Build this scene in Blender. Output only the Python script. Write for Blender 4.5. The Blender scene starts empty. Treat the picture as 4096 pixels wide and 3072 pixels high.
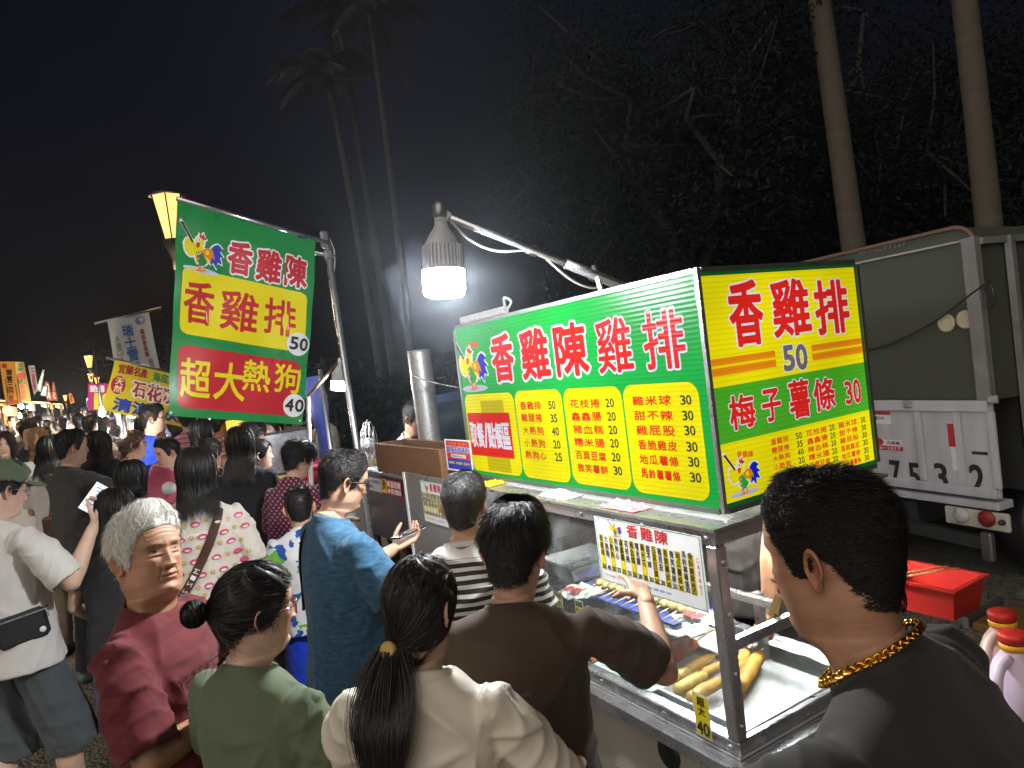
import bpy, bmesh, math, random
import numpy as np
from mathutils import Vector, Matrix
random.seed(7)
rng = np.random.default_rng(11)
R = math.radians
SC = bpy.context.scene
COL = SC.collection

# ------------------------------------------------------------------ camera
# camera axes recovered from the sign box's three vanishing points (24 mm equivalent phone lens)
F_PX = 2840.0
CAM = np.array([0.0, 0.0, 1.95])
AX = np.array([[0.84774726, -0.12088120, 0.51644198],
               [-0.51589033, 0.03826990, 0.85579938],
               [-0.12321424, -0.99192900, -0.02991824]])   # rows: world x, y, z in (right, down, forward)
cam_d = bpy.data.cameras.new('camera')
cam = bpy.data.objects.new('camera', cam_d)
COL.objects.link(cam)
cam_d.sensor_width = 36.0
cam_d.lens = F_PX / 4096 * 36.0
cam_d.clip_start = 0.05
cam_d.clip_end = 600
r_, u_, f_ = AX[:, 0], -AX[:, 1], AX[:, 2]
cam.matrix_world = Matrix(((r_[0], u_[0], -f_[0], CAM[0]), (r_[1], u_[1], -f_[1], CAM[1]),
                           (r_[2], u_[2], -f_[2], CAM[2]), (0, 0, 0, 1)))
SC.camera = cam

def ray(px, py): return AX @ np.array([px - 2048.0, py - 1536.0, F_PX])
def at_d(px, py, d): return CAM + ray(px, py) * (d / F_PX)
def at_x(px, py, x): r = ray(px, py); return CAM + r * ((x - CAM[0]) / r[0])
def at_y(px, py, y): r = ray(px, py); return CAM + r * ((y - CAM[1]) / r[1])
def at_z(px, py, z): r = ray(px, py); return CAM + r * ((z - CAM[2]) / r[2])

# ------------------------------------------------------------------ world, night sky
SUN_EL, SUN_AZ = 32.0, 238.0       # azimuth the soft night fill comes from, degrees clockwise from +Y
W = bpy.data.worlds.new('World')
SC.world = W
W.use_nodes = True
nt = W.node_tree
bg = nt.nodes['Background']
sky = nt.nodes.new('ShaderNodeTexSky')
sky.sky_type = 'NISHITA'
sky.sun_disc = False
sky.sun_elevation = R(-3.0)
sky.sun_rotation = R(SUN_AZ)
sky.air_density = 1.0
sky.dust_density = 2.0
sky.ozone_density = 2.0
nt.links.new(sky.outputs[0], bg.inputs[0])
bg.inputs[1].default_value = 0.15
sun_d = bpy.data.lights.new('night_fill', 'SUN')
sun_d.energy = 1.5
sun_d.angle = R(70)
sun_d.color = (1.0, 0.91, 0.80)
sun = bpy.data.objects.new('night_fill', sun_d)
COL.objects.link(sun)
sv = Vector((math.sin(R(SUN_AZ)) * math.cos(R(SUN_EL)), math.cos(R(SUN_AZ)) * math.cos(R(SUN_EL)), math.sin(R(SUN_EL))))
sun.rotation_euler = sv.to_track_quat('Z', 'Y').to_euler()
sun.location = (-3, -3, 8)
vs = SC.view_settings
vs.view_transform = 'Standard'; vs.look = 'None'; vs.exposure = 0.0; vs.gamma = 1.0; vs.use_curve_mapping = False
SC.cycles.max_bounces = 6
SC.cycles.transparent_max_bounces = 12
SC.cycles.volume_bounces = 0
SC.cycles.caustics_reflective = False
SC.cycles.caustics_refractive = False
SC.cycles.sample_clamp_indirect = 4.0
SC.cycles.use_denoising = True
# ------------------------------------------------------------------ helpers
def lin(r, g, b):
    f = lambda c: (c / 255) / 12.92 if c / 255 <= 0.04045 else ((c / 255 + 0.055) / 1.055) ** 2.4
    return (f(r), f(g), f(b))

MATS = {}
def mat(name, col, rough=0.6, metal=0.0, var=0.15, vscale=6.0, bump=0.0, bscale=40.0, emit=None, estr=0.0,
        spec=0.5, sheen=0.0, alpha=1.0, trans=0.0, tint=False, stretch=None, coat=0.0, crease=0.0):
    """Principled material with noise-driven colour wear and bump."""
    if name in MATS: return MATS[name]
    m = bpy.data.materials.new(name); MATS[name] = m
    m.use_nodes = True
    n = m.node_tree.nodes; l = m.node_tree.links
    b = n['Principled BSDF']
    c4 = (*col, 1)
    b.inputs['Base Color'].default_value = c4
    b.inputs['Roughness'].default_value = rough
    b.inputs['Metallic'].default_value = metal
    b.inputs['Specular IOR Level'].default_value = spec
    if sheen: b.inputs['Sheen Weight'].default_value = sheen
    if trans: b.inputs['Transmission Weight'].default_value = trans
    if coat: b.inputs['Coat Weight'].default_value = coat
    if emit is not None:
        b.inputs['Emission Color'].default_value = (*emit, 1); b.inputs['Emission Strength'].default_value = estr
    tc = n.new('ShaderNodeTexCoord')
    src = tc.outputs['Object']
    if stretch:
        mp = n.new('ShaderNodeMapping'); mp.inputs['Scale'].default_value = stretch
        l.new(src, mp.inputs[0]); src = mp.outputs[0]
    out = None
    if var:
        nz = n.new('ShaderNodeTexNoise'); nz.inputs['Scale'].default_value = vscale; nz.inputs['Detail'].default_value = 6
        l.new(src, nz.inputs['Vector'])
        mx = n.new('ShaderNodeMix'); mx.data_type = 'RGBA'
        mx.inputs[6].default_value = (*[c * (1 - var) for c in col], 1)
        mx.inputs[7].default_value = (*[min(1, c * (1 + var)) for c in col], 1)
        l.new(nz.outputs['Fac'], mx.inputs[0])
        out = mx.outputs[2]
        rr = n.new('ShaderNodeMapRange'); rr.inputs[3].default_value = max(0.02, rough - 0.12); rr.inputs[4].default_value = min(1, rough + 0.12)
        l.new(nz.outputs['Fac'], rr.inputs[0]); l.new(rr.outputs[0], b.inputs['Roughness'])
    if tint:
        at = n.new('ShaderNodeVertexColor'); at.layer_name = 'tint'
        mu = n.new('ShaderNodeMix'); mu.data_type = 'RGBA'; mu.blend_type = 'MULTIPLY'; mu.inputs[0].default_value = 1
        if out: l.new(out, mu.inputs[6])
        else: mu.inputs[6].default_value = c4
        l.new(at.outputs[0], mu.inputs[7]); out = mu.outputs[2]
    if out: l.new(out, b.inputs['Base Color'])
    if bump:
        n2 = n.new('ShaderNodeTexNoise'); n2.inputs['Scale'].default_value = bscale; n2.inputs['Detail'].default_value = 4
        l.new(src, n2.inputs['Vector'])
        bp = n.new('ShaderNodeBump'); bp.inputs['Strength'].default_value = bump; bp.inputs['Distance'].default_value = 0.01
        l.new(n2.outputs['Fac'], bp.inputs['Height']); l.new(bp.outputs[0], b.inputs['Normal'])
        if crease:      # soft crumples of worn cloth
            mp = n.new('ShaderNodeMapping'); mp.inputs['Scale'].default_value = (1, 1, .45); mp.inputs['Rotation'].default_value = (.3, .5, .2); l.new(tc.outputs['Object'], mp.inputs[0])
            n3 = n.new('ShaderNodeTexNoise'); n3.noise_type = 'RIDGED_MULTIFRACTAL'; n3.inputs['Scale'].default_value = 6.5; n3.inputs['Detail'].default_value = 2.5; n3.inputs['Distortion'].default_value = 1.1; l.new(mp.outputs[0], n3.inputs['Vector'])
            b2 = n.new('ShaderNodeBump'); b2.inputs['Strength'].default_value = crease; b2.inputs['Distance'].default_value = .02; l.new(n3.outputs['Fac'], b2.inputs['Height']); l.new(bp.outputs[0], b2.inputs['Normal']); l.new(b2.outputs[0], b.inputs['Normal'])
    return m

def node(m, t): return m.node_tree.nodes.new(t)

class MB:
    """Collects shapes in world coordinates and links them as one mesh object."""
    def __init__(s): s.v = []; s.f = []; s.m = []; s.sm = []; s.T = None; s.n = 0
    def add(s, verts, faces, mi=0, smooth=False):
        a = np.asarray(verts, dtype=float).reshape(-1, 3)
        if s.T is not None: a = a @ np.array(s.T)[:3, :3].T + np.array(s.T)[:3, 3]
        k = s.n
        s.v.append(a); s.n += len(a)
        for f in faces: s.f.append([i + k for i in f]); s.m.append(mi); s.sm.append(smooth)
    def box(s, c, d, mi=0, rot=None, bev=0.0):
        x, y, z = [q / 2 for q in d]
        if bev:
            b = min(bev, x * .9, y * .9, z * .9); P = []; 
            ring = [(-x + b, -y), (x - b, -y), (x, -y + b), (x, y - b), (x - b, y), (-x + b, y), (-x, y - b), (-x, -y + b)]
            inn = [(-x + b, -y + b), (x - b, -y + b), (x - b, -y + b), (x - b, y - b), (x - b, y - b), (-x + b, y - b), (-x + b, y - b), (-x + b, -y + b)]
            for zz, rr in ((-z, inn), (-z + b, ring), (z - b, ring), (z, inn)): P += [(q[0], q[1], zz) for q in rr]
            F = [[i + 8 * k, (i + 1) % 8 + 8 * k, (i + 1) % 8 + 8 * k + 8, i + 8 * k + 8] for k in range(3) for i in range(8)]
            F += [list(range(7, -1, -1)), list(range(24, 32))]
            a = np.array(P)
        else:
            a = np.array([(i, j, k) for i in (-x, x) for j in (-y, y) for k in (-z, z)])
            F = [[0, 1, 3, 2], [4, 6, 7, 5], [0, 4, 5, 1], [2, 3, 7, 6], [0, 2, 6, 4], [1, 5, 7, 3]]
        if rot is not None: a = a @ np.array(rot)[:3, :3].T
        s.add(a + np.array(c), F, mi)
    def bar(s, p, q, w, h, mi=0, up=(0, 0, 1), bev=0.0):
        p = np.array(p, float); q = np.array(q, float); d = q - p; L = np.linalg.norm(d); d /= L
        u = np.array(up, float); x = np.cross(d, u)
        if np.linalg.norm(x) < 1e-4: x = np.cross(d, (1, 0, 0))
        x /= np.linalg.norm(x); u = np.cross(x, d)
        s.box((p + q) / 2, (w, L, h), mi, np.array([x, d, u]).T, bev)
    def rings(s, rs, mi=0, cap=(True, True), smooth=True, closed=True):
        k = len(rs[0]); V = np.concatenate([np.asarray(r) for r in rs]); F = []
        for i in range(len(rs) - 1):
            for j in range(k if closed else k - 1):
                j2 = (j + 1) % k
                F.append([i * k + j, i * k + j2, (i + 1) * k + j2, (i + 1) * k + j])
        if cap[0]: F.append(list(range(k - 1, -1, -1)))
        if cap[1]: F.append([(len(rs) - 1) * k + j for j in range(k)])
        s.add(V, F, mi, smooth)
    def tube(s, pts, r, mi=0, seg=10, cap=(True, True), dome=False):
        P = np.asarray(pts, float); n = len(P)
        rr = np.full(n, r, float) if np.isscalar(r) else np.asarray(r, float)
        if dome:
            d0 = P[0] - P[1]; d0 /= np.linalg.norm(d0); d1 = P[-1] - P[-2]; d1 /= np.linalg.norm(d1)
            A = [(P[0] + d0 * rr[0] * math.sin(t), rr[0] * math.cos(t)) for t in (1.45, 1.1, .7, .35)]
            B = [(P[-1] + d1 * rr[-1] * math.sin(t), rr[-1] * math.cos(t)) for t in (.35, .7, 1.1, 1.45)]
            P = np.array([a for a, _ in A] + list(P) + [b for b, _ in B]); rr = np.array([a for _, a in A] + list(rr) + [b for _, b in B]); n = len(P)
        T = np.gradient(P, axis=0); T /= np.linalg.norm(T, axis=1)[:, None] + 1e-9
        ref = np.array([0, 0, 1.0]) if abs(T[0][2]) < .9 else np.array([1.0, 0, 0])
        ang = np.linspace(0, 2 * np.pi, seg, endpoint=False); rs = []
        for i in range(n):
            x = np.cross(T[i], ref); x /= np.linalg.norm(x) + 1e-9; y = np.cross(T[i], x); ref = np.cross(x, T[i])
            rs.append(P[i] + rr[i] * (np.cos(ang)[:, None] * x - np.sin(ang)[:, None] * y))
        s.rings(rs, mi, cap)
    def lathe(s, prof, c, mi=0, seg=24, axis=None, cap=(True, True), smooth=True):
        """prof: list of (radius, height) along the axis"""
        c = np.array(c, float); ax = np.array([0, 0, 1.0]) if axis is None else np.array(axis, float) / np.linalg.norm(axis)
        ref = np.array([1.0, 0, 0]) if abs(ax[0]) < .9 else np.array([0, 1.0, 0])
        y = np.cross(ax, ref); y /= np.linalg.norm(y); x = np.cross(y, ax)
        ang = np.linspace(0, 2 * np.pi, seg, endpoint=False)
        s.rings([c + h * ax + r * (np.cos(ang)[:, None] * x + np.sin(ang)[:, None] * y) for r, h in prof], mi, cap, smooth)
    def build(s, name, mats, parent=None, local=False):
        me = bpy.data.meshes.new(name)
        v = np.concatenate(s.v)
        if parent is not None and not local:
            o = parent; off = np.zeros(3)
            while o is not None: off = off + np.array(o.location); o = o.parent
            v = v - off
        me.from_pydata(v.tolist(), [], s.f)
        for m in (mats if isinstance(mats, (list, tuple)) else [mats]): me.materials.append(m)
        me.polygons.foreach_set('material_index', s.m)
        me.polygons.foreach_set('use_smooth', s.sm)
        me.validate(); me.update()
        o = bpy.data.objects.new(name, me); COL.objects.link(o)
        if parent is not None: o.parent = parent
        return o

def tag(o, label=None, cat=None, group=None, kind=None):
    if label: o['label'] = label
    if cat: o['category'] = cat
    if group: o['group'] = group
    if kind: o['kind'] = kind
    return o
def thing(name, loc, label, cat, group=None):
    o = bpy.data.objects.new(name, None); COL.objects.link(o); o.location = tuple(loc); o.empty_display_size = .1
    return tag(o, label, cat, group)
def copy_tree(o, parent=None):
    c = o.copy(); COL.objects.link(c)
    if parent is not None: c.parent = parent
    for ch in list(o.children): copy_tree(ch, c)
    return c

# ---- writing: glyph outlines come from Blender's own built-in font, turned into meshes
GL = {}
def glyph(ch):
    """(points, faces, boundary edges) of one character at size 1"""
    if ch in GL: return GL[ch]
    cu = bpy.data.curves.new('t', 'FONT'); cu.body = ch; cu.size = 1; cu.resolution_u = 3
    cu.dimensions = '2D'; cu.fill_mode = 'FRONT'
    o = bpy.data.objects.new('t', cu); COL.objects.link(o)
    dg = bpy.context.evaluated_depsgraph_get()
    me = bpy.data.meshes.new_from_object(o.evaluated_get(dg))
    v = np.zeros(len(me.vertices) * 3); me.vertices.foreach_get('co', v); v = v.reshape(-1, 3)[:, :2].copy()
    f = [list(p.vertices) for p in me.polygons]
    cnt = {}
    for p in f:
        for i in range(len(p)):
            e = tuple(sorted((p[i], p[(i + 1) % len(p)]))); cnt[e] = cnt.get(e, 0) + 1
    ed = [e for e, k in cnt.items() if k == 1]
    bpy.data.objects.remove(o); bpy.data.curves.remove(cu); bpy.data.meshes.remove(me)
    GL[ch] = (v, f, ed)
    return GL[ch]

class Panel:
    """A flat (or gently waving) printed face: maps (u right, v up, layer) to the world."""
    def __init__(s, o, U, V, wave=None):
        s.o = np.array(o, float); s.U = np.array(U, float); s.V = np.array(V, float)
        s.N = np.cross(s.U, s.V); s.N /= np.linalg.norm(s.N); s.wave = wave; s.mb = MB()
    def P(s, uv, h):
        uv = np.atleast_2d(np.asarray(uv, float))
        p = s.o + uv[:, :1] * s.U + uv[:, 1:2] * s.V + s.N * h
        if s.wave is not None: p = p + s.N * s.wave(uv[:, 0], uv[:, 1])[:, None]
        return p
    def uv(s, px, py):
        """where the line of sight through a photo pixel meets the face"""
        r = ray(px, py); t = ((s.o - CAM) @ s.N) / (r @ s.N); d = CAM + r * t - s.o
        A = np.array([s.U, s.V]).T; return np.linalg.lstsq(A, d, rcond=None)[0]
    def poly(s, pts, h, mi): p = s.P(pts, h); s.mb.add(p, [list(range(len(p)))], mi)
    def rect(s, u0, v0, u1, v1, h, mi, rad=0.0, n=6):
        if rad <= 0 and s.wave is None: return s.poly([(u0, v0), (u1, v0), (u1, v1), (u0, v1)], h, mi)
        if s.wave is not None:
            nu = max(2, int((u1 - u0) * np.linalg.norm(s.U) / .03)); nv = max(2, int((v1 - v0) * np.linalg.norm(s.V) / (.008 if rad else .03)))
            uu = np.linspace(u0, u1, nu + 1); vv = np.linspace(v0, v1, nv + 1)
            A, B = np.meshgrid(uu, vv); 
            if rad:     # squeeze the row ends at the rounded corners
                lu, lv = np.linalg.norm(s.U), np.linalg.norm(s.V)
                e = np.minimum(vv - v0, v1 - vv) * lv; c = np.where(e < rad, rad - np.sqrt(np.maximum(0, rad ** 2 - (rad - e) ** 2)), 0) / lu
                A = (u0 + c)[:, None] + (A - u0) / (u1 - u0) * ((u1 - u0) - 2 * c)[:, None]
            p = s.P(np.stack([A.ravel(), B.ravel()], 1), h)
            F = [[j * (nu + 1) + i, j * (nu + 1) + i + 1, (j + 1) * (nu + 1) + i + 1, (j + 1) * (nu + 1) + i] for j in range(nv) for i in range(nu)]
            return s.mb.add(p, F, mi, True)
        lu, lv = np.linalg.norm(s.U), np.linalg.norm(s.V); ru, rv = rad / lu, rad / lv; pts = []
        for cu, cv, a0 in ((u1 - ru, v0 + rv, -90), (u1 - ru, v1 - rv, 0), (u0 + ru, v1 - rv, 90), (u0 + ru, v0 + rv, 180)):
            pts += [(cu + ru * math.cos(R(a0 + 90 * k / n)), cv + rv * math.sin(R(a0 + 90 * k / n))) for k in range(n + 1)]
        s.poly(pts, h, mi)
    def disc(s, c, ru, rv, h, mi, n=28): s.poly([(c[0] + ru * math.cos(2 * math.pi * k / n), c[1] + rv * math.sin(2 * math.pi * k / n)) for k in range(n)], h, mi)
    def char(s, ch, box, h, mi, bold=0.0, shear=0.0, rnd=None):
        """one glyph stretched to fill box = (u0, v0, u1, v1); bold = extra stroke half-width as a share of the box height"""
        v, f, ed = glyph(ch)
        if not f: return
        lo, hi = v.min(0), v.max(0)
        d = hi - lo
        if d[1] < .3: lo = lo - [0, .35]; d = np.array([d[0], .75])      # dashes keep their place
        if d[0] < .3 * d[1] and ch.isascii(): c = (lo[0] + hi[0]) / 2; d = np.array([d[1] * .5, d[1]]); lo = np.array([c - d[0] / 2, lo[1]])
        q = (v - lo) / np.maximum(d, 1e-4); q[:, 0] += shear * (q[:, 1] - .5)
        p = np.stack([box[0] + q[:, 0] * (box[2] - box[0]), box[1] + q[:, 1] * (box[3] - box[1])], 1)
        s.mb.add(s.P(p, h), f, mi)
        if bold:
            w = bold * (box[3] - box[1]); V = []; F = []; H = []
            ns = 8
            cs = np.array([(math.cos(2 * math.pi * k / ns), math.sin(2 * math.pi * k / ns)) for k in range(ns)]) * w
            used = set()
            for a, b in ed:
                t = p[b] - p[a]; L = np.linalg.norm(t)
                if L < 1e-7: continue
                n = np.array([-t[1], t[0]]) / L * w; k = len(V); V += [p[a] + n, p[a] - n, p[b] - n, p[b] + n]; F.append([k, k + 1, k + 2, k + 3])
                H += [random.uniform(-1, 0)] * 4
                for e in (a, b):
                    if e in used: continue
                    used.add(e); k = len(V); V += [p[e] + c for c in cs]; F.append(list(range(k, k + ns))); H += [random.uniform(-1, 0)] * ns
            P3 = s.P(np.array(V), h) + np.array(H)[:, None] * s.N * .00035
            s.mb.add(P3, F, mi)
    def pxbox(s, x0, y0, x1, y1):
        cx, cy = (x0 + x1) / 2, (y0 + y1) / 2
        return (s.uv(x0, cy)[0], s.uv(cx, y1)[1], s.uv(x1, cy)[0], s.uv(cx, y0)[1])
    def line(s, text, box, h, mi, bold=0.0, gap=.12, shear=0.0):
        """characters spread evenly across the box (digits take half a cell)"""
        u0, v0, u1, v1 = box
        w = [(.55 if c.isascii() else 1.0) for c in text]; tot = sum(w) + gap * (len(w) - 1); k = (u1 - u0) / tot; x = u0
        for c, ww in zip(text, w):
            if c != ' ':
                e = .06 * (v1 - v0) * (c in '不大小心子石天士口') 
                s.char(c, (x + e, v0 + e, x + ww * k - e, v1 - e), h, mi, bold, shear)
            x += (ww + gap) * k
    def column(s, text, box, h, mi, bold=0.0, gap=.15):
        u0, v0, u1, v1 = box
        n = len(text); k = (v1 - v0) / (n + gap * (n - 1)); y = v1
        for c in text: s.char(c, (u0, y - k, u1, y), h, mi, bold); y -= k * (1 + gap)

def smoothpath(pts, n=24):
    P = np.array(pts, float); P2 = np.vstack([2 * P[0] - P[1], P, 2 * P[-1] - P[-2]]); out = []
    m = len(P) - 1
    for i in range(m):
        a, b, c, d = P2[i:i + 4]
        for t in np.linspace(0, 1, max(2, n // m), endpoint=(i == m - 1)):
            out.append(.5 * ((2 * b) + (c - a) * t + (2 * a - 5 * b + 4 * c - d) * t * t + (3 * b - a - 3 * c + d) * t ** 3))
    return np.array(out)

# a rooster emblem carrying a club over its shoulder, drawn as stacked flat shapes in a unit square
def rooster(pn, box, h, M, step=.0006):
    u0, v0, u1, v1 = box
    def T(pts): return [(u0 + (u1 - u0) * x, v0 + (v1 - v0) * y) for x, y in pts]
    cnt = [0]
    def blob(pts, k, mi):
        cnt[0] += 1; k = k + cnt[0] * .03
        P = smoothpath(pts + [pts[0]], 6 * len(pts))[:-1]; pn.poly(T(P.tolist()), h + k * step, M[mi])
    def grow(pts, g):
        P = np.array(pts); c = P.mean(0); d = P - c; return (c + d * (1 + g / (np.linalg.norm(d, axis=1, keepdims=True) + 1e-6))).tolist()
    bat = [(.0, .97), (.06, .99), (.30, .62), (.27, .58)]
    arm = [(.10, .55), (.16, .66), (.27, .65), (.36, .52), (.32, .34), (.22, .30), (.13, .40)]
    body = [(.33, .60), (.44, .66), (.54, .52), (.66, .40), (.64, .24), (.52, .15), (.40, .18), (.33, .36)]
    head = [(.34, .66), (.40, .76), (.50, .75), (.53, .62), (.46, .52), (.36, .55)]
    comb = [(.42, .74), (.42, .83), (.47, .79), (.50, .84), (.53, .77), (.58, .74), (.52, .70)]
    tail = [(.66, .36), (.70, .56), (.84, .68), (.97, .60), (.92, .54), (1.0, .44), (.93, .42), (.98, .28), (.88, .30), (.86, .16), (.78, .26), (.72, .22)]
    wing = [(.50, .48), (.62, .56), (.74, .52), (.80, .34), (.73, .38), (.72, .26), (.64, .34), (.55, .36)]
    vest = [(.36, .42), (.48, .46), (.56, .34), (.62, .24), (.52, .14), (.41, .17)]
    leg1 = [(.44, .18), (.49, .18), (.49, .06), (.56, .02), (.36, .01), (.44, .07)]
    leg2 = [(.53, .17), (.57, .18), (.58, .08), (.66, .04), (.52, .04), (.54, .08)]
    pn.disc((u0 + (u1 - u0) * .5, v0 + (v1 - v0) * .04), (u1 - u0) * .42, (v1 - v0) * .065, h, M['pale'])
    for p in (bat, arm, body, head, comb, tail): blob(grow(p, .035), 1, 'white')
    blob(tail, 2, 'blue'); blob(arm, 2, 'yellow'); blob(body, 2, 'yellow'); blob(leg1, 2, 'orange'); blob(leg2, 2, 'orange')
    blob(vest, 3, 'green'); blob(wing, 3, 'orange'); blob(head, 3, 'yellow'); pn.poly(T(bat), h + 3 * step, M['brown'])
    blob(comb, 4, 'red'); blob([(.36, .60), (.41, .65), (.44, .58), (.40, .50), (.36, .53)], 4, 'red')
    blob([(.37, .68), (.40, .74), (.44, .70), (.43, .64), (.39, .63)], 5, 'white'); pn.disc((u0 + (u1 - u0) * .41, v0 + (v1 - v0) * .68), (u1 - u0) * .014, (v1 - v0) * .02, h + 6 * step, M['black'])
    blob([(.56, .47), (.63, .51), (.66, .44), (.60, .40)], 4, 'yellow')
    pn.poly(T([(.395, .10), (.425, .10), (.43, .44), (.40, .44)]), h + 4 * step, M['red'])
    for k in range(3): pn.poly(T([(.395, .14 + .1 * k), (.425, .17 + .1 * k), (.425, .20 + .1 * k), (.395, .17 + .1 * k)]), h + 5 * step, M['white'])
# ------------------------------------------------------------------ setting
def gz(y):
    """the lane climbs a little away from the stall"""
    return float(np.interp(y, [-60, 4.2, 8, 16, 40, 90], [0, 0, .13, .33, .70, 1.2]))

def build_ground():
    m = mat('packed_ground', lin(128, 116, 98), .95, var=.0)
    n = m.node_tree.nodes; l = m.node_tree.links; b = n['Principled BSDF']
    tc = n.new('ShaderNodeTexCoord')
    nz = n.new('ShaderNodeTexNoise'); nz.inputs['Scale'].default_value = 1.3; nz.inputs['Detail'].default_value = 10; nz.inputs['Roughness'].default_value = .7
    n2 = n.new('ShaderNodeTexNoise'); n2.inputs['Scale'].default_value = 26; n2.inputs['Detail'].default_value = 8
    vo = n.new('ShaderNodeTexVoronoi'); vo.inputs['Scale'].default_value = 42
    for q in (nz, n2, vo): l.new(tc.outputs['Object'], q.inputs['Vector'])
    r = n.new('ShaderNodeValToRGB'); e = r.color_ramp.elements
    e[0].position = .32; e[0].color = (.075, .066, .052, 1); e[1].position = .68; e[1].color = (.30, .26, .20, 1)
    mx = n.new('ShaderNodeMix'); mx.data_type = 'FLOAT'; mx.inputs[0].default_value = .5
    l.new(nz.outputs['Fac'], mx.inputs[2]); l.new(n2.outputs['Fac'], mx.inputs[3]); l.new(mx.outputs[0], r.inputs[0]); l.new(r.outputs[0], b.inputs['Base Color'])
    ad = n.new('ShaderNodeMath'); ad.operation = 'MULTIPLY_ADD'; ad.inputs[1].default_value = .7
    l.new(vo.outputs['Distance'], ad.inputs[0]); l.new(n2.outputs['Fac'], ad.inputs[2])
    bp = n.new('ShaderNodeBump'); bp.inputs['Strength'].default_value = .9; bp.inputs['Distance'].default_value = .03
    l.new(ad.outputs[0], bp.inputs['Height']); l.new(bp.outputs[0], b.inputs['Normal'])
    mb = MB(); ys = np.concatenate([np.linspace(-30, 3, 12), np.linspace(3.2, 10, 40), np.linspace(11, 90, 40)])
    xs = np.concatenate([np.linspace(-60, -4, 14), np.linspace(-3.8, 3.8, 40), np.linspace(4, 80, 24)])
    V = []
    for y in ys:
        for x in xs:
            h = .012 * math.sin(3.1 * x + 1.7 * y) + .01 * math.sin(7.3 * x - 5.1 * y + 1) if abs(x) < 4 else 0
            V.append((x, y, gz(y) + h))
    k = len(xs); F = [[j * k + i, j * k + i + 1, (j + 1) * k + i + 1, (j + 1) * k + i] for j in range(len(ys) - 1) for i in range(k - 1)]
    mb.add(V, F, 0, True)
    tag(mb.build('ground', m), 'bumpy packed earth and worn asphalt of the market lane', kind='structure')
build_ground()

# grass verge under the truck
def build_grass():
    m = mat('grass_blade', (.045, .07, .025), .8, var=.4, vscale=3)
    mb = MB(); n = 7000
    x = rng.uniform(3.0, 8.5, n); y = rng.uniform(.2, 6.0, n); V = []; F = []
    for i in range(n):
        a = rng.uniform(0, 6.28); h = rng.uniform(.02, .07); w = .006; dx, dy = math.cos(a) * w, math.sin(a) * w; lx, ly = rng.normal(0, .02, 2)
        z = gz(y[i]); k = len(V); V += [(x[i] - dx, y[i] - dy, z), (x[i] + dx, y[i] + dy, z), (x[i] + lx, y[i] + ly, z + h)]; F.append([k, k + 1, k + 2])
    mb.add(V, F); tag(mb.build('grass', m), 'short dark grass under the parked truck', 'grass', kind='stuff')
build_grass()

# ---- trees
BARK = mat('grey_bark', (.026, .024, .021), .9, var=.3, vscale=4, bump=.5, bscale=12)
PALMBARK = mat('palm_bark', (.078, .064, .048), .85, var=.45, vscale=2.2, bump=.9, bscale=3.2, stretch=(.3, .3, 4.5))
LEAF = mat('dark_leaf', (.010, .0155, .012), .7, spec=.08, var=.5, vscale=.8)
PALMFAR = mat('slim_palm_bark', (.020, .019, .019), .9, var=.3, vscale=3)
FROND = mat('palm_frond', (.016, .018, .016), .5, var=.3)
def palm_trunk(mb, base, top, r0, r1, ringed=True, bend=0.0):
    base = np.array(base, float); top = np.array(top, float); n = 70; P = []; rr = []
    for i in range(n):
        t = i / (n - 1); p = base + (top - base) * t; p[0] += bend * math.sin(math.pi * t)
        r = r0 + (r1 - r0) * t + .03 * math.exp(-t * 16)
        if ringed: r *= 1 + .018 * (i % 2) + random.uniform(-.008, .008)
        P.append(p); rr.append(r)
    mb.tube(P, rr, 0, 18)
def palm_crown(mb, c, n, L, drop=.55):
    c = np.array(c, float)
    for i in range(n):
        a = 2 * math.pi * i / n + random.uniform(-.2, .2); el = random.uniform(-.15, 1.15); Lf = L * random.uniform(.85, 1.1)
        d = np.array([math.cos(a), math.sin(a), 0]); sp = []
        for k in range(15):
            t = k / 14; sp.append(c + d * (Lf * t * math.cos(el) * (1 - .12 * t)) + np.array([0, 0, Lf * (math.sin(el) * t - drop * t * t * 1.1)]))
        sp = np.array(sp); mb.tube(sp, np.linspace(.03, .006, 15), 0, 5)
        side = np.cross(d, (0, 0, 1))
        for k in range(2, 58):
            t = k / 58; p = np.array([np.interp(t * 14, range(15), sp[:, j]) for j in range(3)]); ll = Lf * .26 * math.sin(math.pi * min(1, t * .85 + .14)) * random.uniform(.8, 1.1)
            tg = sp[min(14, int(t * 14) + 1)] - sp[int(t * 14)]; tg /= np.linalg.norm(tg)
            for s in (-1, 1):
                e = p + s * side * ll * .8 + tg * ll * .35 - np.array([0, 0, ll * random.uniform(.25, .7)])
                w = tg * .022
                mb.add([p - w, p + w, (p + e) / 2 + w * .9 + np.array([0, 0, .05 * ll]), e, (p + e) / 2 - w * .9 + np.array([0, 0, .05 * ll])], [[0, 1, 2, 3, 4]], 0)
def palm(label, bx, by, top, r0, r1, crown=True, L=3.2, group=None):
    g = gz(by); t = thing('palm_tree', (bx, by, g), label, 'palm tree', group)
    mb = MB(); palm_trunk(mb, (bx, by, g - .1), top, r0, r1, True, .1); mb.build('trunk', PALMBARK if by < 20 else PALMFAR, t)
    if crown:
        mb = MB(); palm_crown(mb, top, 15, L); mb.build('crown', FROND, t)
        mb = MB(); mb.tube([np.array(top) - [0, 0, 1.1], np.array(top) - [0, 0, .6], top], [r1 * 1.25, r1 * 1.35, r1 * .7], 0, 12); mb.build('crownshaft', FROND, t)
def px_base(px, py, d):
    p = at_d(px, py, d); return p
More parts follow.
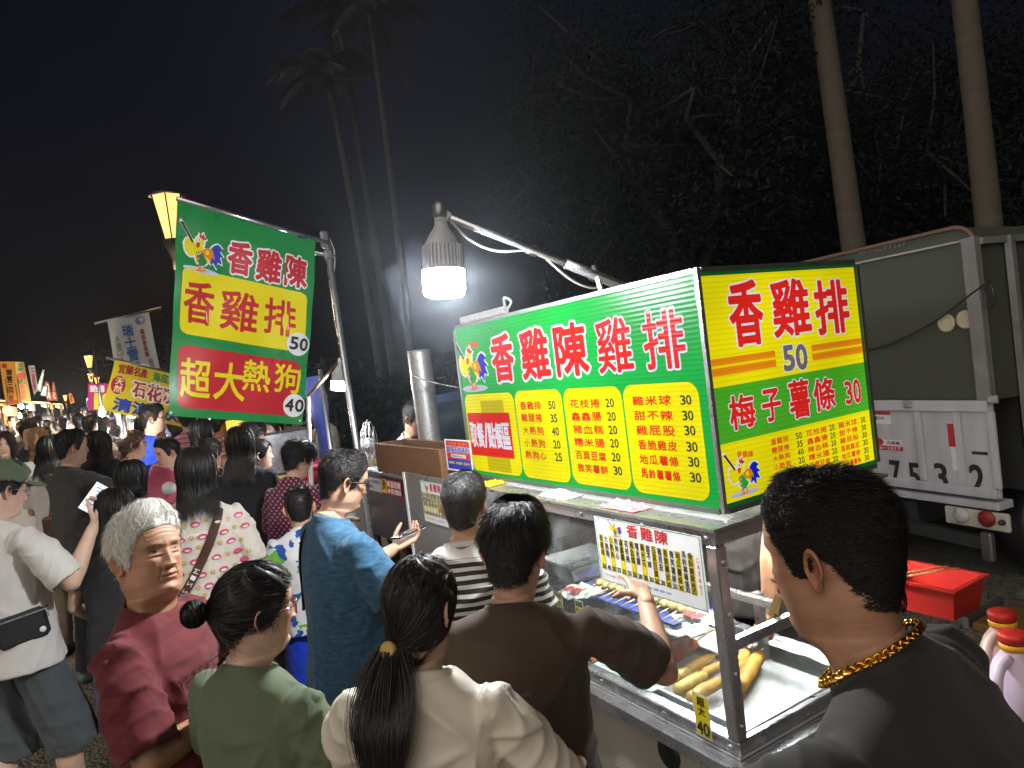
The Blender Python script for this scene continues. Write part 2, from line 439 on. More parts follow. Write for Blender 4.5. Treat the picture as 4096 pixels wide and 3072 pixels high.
# two thick trunks behind the truck (bases hidden behind it), crowns far above the frame
for lab, p0, p1, d, r in (('thick ringed palm trunk rising behind the green tarpaulin truck, beside the lit sign', (3405, 985), (3265, 5), 12.5, .19),
                          ('thick ringed palm trunk by the dark edge of the trees, above the rounded tarpaulin corner', (3945, 880), (3845, 5), 11.0, .175)):
    a = at_d(*p0, d); b = at_d(*p1, d); dz = (b - a) / (b[2] - a[2]); g0 = a - dz * (a[2] - gz(a[1])); tp = a + dz * (13.5 - a[2])
    palm(lab, g0[0], g0[1], tp, r * 1.12, r * .85, True, 3.6, 'royal palms behind the stall')
# three slim palms further off above the big lamp
for lab, p0, p1, d, r in (('slim palm with its whole feathery crown in view, lowest of three', (1486, 1300), (1312, 300), 30, .17),
                          ('slim palm in the middle of three, crown cut by the top of the picture', (1541, 1300), (1345, 25), 31, .15),
                          ('slim palm closest to the glowing lamp bulb, third of three', (1627, 1300), (1475, 20), 29, .15)):
    a = at_d(*p0, d); b = at_d(*p1, d); dz = (b - a) / (b[2] - a[2]); g0 = a - dz * (a[2] - gz(a[1]))
    palm(lab, g0[0], g0[1], b, r * 1.15, r * .8, True, 3.4, 'royal palms behind the stall')

def broad_tree(label, base, h, spread, nleaf, seed, name='broadleaf_tree', lo=.35):
    rg = np.random.default_rng(seed); base = np.array([base[0], base[1], gz(base[1])])
    t = thing(name, base, label, 'tree', 'broadleaf trees behind the stall')
    mb = MB(); tips = []
    th = h * .3
    mb.tube([base - [0, 0, .1], base + [0, .1, th * .5], base + [.1, 0, th]], [h * .035, h * .028, h * .024], 0, 12)
    for i in range(9):
        a = 2 * math.pi * i / 9 + rg.uniform(-.3, .3); el = rg.uniform(.25, 1.2); L = spread * rg.uniform(.7, 1.05)
        P = [base + [.1, 0, th * rg.uniform(.75, 1.0)]]
        d = np.array([math.cos(a) * math.cos(el), math.sin(a) * math.cos(el), math.sin(el) * (h - th) / spread * .75])
        for k in range(1, 6): P.append(P[0] + d * L * k / 5 + rg.normal(0, .14, 3) * k * .5)
        mb.tube(P, np.linspace(h * .013, h * .003, 6), 0, 7)
        for k in (2, 3, 4, 5):
            tips.append(P[k])
            for q in range(2):
                e = P[k] + rg.normal(0, 1, 3) * spread * .22; mb.tube([P[k], (P[k] + e) / 2 + rg.normal(0, .08, 3), e], [h * .004, h * .003, h * .0015], 0, 5); tips.append(e)
    mb.build('trunk', BARK, t)
    tips = np.array(tips); c = []
    for i in range(int(nleaf * 1.7) // 26):
        p = tips[rg.integers(len(tips))] + rg.normal(0, spread * .13, 3) * [1, 1, .8]
        if p[2] < base[2] + h * lo * .6: p[2] = base[2] + h * lo * .6 + rg.uniform(0, h * .2)
        c.append(p)
    c = np.array(c); k = 26; n = len(c) * k
    P = np.repeat(c, k, 0) + rg.normal(0, .24, (n, 3))
    a = rg.normal(0, 1, (n, 3)); a /= np.linalg.norm(a, axis=1)[:, None]; b = np.cross(a, rg.normal(0, 1, (n, 3))); b /= np.linalg.norm(b, axis=1)[:, None]
    s = rg.uniform(.035, .08, (n, 1))
    V = np.stack([P - a * s, P + b * s * .45, P + a * s, P - b * s * .45], 1).reshape(-1, 3)
    mb = MB(); mb.add(V, [[4 * i, 4 * i + 1, 4 * i + 2, 4 * i + 3] for i in range(n)]); mb.build('crown', LEAF, t)
def tree_at(label, px, d, h, spread, n, seed, lo=.35):
    p = at_d(px, 1300, d); broad_tree(label, (p[0], p[1]), h, spread, n, seed, lo=lo)
tree_at('dense dark tree whose foliage fills the sky above the sign box corner', 2780, 15, 11, 4.0, 26000, 1)
tree_at('leafy tree between the two thick palm trunks, thin bare limbs showing', 3620, 17, 11, 4.2, 20000, 2)
tree_at('bushy tree at the picture edge past the second thick palm', 4300, 14, 9, 3.2, 16000, 3, lo=.3)
tree_at('tall dark tree fading into haze beyond the lamp arm', 2560, 21, 14, 4.4, 22000, 4)
tree_at('high crowned tree far behind the truck roof', 3250, 22, 17, 5.2, 22000, 6)
def hedge(label, px0, px1, d0, d1, h, n, seed):
    rg = np.random.default_rng(seed); a = at_d(px0, 1500, d0); b = at_d(px1, 1500, d1); t = rg.uniform(0, 1, (n, 1)); P = a * (1 - t) + b * t; P[:, 2] = 0; top = h * (.75 + .25 * np.sin(t[:, 0] * 40) * np.sin(t[:, 0] * 17 + 1)); P += rg.normal(0, .35, (n, 3)) * [1, 1, 0]; P[:, 2] = rg.uniform(0, 1, n) ** .8 * top
    u = rg.normal(0, 1, (n, 3)); u /= np.linalg.norm(u, axis=1)[:, None]; w = np.cross(u, rg.normal(0, 1, (n, 3))); w /= np.linalg.norm(w, axis=1)[:, None]; s = rg.uniform(.07, .15, (n, 1))
    tr = thing('hedge', (P[0][0], P[0][1], 0), label, 'hedge'); mb = MB(); mb.add(np.stack([P - u * s, P + w * s * .5, P + u * s, P - w * s * .5], 1).reshape(-1, 3), [[4 * i, 4 * i + 1, 4 * i + 2, 4 * i + 3] for i in range(n)]); mb.build('foliage', LEAF, tr)
hedge('long dark hedge behind the stall and the chimney', 1250, 4300, 17, 13, 2.6, 26000, 31)
tree_at('low dark tree beyond the white vertical banner', 560, 40, 8, 4.0, 6000, 7)
# ------------------------------------------------------------------ fried chicken stall
STEEL = mat('stainless_steel', (.62, .62, .64), .27, .86, var=.18, vscale=9, bump=.08, bscale=60)
DSTEEL = mat('dull_steel', (.28, .28, .29), .42, .9, var=.3, vscale=7, bump=.1, bscale=25)
GALV = mat('galvanised_metal', (.42, .42, .42), .45, .7, var=.6, vscale=60, bump=.15, bscale=45)
ALU = mat('white_tray_metal', (.80, .81, .82), .35, .3, var=.12, vscale=5, bump=.06, bscale=30)
RUST = mat('rusty_iron', (.10, .06, .04), .7, .5, var=.4, vscale=14, bump=.2)
WHITEP = mat('white_paper', (.78, .78, .78), .6, var=.06)
CREAM = mat('cream_panel', (.62, .58, .50), .4, var=.12)
BLACKP = mat('black_plastic', (.02, .02, .022), .4, var=.2)
CABLE = mat('pale_cable', (.45, .42, .36), .6)
def print_mat(name, c, rough=.5): return mat('print_' + name, c, rough, var=.05, vscale=30)
PR = dict(red=lin(190, 35, 45), white=(.78, .78, .78), yellow=lin(225, 205, 25), green=lin(40, 130, 70), blue=lin(35, 50, 165), orange=lin(230, 120, 35),
          black=(.02, .02, .02), brown=lin(75, 35, 30), pale=lin(190, 190, 205), grey=lin(110, 105, 110), pink=lin(220, 60, 130))
def print_set(keys): return [print_mat(k, PR[k]) for k in keys], {k: i for i, k in enumerate(keys)}
def clear_mat(name, dirt=.10, tint=(.9, .95, .95)):
    """thin acrylic: mostly see-through, glossy at grazing angles, dusty and scratched"""
    m = bpy.data.materials.new(name); m.use_nodes = True; n = m.node_tree.nodes; l = m.node_tree.links; n.remove(n['Principled BSDF'])
    o = n['Material Output']; t = n.new('ShaderNodeBsdfTransparent'); t.inputs[0].default_value = (*tint, 1)
    g = n.new('ShaderNodeBsdfGlossy'); g.inputs['Roughness'].default_value = .08
    d = n.new('ShaderNodeBsdfDiffuse'); d.inputs[0].default_value = (.7, .7, .68, 1)
    lw = n.new('ShaderNodeLayerWeight'); lw.inputs[0].default_value = .5
    pw = n.new('ShaderNodeMath'); pw.operation = 'POWER'; pw.inputs[1].default_value = 5; l.new(lw.outputs['Facing'], pw.inputs[0])
    fr = n.new('ShaderNodeMath'); fr.operation = 'MULTIPLY_ADD'; fr.inputs[1].default_value = .8; fr.inputs[2].default_value = .03; l.new(pw.outputs[0], fr.inputs[0])
    mx = n.new('ShaderNodeMixShader'); l.new(fr.outputs[0], mx.inputs[0]); l.new(t.outputs[0], mx.inputs[1]); l.new(g.outputs[0], mx.inputs[2])
    tc = n.new('ShaderNodeTexCoord'); nz = n.new('ShaderNodeTexNoise'); nz.inputs['Scale'].default_value = 7; nz.inputs['Detail'].default_value = 9; nz.inputs['Roughness'].default_value = .72
    l.new(tc.outputs['Object'], nz.inputs['Vector'])
    rp = n.new('ShaderNodeMapRange'); rp.inputs[1].default_value = .48; rp.inputs[2].default_value = .78; rp.inputs[3].default_value = dirt * .25; rp.inputs[4].default_value = dirt * 1.6
    l.new(nz.outputs['Fac'], rp.inputs[0])
    m2 = n.new('ShaderNodeMixShader'); l.new(rp.outputs[0], m2.inputs[0]); l.new(mx.outputs[0], m2.inputs[1]); l.new(d.outputs[0], m2.inputs[2]); l.new(m2.outputs[0], o.inputs[0])
    return m
ACRYL = clear_mat('scratched_acrylic', .15); GLASS = clear_mat('clear_glass', .015)

# ---- the backlit sign box standing on the stall roof
def backlit(name, srgb, k=.8, lines=True):
    """translucent corrugated sheet lit from inside"""
    c = lin(*srgb); m = mat('backlit_' + name, c, .30, var=0); n = m.node_tree.nodes; l = m.node_tree.links; b = n['Principled BSDF']
    b.inputs['Emission Color'].default_value = (*c, 1); b.inputs['Base Color'].default_value = (*[q * .10 for q in c], 1); b.inputs['Specular IOR Level'].default_value = .12
    tc = n.new('ShaderNodeTexCoord'); sp = n.new('ShaderNodeSeparateXYZ'); l.new(tc.outputs['Object'], sp.inputs[0])
    mu = n.new('ShaderNodeMath'); mu.operation = 'MULTIPLY'; mu.inputs[1].default_value = 2 * math.pi / .0155; l.new(sp.outputs[2], mu.inputs[0])
    si = n.new('ShaderNodeMath'); si.operation = 'SINE'; l.new(mu.outputs[0], si.inputs[0])
    mr = n.new('ShaderNodeMapRange'); mr.inputs[1].default_value = .2; mr.inputs[2].default_value = 1; mr.inputs[3].default_value = k; mr.inputs[4].default_value = k * .86; l.new(si.outputs[0], mr.inputs[0])
    # noise in the emission imitates uneven light from tubes inside
    nz = n.new('ShaderNodeTexNoise'); nz.inputs['Scale'].default_value = 2.2; nz.inputs['Detail'].default_value = 1; l.new(tc.outputs['Object'], nz.inputs['Vector'])
    m3 = n.new('ShaderNodeMapRange'); m3.inputs[1].default_value = .3; m3.inputs[2].default_value = .7; m3.inputs[3].default_value = .74; m3.inputs[4].default_value = 1.12; l.new(nz.outputs['Fac'], m3.inputs[0])
    pr = n.new('ShaderNodeMath'); pr.operation = 'MULTIPLY'; l.new(mr.outputs[0], pr.inputs[0]); l.new(m3.outputs[0], pr.inputs[1]); l.new(pr.outputs[0], b.inputs['Emission Strength'])
    bp = n.new('ShaderNodeBump'); bp.inputs['Strength'].default_value = .12; bp.inputs['Distance'].default_value = .002; l.new(si.outputs[0], bp.inputs['Height']); l.new(bp.outputs[0], b.inputs['Normal'])
    return m
BK = dict(red=(232, 40, 32), white=(236, 236, 248), yellow=(252, 238, 10), green=(30, 178, 72), lime=(78, 178, 40), blue=(20, 40, 190), orange=(242, 142, 20),
          black=(40, 40, 40), brown=(92, 40, 34), pale=(200, 200, 225), grey=(118, 108, 120), dkgreen=(18, 88, 38), shadeyellow=(208, 190, 12))
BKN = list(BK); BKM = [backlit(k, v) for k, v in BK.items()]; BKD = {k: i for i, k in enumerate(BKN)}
XS, YS, ZB, ZT, YE, XE = 1.55, 1.467, 1.441, 2.149, 3.035, 2.316
def build_sign():
    t = thing('sign_box', (XS, YS, ZB), 'backlit green and yellow box sign with a two-sided price menu on the stall roof', 'sign')
    A = Panel((XS, YE, ZB), (0, -1, 0), (0, 0, 1)); L = YE - YS; Hh = ZT - ZB
    A.rect(0, 0, L, Hh, 0, BKD['green'])
    z = lambda *b: tuple(1700 + .7234 * v if i % 2 == 0 else 1000 + .7234 * v for i, v in enumerate(b))
    bx = lambda *b: A.pxbox(*z(*b))
    for b in ((243, 792, 514, 1230), (521, 772, 780, 1268), (792, 758, 1114, 1305), (1125, 735, 1543, 1360)):
        A.rect(*bx(*b), .0008, BKD['yellow'], rad=.045, n=8)
    q = bx(330, 830, 455, 1222); A.rect(*q, .0010, BKD['shadeyellow']); A.rect(*bx(250, 900, 481, 1142), .0014, BKD['red'])  # strip of darker yellow painted in where the backlight is blocked
    q = bx(256, 957, 472, 1092); A.line('取餐/點餐區', q, .002, BKD['white'], .025, gap=.06)
    def big(ch, b, w, wo): q = bx(*b); A.char(ch, q, .0012, BKD['white'], wo); A.char(ch, q, .002, BKD['red'], w)
    for ch, b in (('香', (373, 470, 488, 722)), ('雞', (533, 438, 682, 708)), ('陳', (722, 408, 895, 690))): big(ch, b, .033, .085)
    for ch, b in (('雞', (952, 375, 1142, 676)), ('排', (1210, 328, 1434, 655))): big(ch, b, .016, .052)
    q = bx(178, 482, 346, 778); rooster(A, q, .0012, BKD)
    for ch, b in zip('香雞陳', ((233, 513, 252, 543), (253, 508, 273, 540), (274, 508, 295, 544))): A.char(ch, bx(*b), .0014, BKD['red'], .02)
    def item(name, price, nx, ny, px, py, w, hh=44, pw=40):
        c = A.uv(*z(nx, ny)); d = bx(nx - w / 2, ny - hh / 2, nx + w / 2, ny + hh / 2); A.line(name, d, .0018, BKD['red'], .03, gap=.18)
        A.line(price, bx(px - pw / 2, py - hh / 2, px + pw / 2, py + hh / 2), .0018, BKD['black'], .028, gap=.1)
    for nm, pr, a, b in zip(('香雞排', '雞腿捲', '大熱狗', '小熱狗', '熱狗心'), ('50', '35', '40', '20', '25'), ((585, 860), (592, 927), (600, 998), (608, 1068), (616, 1135)), ((703, 857), (714, 930), (723, 1003), (731, 1075), (740, 1145))): item(nm, pr, *a, *b, 113, 44, 37)
    for nm, pr, a, b in zip(('花枝捲', '鑫鑫腸', '豬血糕', '糯米腸', '百頁豆腐', '微笑薯餅'), ('20', '20', '20', '20', '20', '30'), ((885, 848), (894, 920), (905, 992), (911, 1065), (919, 1138), (930, 1210)), ((1023, 845), (1033, 920), (1041, 995), (1049, 1068), (1058, 1145), (1068, 1221))): item(nm, pr, *a, *b, 164, 46, 45)
    for nm, pr, a, b in zip(('雞米球', '甜不辣', '雞屁股', '香脆雞皮', '地瓜薯條', '馬鈴薯薯條'), ('30',) * 6, ((1255, 832), (1265, 915), (1277, 998), (1288, 1080), (1297, 1163), (1306, 1243)), ((1444, 829), (1455, 915), (1466, 998), (1478, 1088), (1488, 1172), (1498, 1258))): item(nm, pr, *a, *b, 212, 52, 60)
    A.rect(*bx(672, 826, 733, 886), .0012, BKD['yellow'])
    A.mb.build('front_panel', BKM, t)
    B = Panel((XS, YS, ZB), (1, 0, 0), (0, 0, 1)); Wd = XE - XS
    z5 = lambda *b: tuple(2600 + .6631 * v if i % 2 == 0 else 1000 + .6631 * v for i, v in enumerate(b))
    by = lambda *b: B.pxbox(*z5(*b)); v5 = lambda x, y: B.uv(*z5(x, y))
    B.rect(0, 0, Wd, Hh, 0, BKD['dkgreen'])
    m0, m1 = .014, Wd - .014
    vt, va, vb, vl = v5(312, 158)[1], v5(378, 838)[1], v5(418, 1178)[1], v5(455, 1535)[1]
    B.rect(m0, va, m1, vt, .0006, BKD['yellow']); B.rect(m0, vb, m1, va, .0006, BKD['lime']); B.rect(m0, vl, m1, vb, .0006, BKD['yellow'])
    for s, e in (((365, 660), (752, 658)), ((372, 718), (762, 718)), ):
        pass
    o1, o2, o3, o4 = v5(365, 662)[1], v5(367, 705)[1], v5(371, 720)[1], v5(374, 768)[1]
    ua, ub = v5(757, 660)[0], v5(975, 625)[0]
    for a, b in ((o2, o1), (o4, o3)):
        B.rect(m0, a, ua, b, .0012, BKD['orange']); B.rect(ub, a, m1, b, .0012, BKD['orange'])
    def bigb(ch, b, w, wo, col='red', sh=0): q = by(*b); B.char(ch, q, .0016, BKD['white'], wo, sh); B.char(ch, q, .0024, BKD[col], w, sh)
    for ch, b in (('香', (480, 190, 672, 570)), ('雞', (735, 182, 955, 512)), ('排', (995, 187, 1190, 500))): bigb(ch, b, .030, .058)
    for ch, b in (('5', (803, 580, 865, 725)), ('0', (880, 572, 942, 718))): bigb(ch, b, .05, .09, 'grey')
    for ch, b in (('梅', (478, 875, 628, 1075)), ('子', (675, 840, 785, 1030)), ('薯', (838, 785, 958, 1010)), ('條', (985, 775, 1110, 965)), ('3', (1175, 792, 1215, 928)), ('0', (1225, 780, 1265, 922))): bigb(ch, b, .03, .062)
    rooster(B, by(448, 1205, 660, 1480), .0014, BKD)
    for k, ch in enumerate('香雞陳'): B.char(ch, by(522 + 34 * k, 1212, 552 + 34 * k, 1250), .0016, BKD['red'], .02)
    rows = (('香雞排', '50', '花枝捲', '20', '雞米球', '30'), ('雞腿捲', '35', '鑫鑫腸', '20', '甜不辣', '30'), ('大熱狗', '40', '豬血糕', '20', '雞屁股', '30'), ('小熱狗', '20', '糯米腸', '20', '香脆雞皮', '30'), ('熱狗心', '25', '百頁豆腐', '20', '地瓜薯條', '30'), ('', '', '微笑薯餅', '30', '馬鈴薯薯條', '30'))
    xs = [v5(727, 1160)[0], v5(832, 1140)[0], v5(878, 1120)[0], v5(912, 1110)[0], v5(940, 1105)[0], v5(1062, 1080)[0], v5(1080, 1070)[0], v5(1110, 1065)[0], v5(1135, 1060)[0], v5(1245, 1040)[0], v5(1268, 1025)[0], v5(1295, 1020)[0]]
    y0, y1 = v5(780, 1148)[1], v5(800, 1350)[1]; st = (y0 - y1) / 4; ch_h = st * .36
    for i, rw in enumerate(rows):
        for k in range(6):
            if rw[k]: B.line(rw[k], (xs[2 * k], y0 - st * i - ch_h, xs[2 * k + 1], y0 - st * i + ch_h), .0016, BKD['red' if k % 2 == 0 else 'black'], .026, gap=.15)
    B.mb.build('side_panel', BKM, t)
    # metal edging, back, assumed open lit underside
    EDG = mat('sign_edging', (.16, .2, .17), .35, .6, var=.3, vscale=20)
    mb = MB(); w = .022
    for p, q in (((XS, YS, ZB), (XS, YE, ZB)), ((XS, YS, ZT), (XS, YE, ZT)), ((XS, YS, ZT), (XE, YS, ZT)), ((XS, YS, ZB), (XE, YS, ZB)), ((XS, YE, ZB), (XS, YE, ZT)), ((XE, YS, ZB), (XE, YS, ZT)), ((XE, YS, ZT), (XE, YE, ZT)), ((XE, YS, ZB), (XE, YE, ZB)), ((XE, YE, ZB), (XE, YE, ZT)), ((XS, YE, ZT), (XE, YE, ZT))):
        p = np.array(p); q = np.array(q); d = (q - p) / np.linalg.norm(q - p); mb.bar(p + d * .0125, q - d * .0125, w * .7, w * .7, 0)
    mb.build('edging', EDG, t)
    mb = MB(); mb.bar((XS - .002, YS - .002, ZB - .004), (XS - .002, YS - .002, ZT + .006), .014, .014, 0); mb.build('corner_trim', STEEL, t)
    mb = MB(); mb.box(((XS + XE) / 2, (YS + YE) / 2, ZT + .004), (XE - XS - .02, L - .02, .006)); mb.box((XE - .004, (YS + YE) / 2, (ZB + ZT) / 2), (.006, L - .05, Hh - .04)); mb.box(((XS + XE) / 2, YE - .004, (ZB + ZT) / 2), (Wd - .05, .006, Hh - .04)); mb.build('back_cover', CREAM, t)
    LT = mat('sign_underglow', (.9, .9, .9), .5, var=0, emit=(1, .98, .93), estr=4.0)
    for k in range(2):
        mb = MB(); mb.tube([(XS + .12 + .4 * k, YS + .08, ZB + .05), (XS + .12 + .4 * k, YE - .1, ZB + .05)], .014, 0, 8); mb.build('assumed_tube', LT, t)  # unseen tubes, assumed, which also light the food below
    # clips on top of the sign
    mb = MB(); p = at_x(2000, 1240, XS + .05); mb.bar((XS + .04, YE - .02, ZT + .03), (XS + .04, YE - .42, ZT + .03), .03, .03, 0); mb.tube(smoothpath([(XS + .04, YE - .42, ZT + .045), (XS + .03, YE - .44, ZT + .08), (XS + .05, YE - .46, ZT + .06), (XS + .04, YE - .44, ZT + .03)], 14), .006, 0, 6); mb.build('top_bracket', GALV, t)
build_sign()

# ---- lamp arm with the big bulb
LAMP_M = mat('lamp_glow', (1, 1, 1), .5, var=0, emit=(.93, .97, 1.0), estr=650.0)
LAMP_M2 = mat('small_lamp_glow', (1, 1, 1), .5, var=0, emit=(.95, .98, 1.0), estr=520.0)
def bulb(root, c, s, glow, axis=(0, 0, 1)):
    """high-bay bulb: c = bottom centre of the diffuser, s = diffuser radius"""
    a = np.array(axis, float); a /= np.linalg.norm(a); c = np.array(c, float)
    mb = MB(); mb.lathe([(s * .3, -.02 * s), (s * .8, .03 * s), (s * .96, .12 * s), (s, .3 * s), (s * 1.02, 1.25 * s)], c, 0, 20, a); mb.build('diffuser', glow, root)
    mb = MB(); mb.lathe([(s * 1.0, 1.25 * s), (s * 1.02, 1.33 * s), (s * .93, 1.36 * s), (s * .9, 2.4 * s), (s * .62, 2.95 * s), (s * .38, 3.3 * s), (s * .32, 3.45 * s), (s * .3, 3.6 * s)], c, 0, 24, a, cap=(False, True))
    x = np.cross(a, (0, 1, 0)); x /= np.linalg.norm(x); y = np.cross(a, x)
    for k in range(32):
        t = 2 * math.pi * k / 32; d = x * math.cos(t) + y * math.sin(t)
        mb.bar(c + a * 1.36 * s + d * s * .93, c + a * 2.45 * s + d * s * .91, s * .05, s * .12, 0, up=d)
    mb.build('heat_sink', mat('pale_cast_metal', (.52, .52, .53), .55, .1, var=.3, vscale=12), root)
    mb = MB(); mb.lathe([(s * .31, 3.6 * s), (s * .31, 4.2 * s), (s * .27, 4.25 * s), (s * .27, 4.4 * s)], c, 0, 16, a); mb.build('socket', WHITEP, root)
def build_lamp():
    D = 2.4; top = at_d(1762, 858, D); bot = at_d(1779, 1188, D)
    t = thing('hanging_lamp', (XS + .25, 2.3, ZT), 'big lit LED bulb on a long steel arm above the lit box sign', 'lamp')
    ax = top - bot; bulb(t, bot, .0705, LAMP_M, ax)
    e0 = at_d(1800, 870, D); e1 = at_d(2380, 1100, 2.62); e2 = at_d(2560, 1175, 2.72)
    e3 = e2 + (e2 - e1) * .6
    e3[2] = max(e3[2], ZT - .02)
    mb = MB(); mb.tube([e0, e1 * .5 + e0 * .5, e1], .0125, 0, 10); mb.tube([e1 - (e1 - e0) * .22, e1, e2, e3], .0185, 0, 10); mb.build('arm', STEEL, t)
    mb = MB(); mb.lathe([(.02, -.02), (.026, 0), (.026, .03), (.015, .045)], top, 0, 12, ax); mb.bar(top + ax * .05, e0, .02, .025, 0); mb.build('knuckle', DSTEEL, t)
    mb = MB(); up = np.array([0, 0, 1.]); L = lambda k: e0 + (e2 - e0) * k
    mb.tube(smoothpath([L(0) - up * .01, L(.08) - up * .05, L(.2) - up * .055, L(.36) - up * .01, L(.42) + up * .018, L(.5) - up * .02, L(.62) - up * .055, L(.74) - up * .045, L(.8) + up * .02, L(.88) - up * .03, L(.97) - up * .05, L(1.02) - up * .02], 60), .0045, 0, 6); mb.build('cable', CABLE, t)
    for k in (.4, .745, .9):
        mb = MB(); p = L(k); d = (e2 - e0) / np.linalg.norm(e2 - e0); mb.tube([p - d * .02, p + d * .02], .022 if k > .5 else .018, 0, 10)
        if k < .9: mb.build('tape_wrap', BLACKP, t)
    mb.tube([L(.9) - up * .01, L(.905) - up * .05, L(.91) - up * .065], [.01, .006, .003], 0, 6); mb.build('tape_wrap', BLACKP, t)
    p = at_d(2378, 1180, 2.62); mb = MB(); mb.bar((e1[0], e1[1], e1[2] + .035), (e1[0] + .01, e1[1] - .02, ZT + .004), .02, .012, 0); mb.build('strut', GALV, t)
build_lamp()

# ---- glass display case, counter and frame
CX0, CX1, CY0, CY1, CZ0, CZ1 = 1.45, 2.13, 1.42, 2.46, .765, 1.41
def build_case():
    t = thing('display_case', (CX0, CY0, 0), 'stainless steel street food cart with a glass display case of fried snacks', 'food cart')
    w = .042; mb = MB()
    for x in (CX0 + w / 2, CX1 - w / 2):
        for y in (CY0 + w / 2, CY1 - w / 2):
            mb.box((x, y, (CZ0 + CZ1) / 2), (w, w, CZ1 - CZ0 - .084), 0, bev=.004)
    for z in (CZ0 + .021, CZ1 - .021):
        for y in (CY0 + w / 2, CY1 - w / 2): mb.box(((CX0 + CX1) / 2, y, z), (CX1 - CX0, w + .002, w), 0, bev=.004)
        for x in (CX0 + w / 2, CX1 - w / 2): mb.box((x, (CY0 + CY1) / 2, z), (w + .002, CY1 - CY0 - 2 * w, w - .002), 0, bev=.004)
    # half-height rail on the short side and inner posts
    p = at_y(2925, 2567, CY0 + .02)
    mb.box(((CX0 + CX1) / 2, CY0 + .016, 1.075), (CX1 - CX0 - 2 * w, .026, .032), 0, bev=.003)
    mb.build('frame', STEEL, t)
    for y in (CY0 + .03, CY0 + .30, CY0 + .62, CY1 - .06):
        for z in (CZ1 - .02, CZ0 + .02):
            mb = MB(); mb.lathe([(.009, 0), (.008, .004), (.004, .006)], (CX0 - .001, y, z), 0, 8, (-1, 0, 0)); mb.build('bolt', STEEL, t)
    for z in (.85, 1.0, 1.17, 1.32):
        mb = MB(); mb.lathe([(.008, 0), (.007, .004), (.003, .006)], (CX0 + .022, CY0 - .001, z), 0, 8, (0, -1, 0)); mb.build('bolt', STEEL, t)
    mb = MB(); mb.box((CX0 + .012, (CY0 + CY1) / 2, (CZ0 + CZ1) / 2), (.004, CY1 - CY0 - .086, CZ1 - CZ0 - .086)); mb.build('front_pane', ACRYL, t)
    mb = MB(); mb.box(((CX0 + CX1) / 2, CY0 + .014, .935), (CX1 - CX0 - .086, .004, .245)); mb.build('side_pane', ACRYL, t)
    # roof: steel border, assumed clear sheet under the sign so its tubes light the food
    mb = MB()
    mb.box((CX0 + .075, (CY0 + CY1) / 2 + .3, CZ1 + .006), (.17, CY1 - CY0 + .62, .01)); mb.box(((CX0 + CX1) / 2 + .08, CY0 + .03, CZ1 + .0065), (CX1 - CX0 - .16, .07, .01)); mb.box((CX1 + .05, (CY0 + CY1) / 2 + .3, CZ1 + .006), (.2, CY1 - CY0 + .62, .01))
    mb.build('roof_edge', STEEL, t)
    mb = MB(); mb.box((CX0 + .38, (CY0 + CY1) / 2 + .3, CZ1 + .007), (.43, CY1 - CY0 + .5, .004)); mb.build('roof_sheet', GLASS, t)
    # floor of the case, counter and body below
    mb = MB(); mb.box(((CX0 + CX1) / 2, (CY0 + CY1) / 2, CZ0 - .004), (CX1 - CX0, CY1 - CY0, .008)); mb.build('case_floor', ALU, t)
    mb = MB(); mb.box(((CX0 + CX1) / 2 + .02, (CY0 + 3.2) / 2 + .1, CZ0 - .035), (CX1 - CX0 + .12, 3.2 - CY0 + .3, .05), 0, bev=.006); mb.build('counter_rail', STEEL, t)
    mb = MB(); mb.box(((CX0 + CX1) / 2, (CY0 + 3.2) / 2 + .1, .41), (CX1 - CX0, 3.2 - CY0 + .1, .6)); mb.build('base_panel', CREAM, t)
    pn = Panel((CX0 - .001, 3.2, .11), (0, -1, 0), (0, 0, 1)); M, Dk = print_set(['red', 'black'])
    for i, ch in enumerate('香雞陳'): pn.char(ch, (.35 + .42 * i, .06, .66 + .42 * i, .38), .002, Dk['red'], .03)
    pn.mb.build('base_lettering', M, t)
    mb = MB(); mb.lathe([(.05, 0), (.05, .004)], (CX0 - .002, 1.72, .655), 0, 20, (-1, 0, 0)); mb.build('cable_hole', BLACKP, t)
    for y in (1.8, 2.9):
        mb = MB(); mb.lathe([(.08, -.03), (.11, -.03), (.12, 0), (.11, .03), (.08, .03)], (CX0 + .12, y, .12), 0, 20, (1, 0, 0)); mb.build('wheel', BLACKP, t)
    mb = MB(); mb.box((CX1 - .075, (CY0 + CY1) / 2, CZ1 - .052), (.03, CY1 - CY0 - .2, .016)); mb.build('assumed_light_strip', mat('assumed_case_light', (.9, .9, .9), .5, var=0, emit=(1, .98, .94), estr=215.0), t)  # assumed lamp strip, added to brighten the food in the case
    # inner shelf and posts
    mb = MB(); mb.box((CX1 - .17, (CY0 + CY1) / 2 + .1, 1.0), (.03, CY1 - CY0 - .3, .025)); mb.box((CX1 - .14, CY0 + .35, .89), (.028, .028, .25)); mb.box((CX1 - .14, CY0 + .8, .89), (.028, .028, .25)); mb.build('inner_rail', STEEL, t)
    return t
CART = build_case()

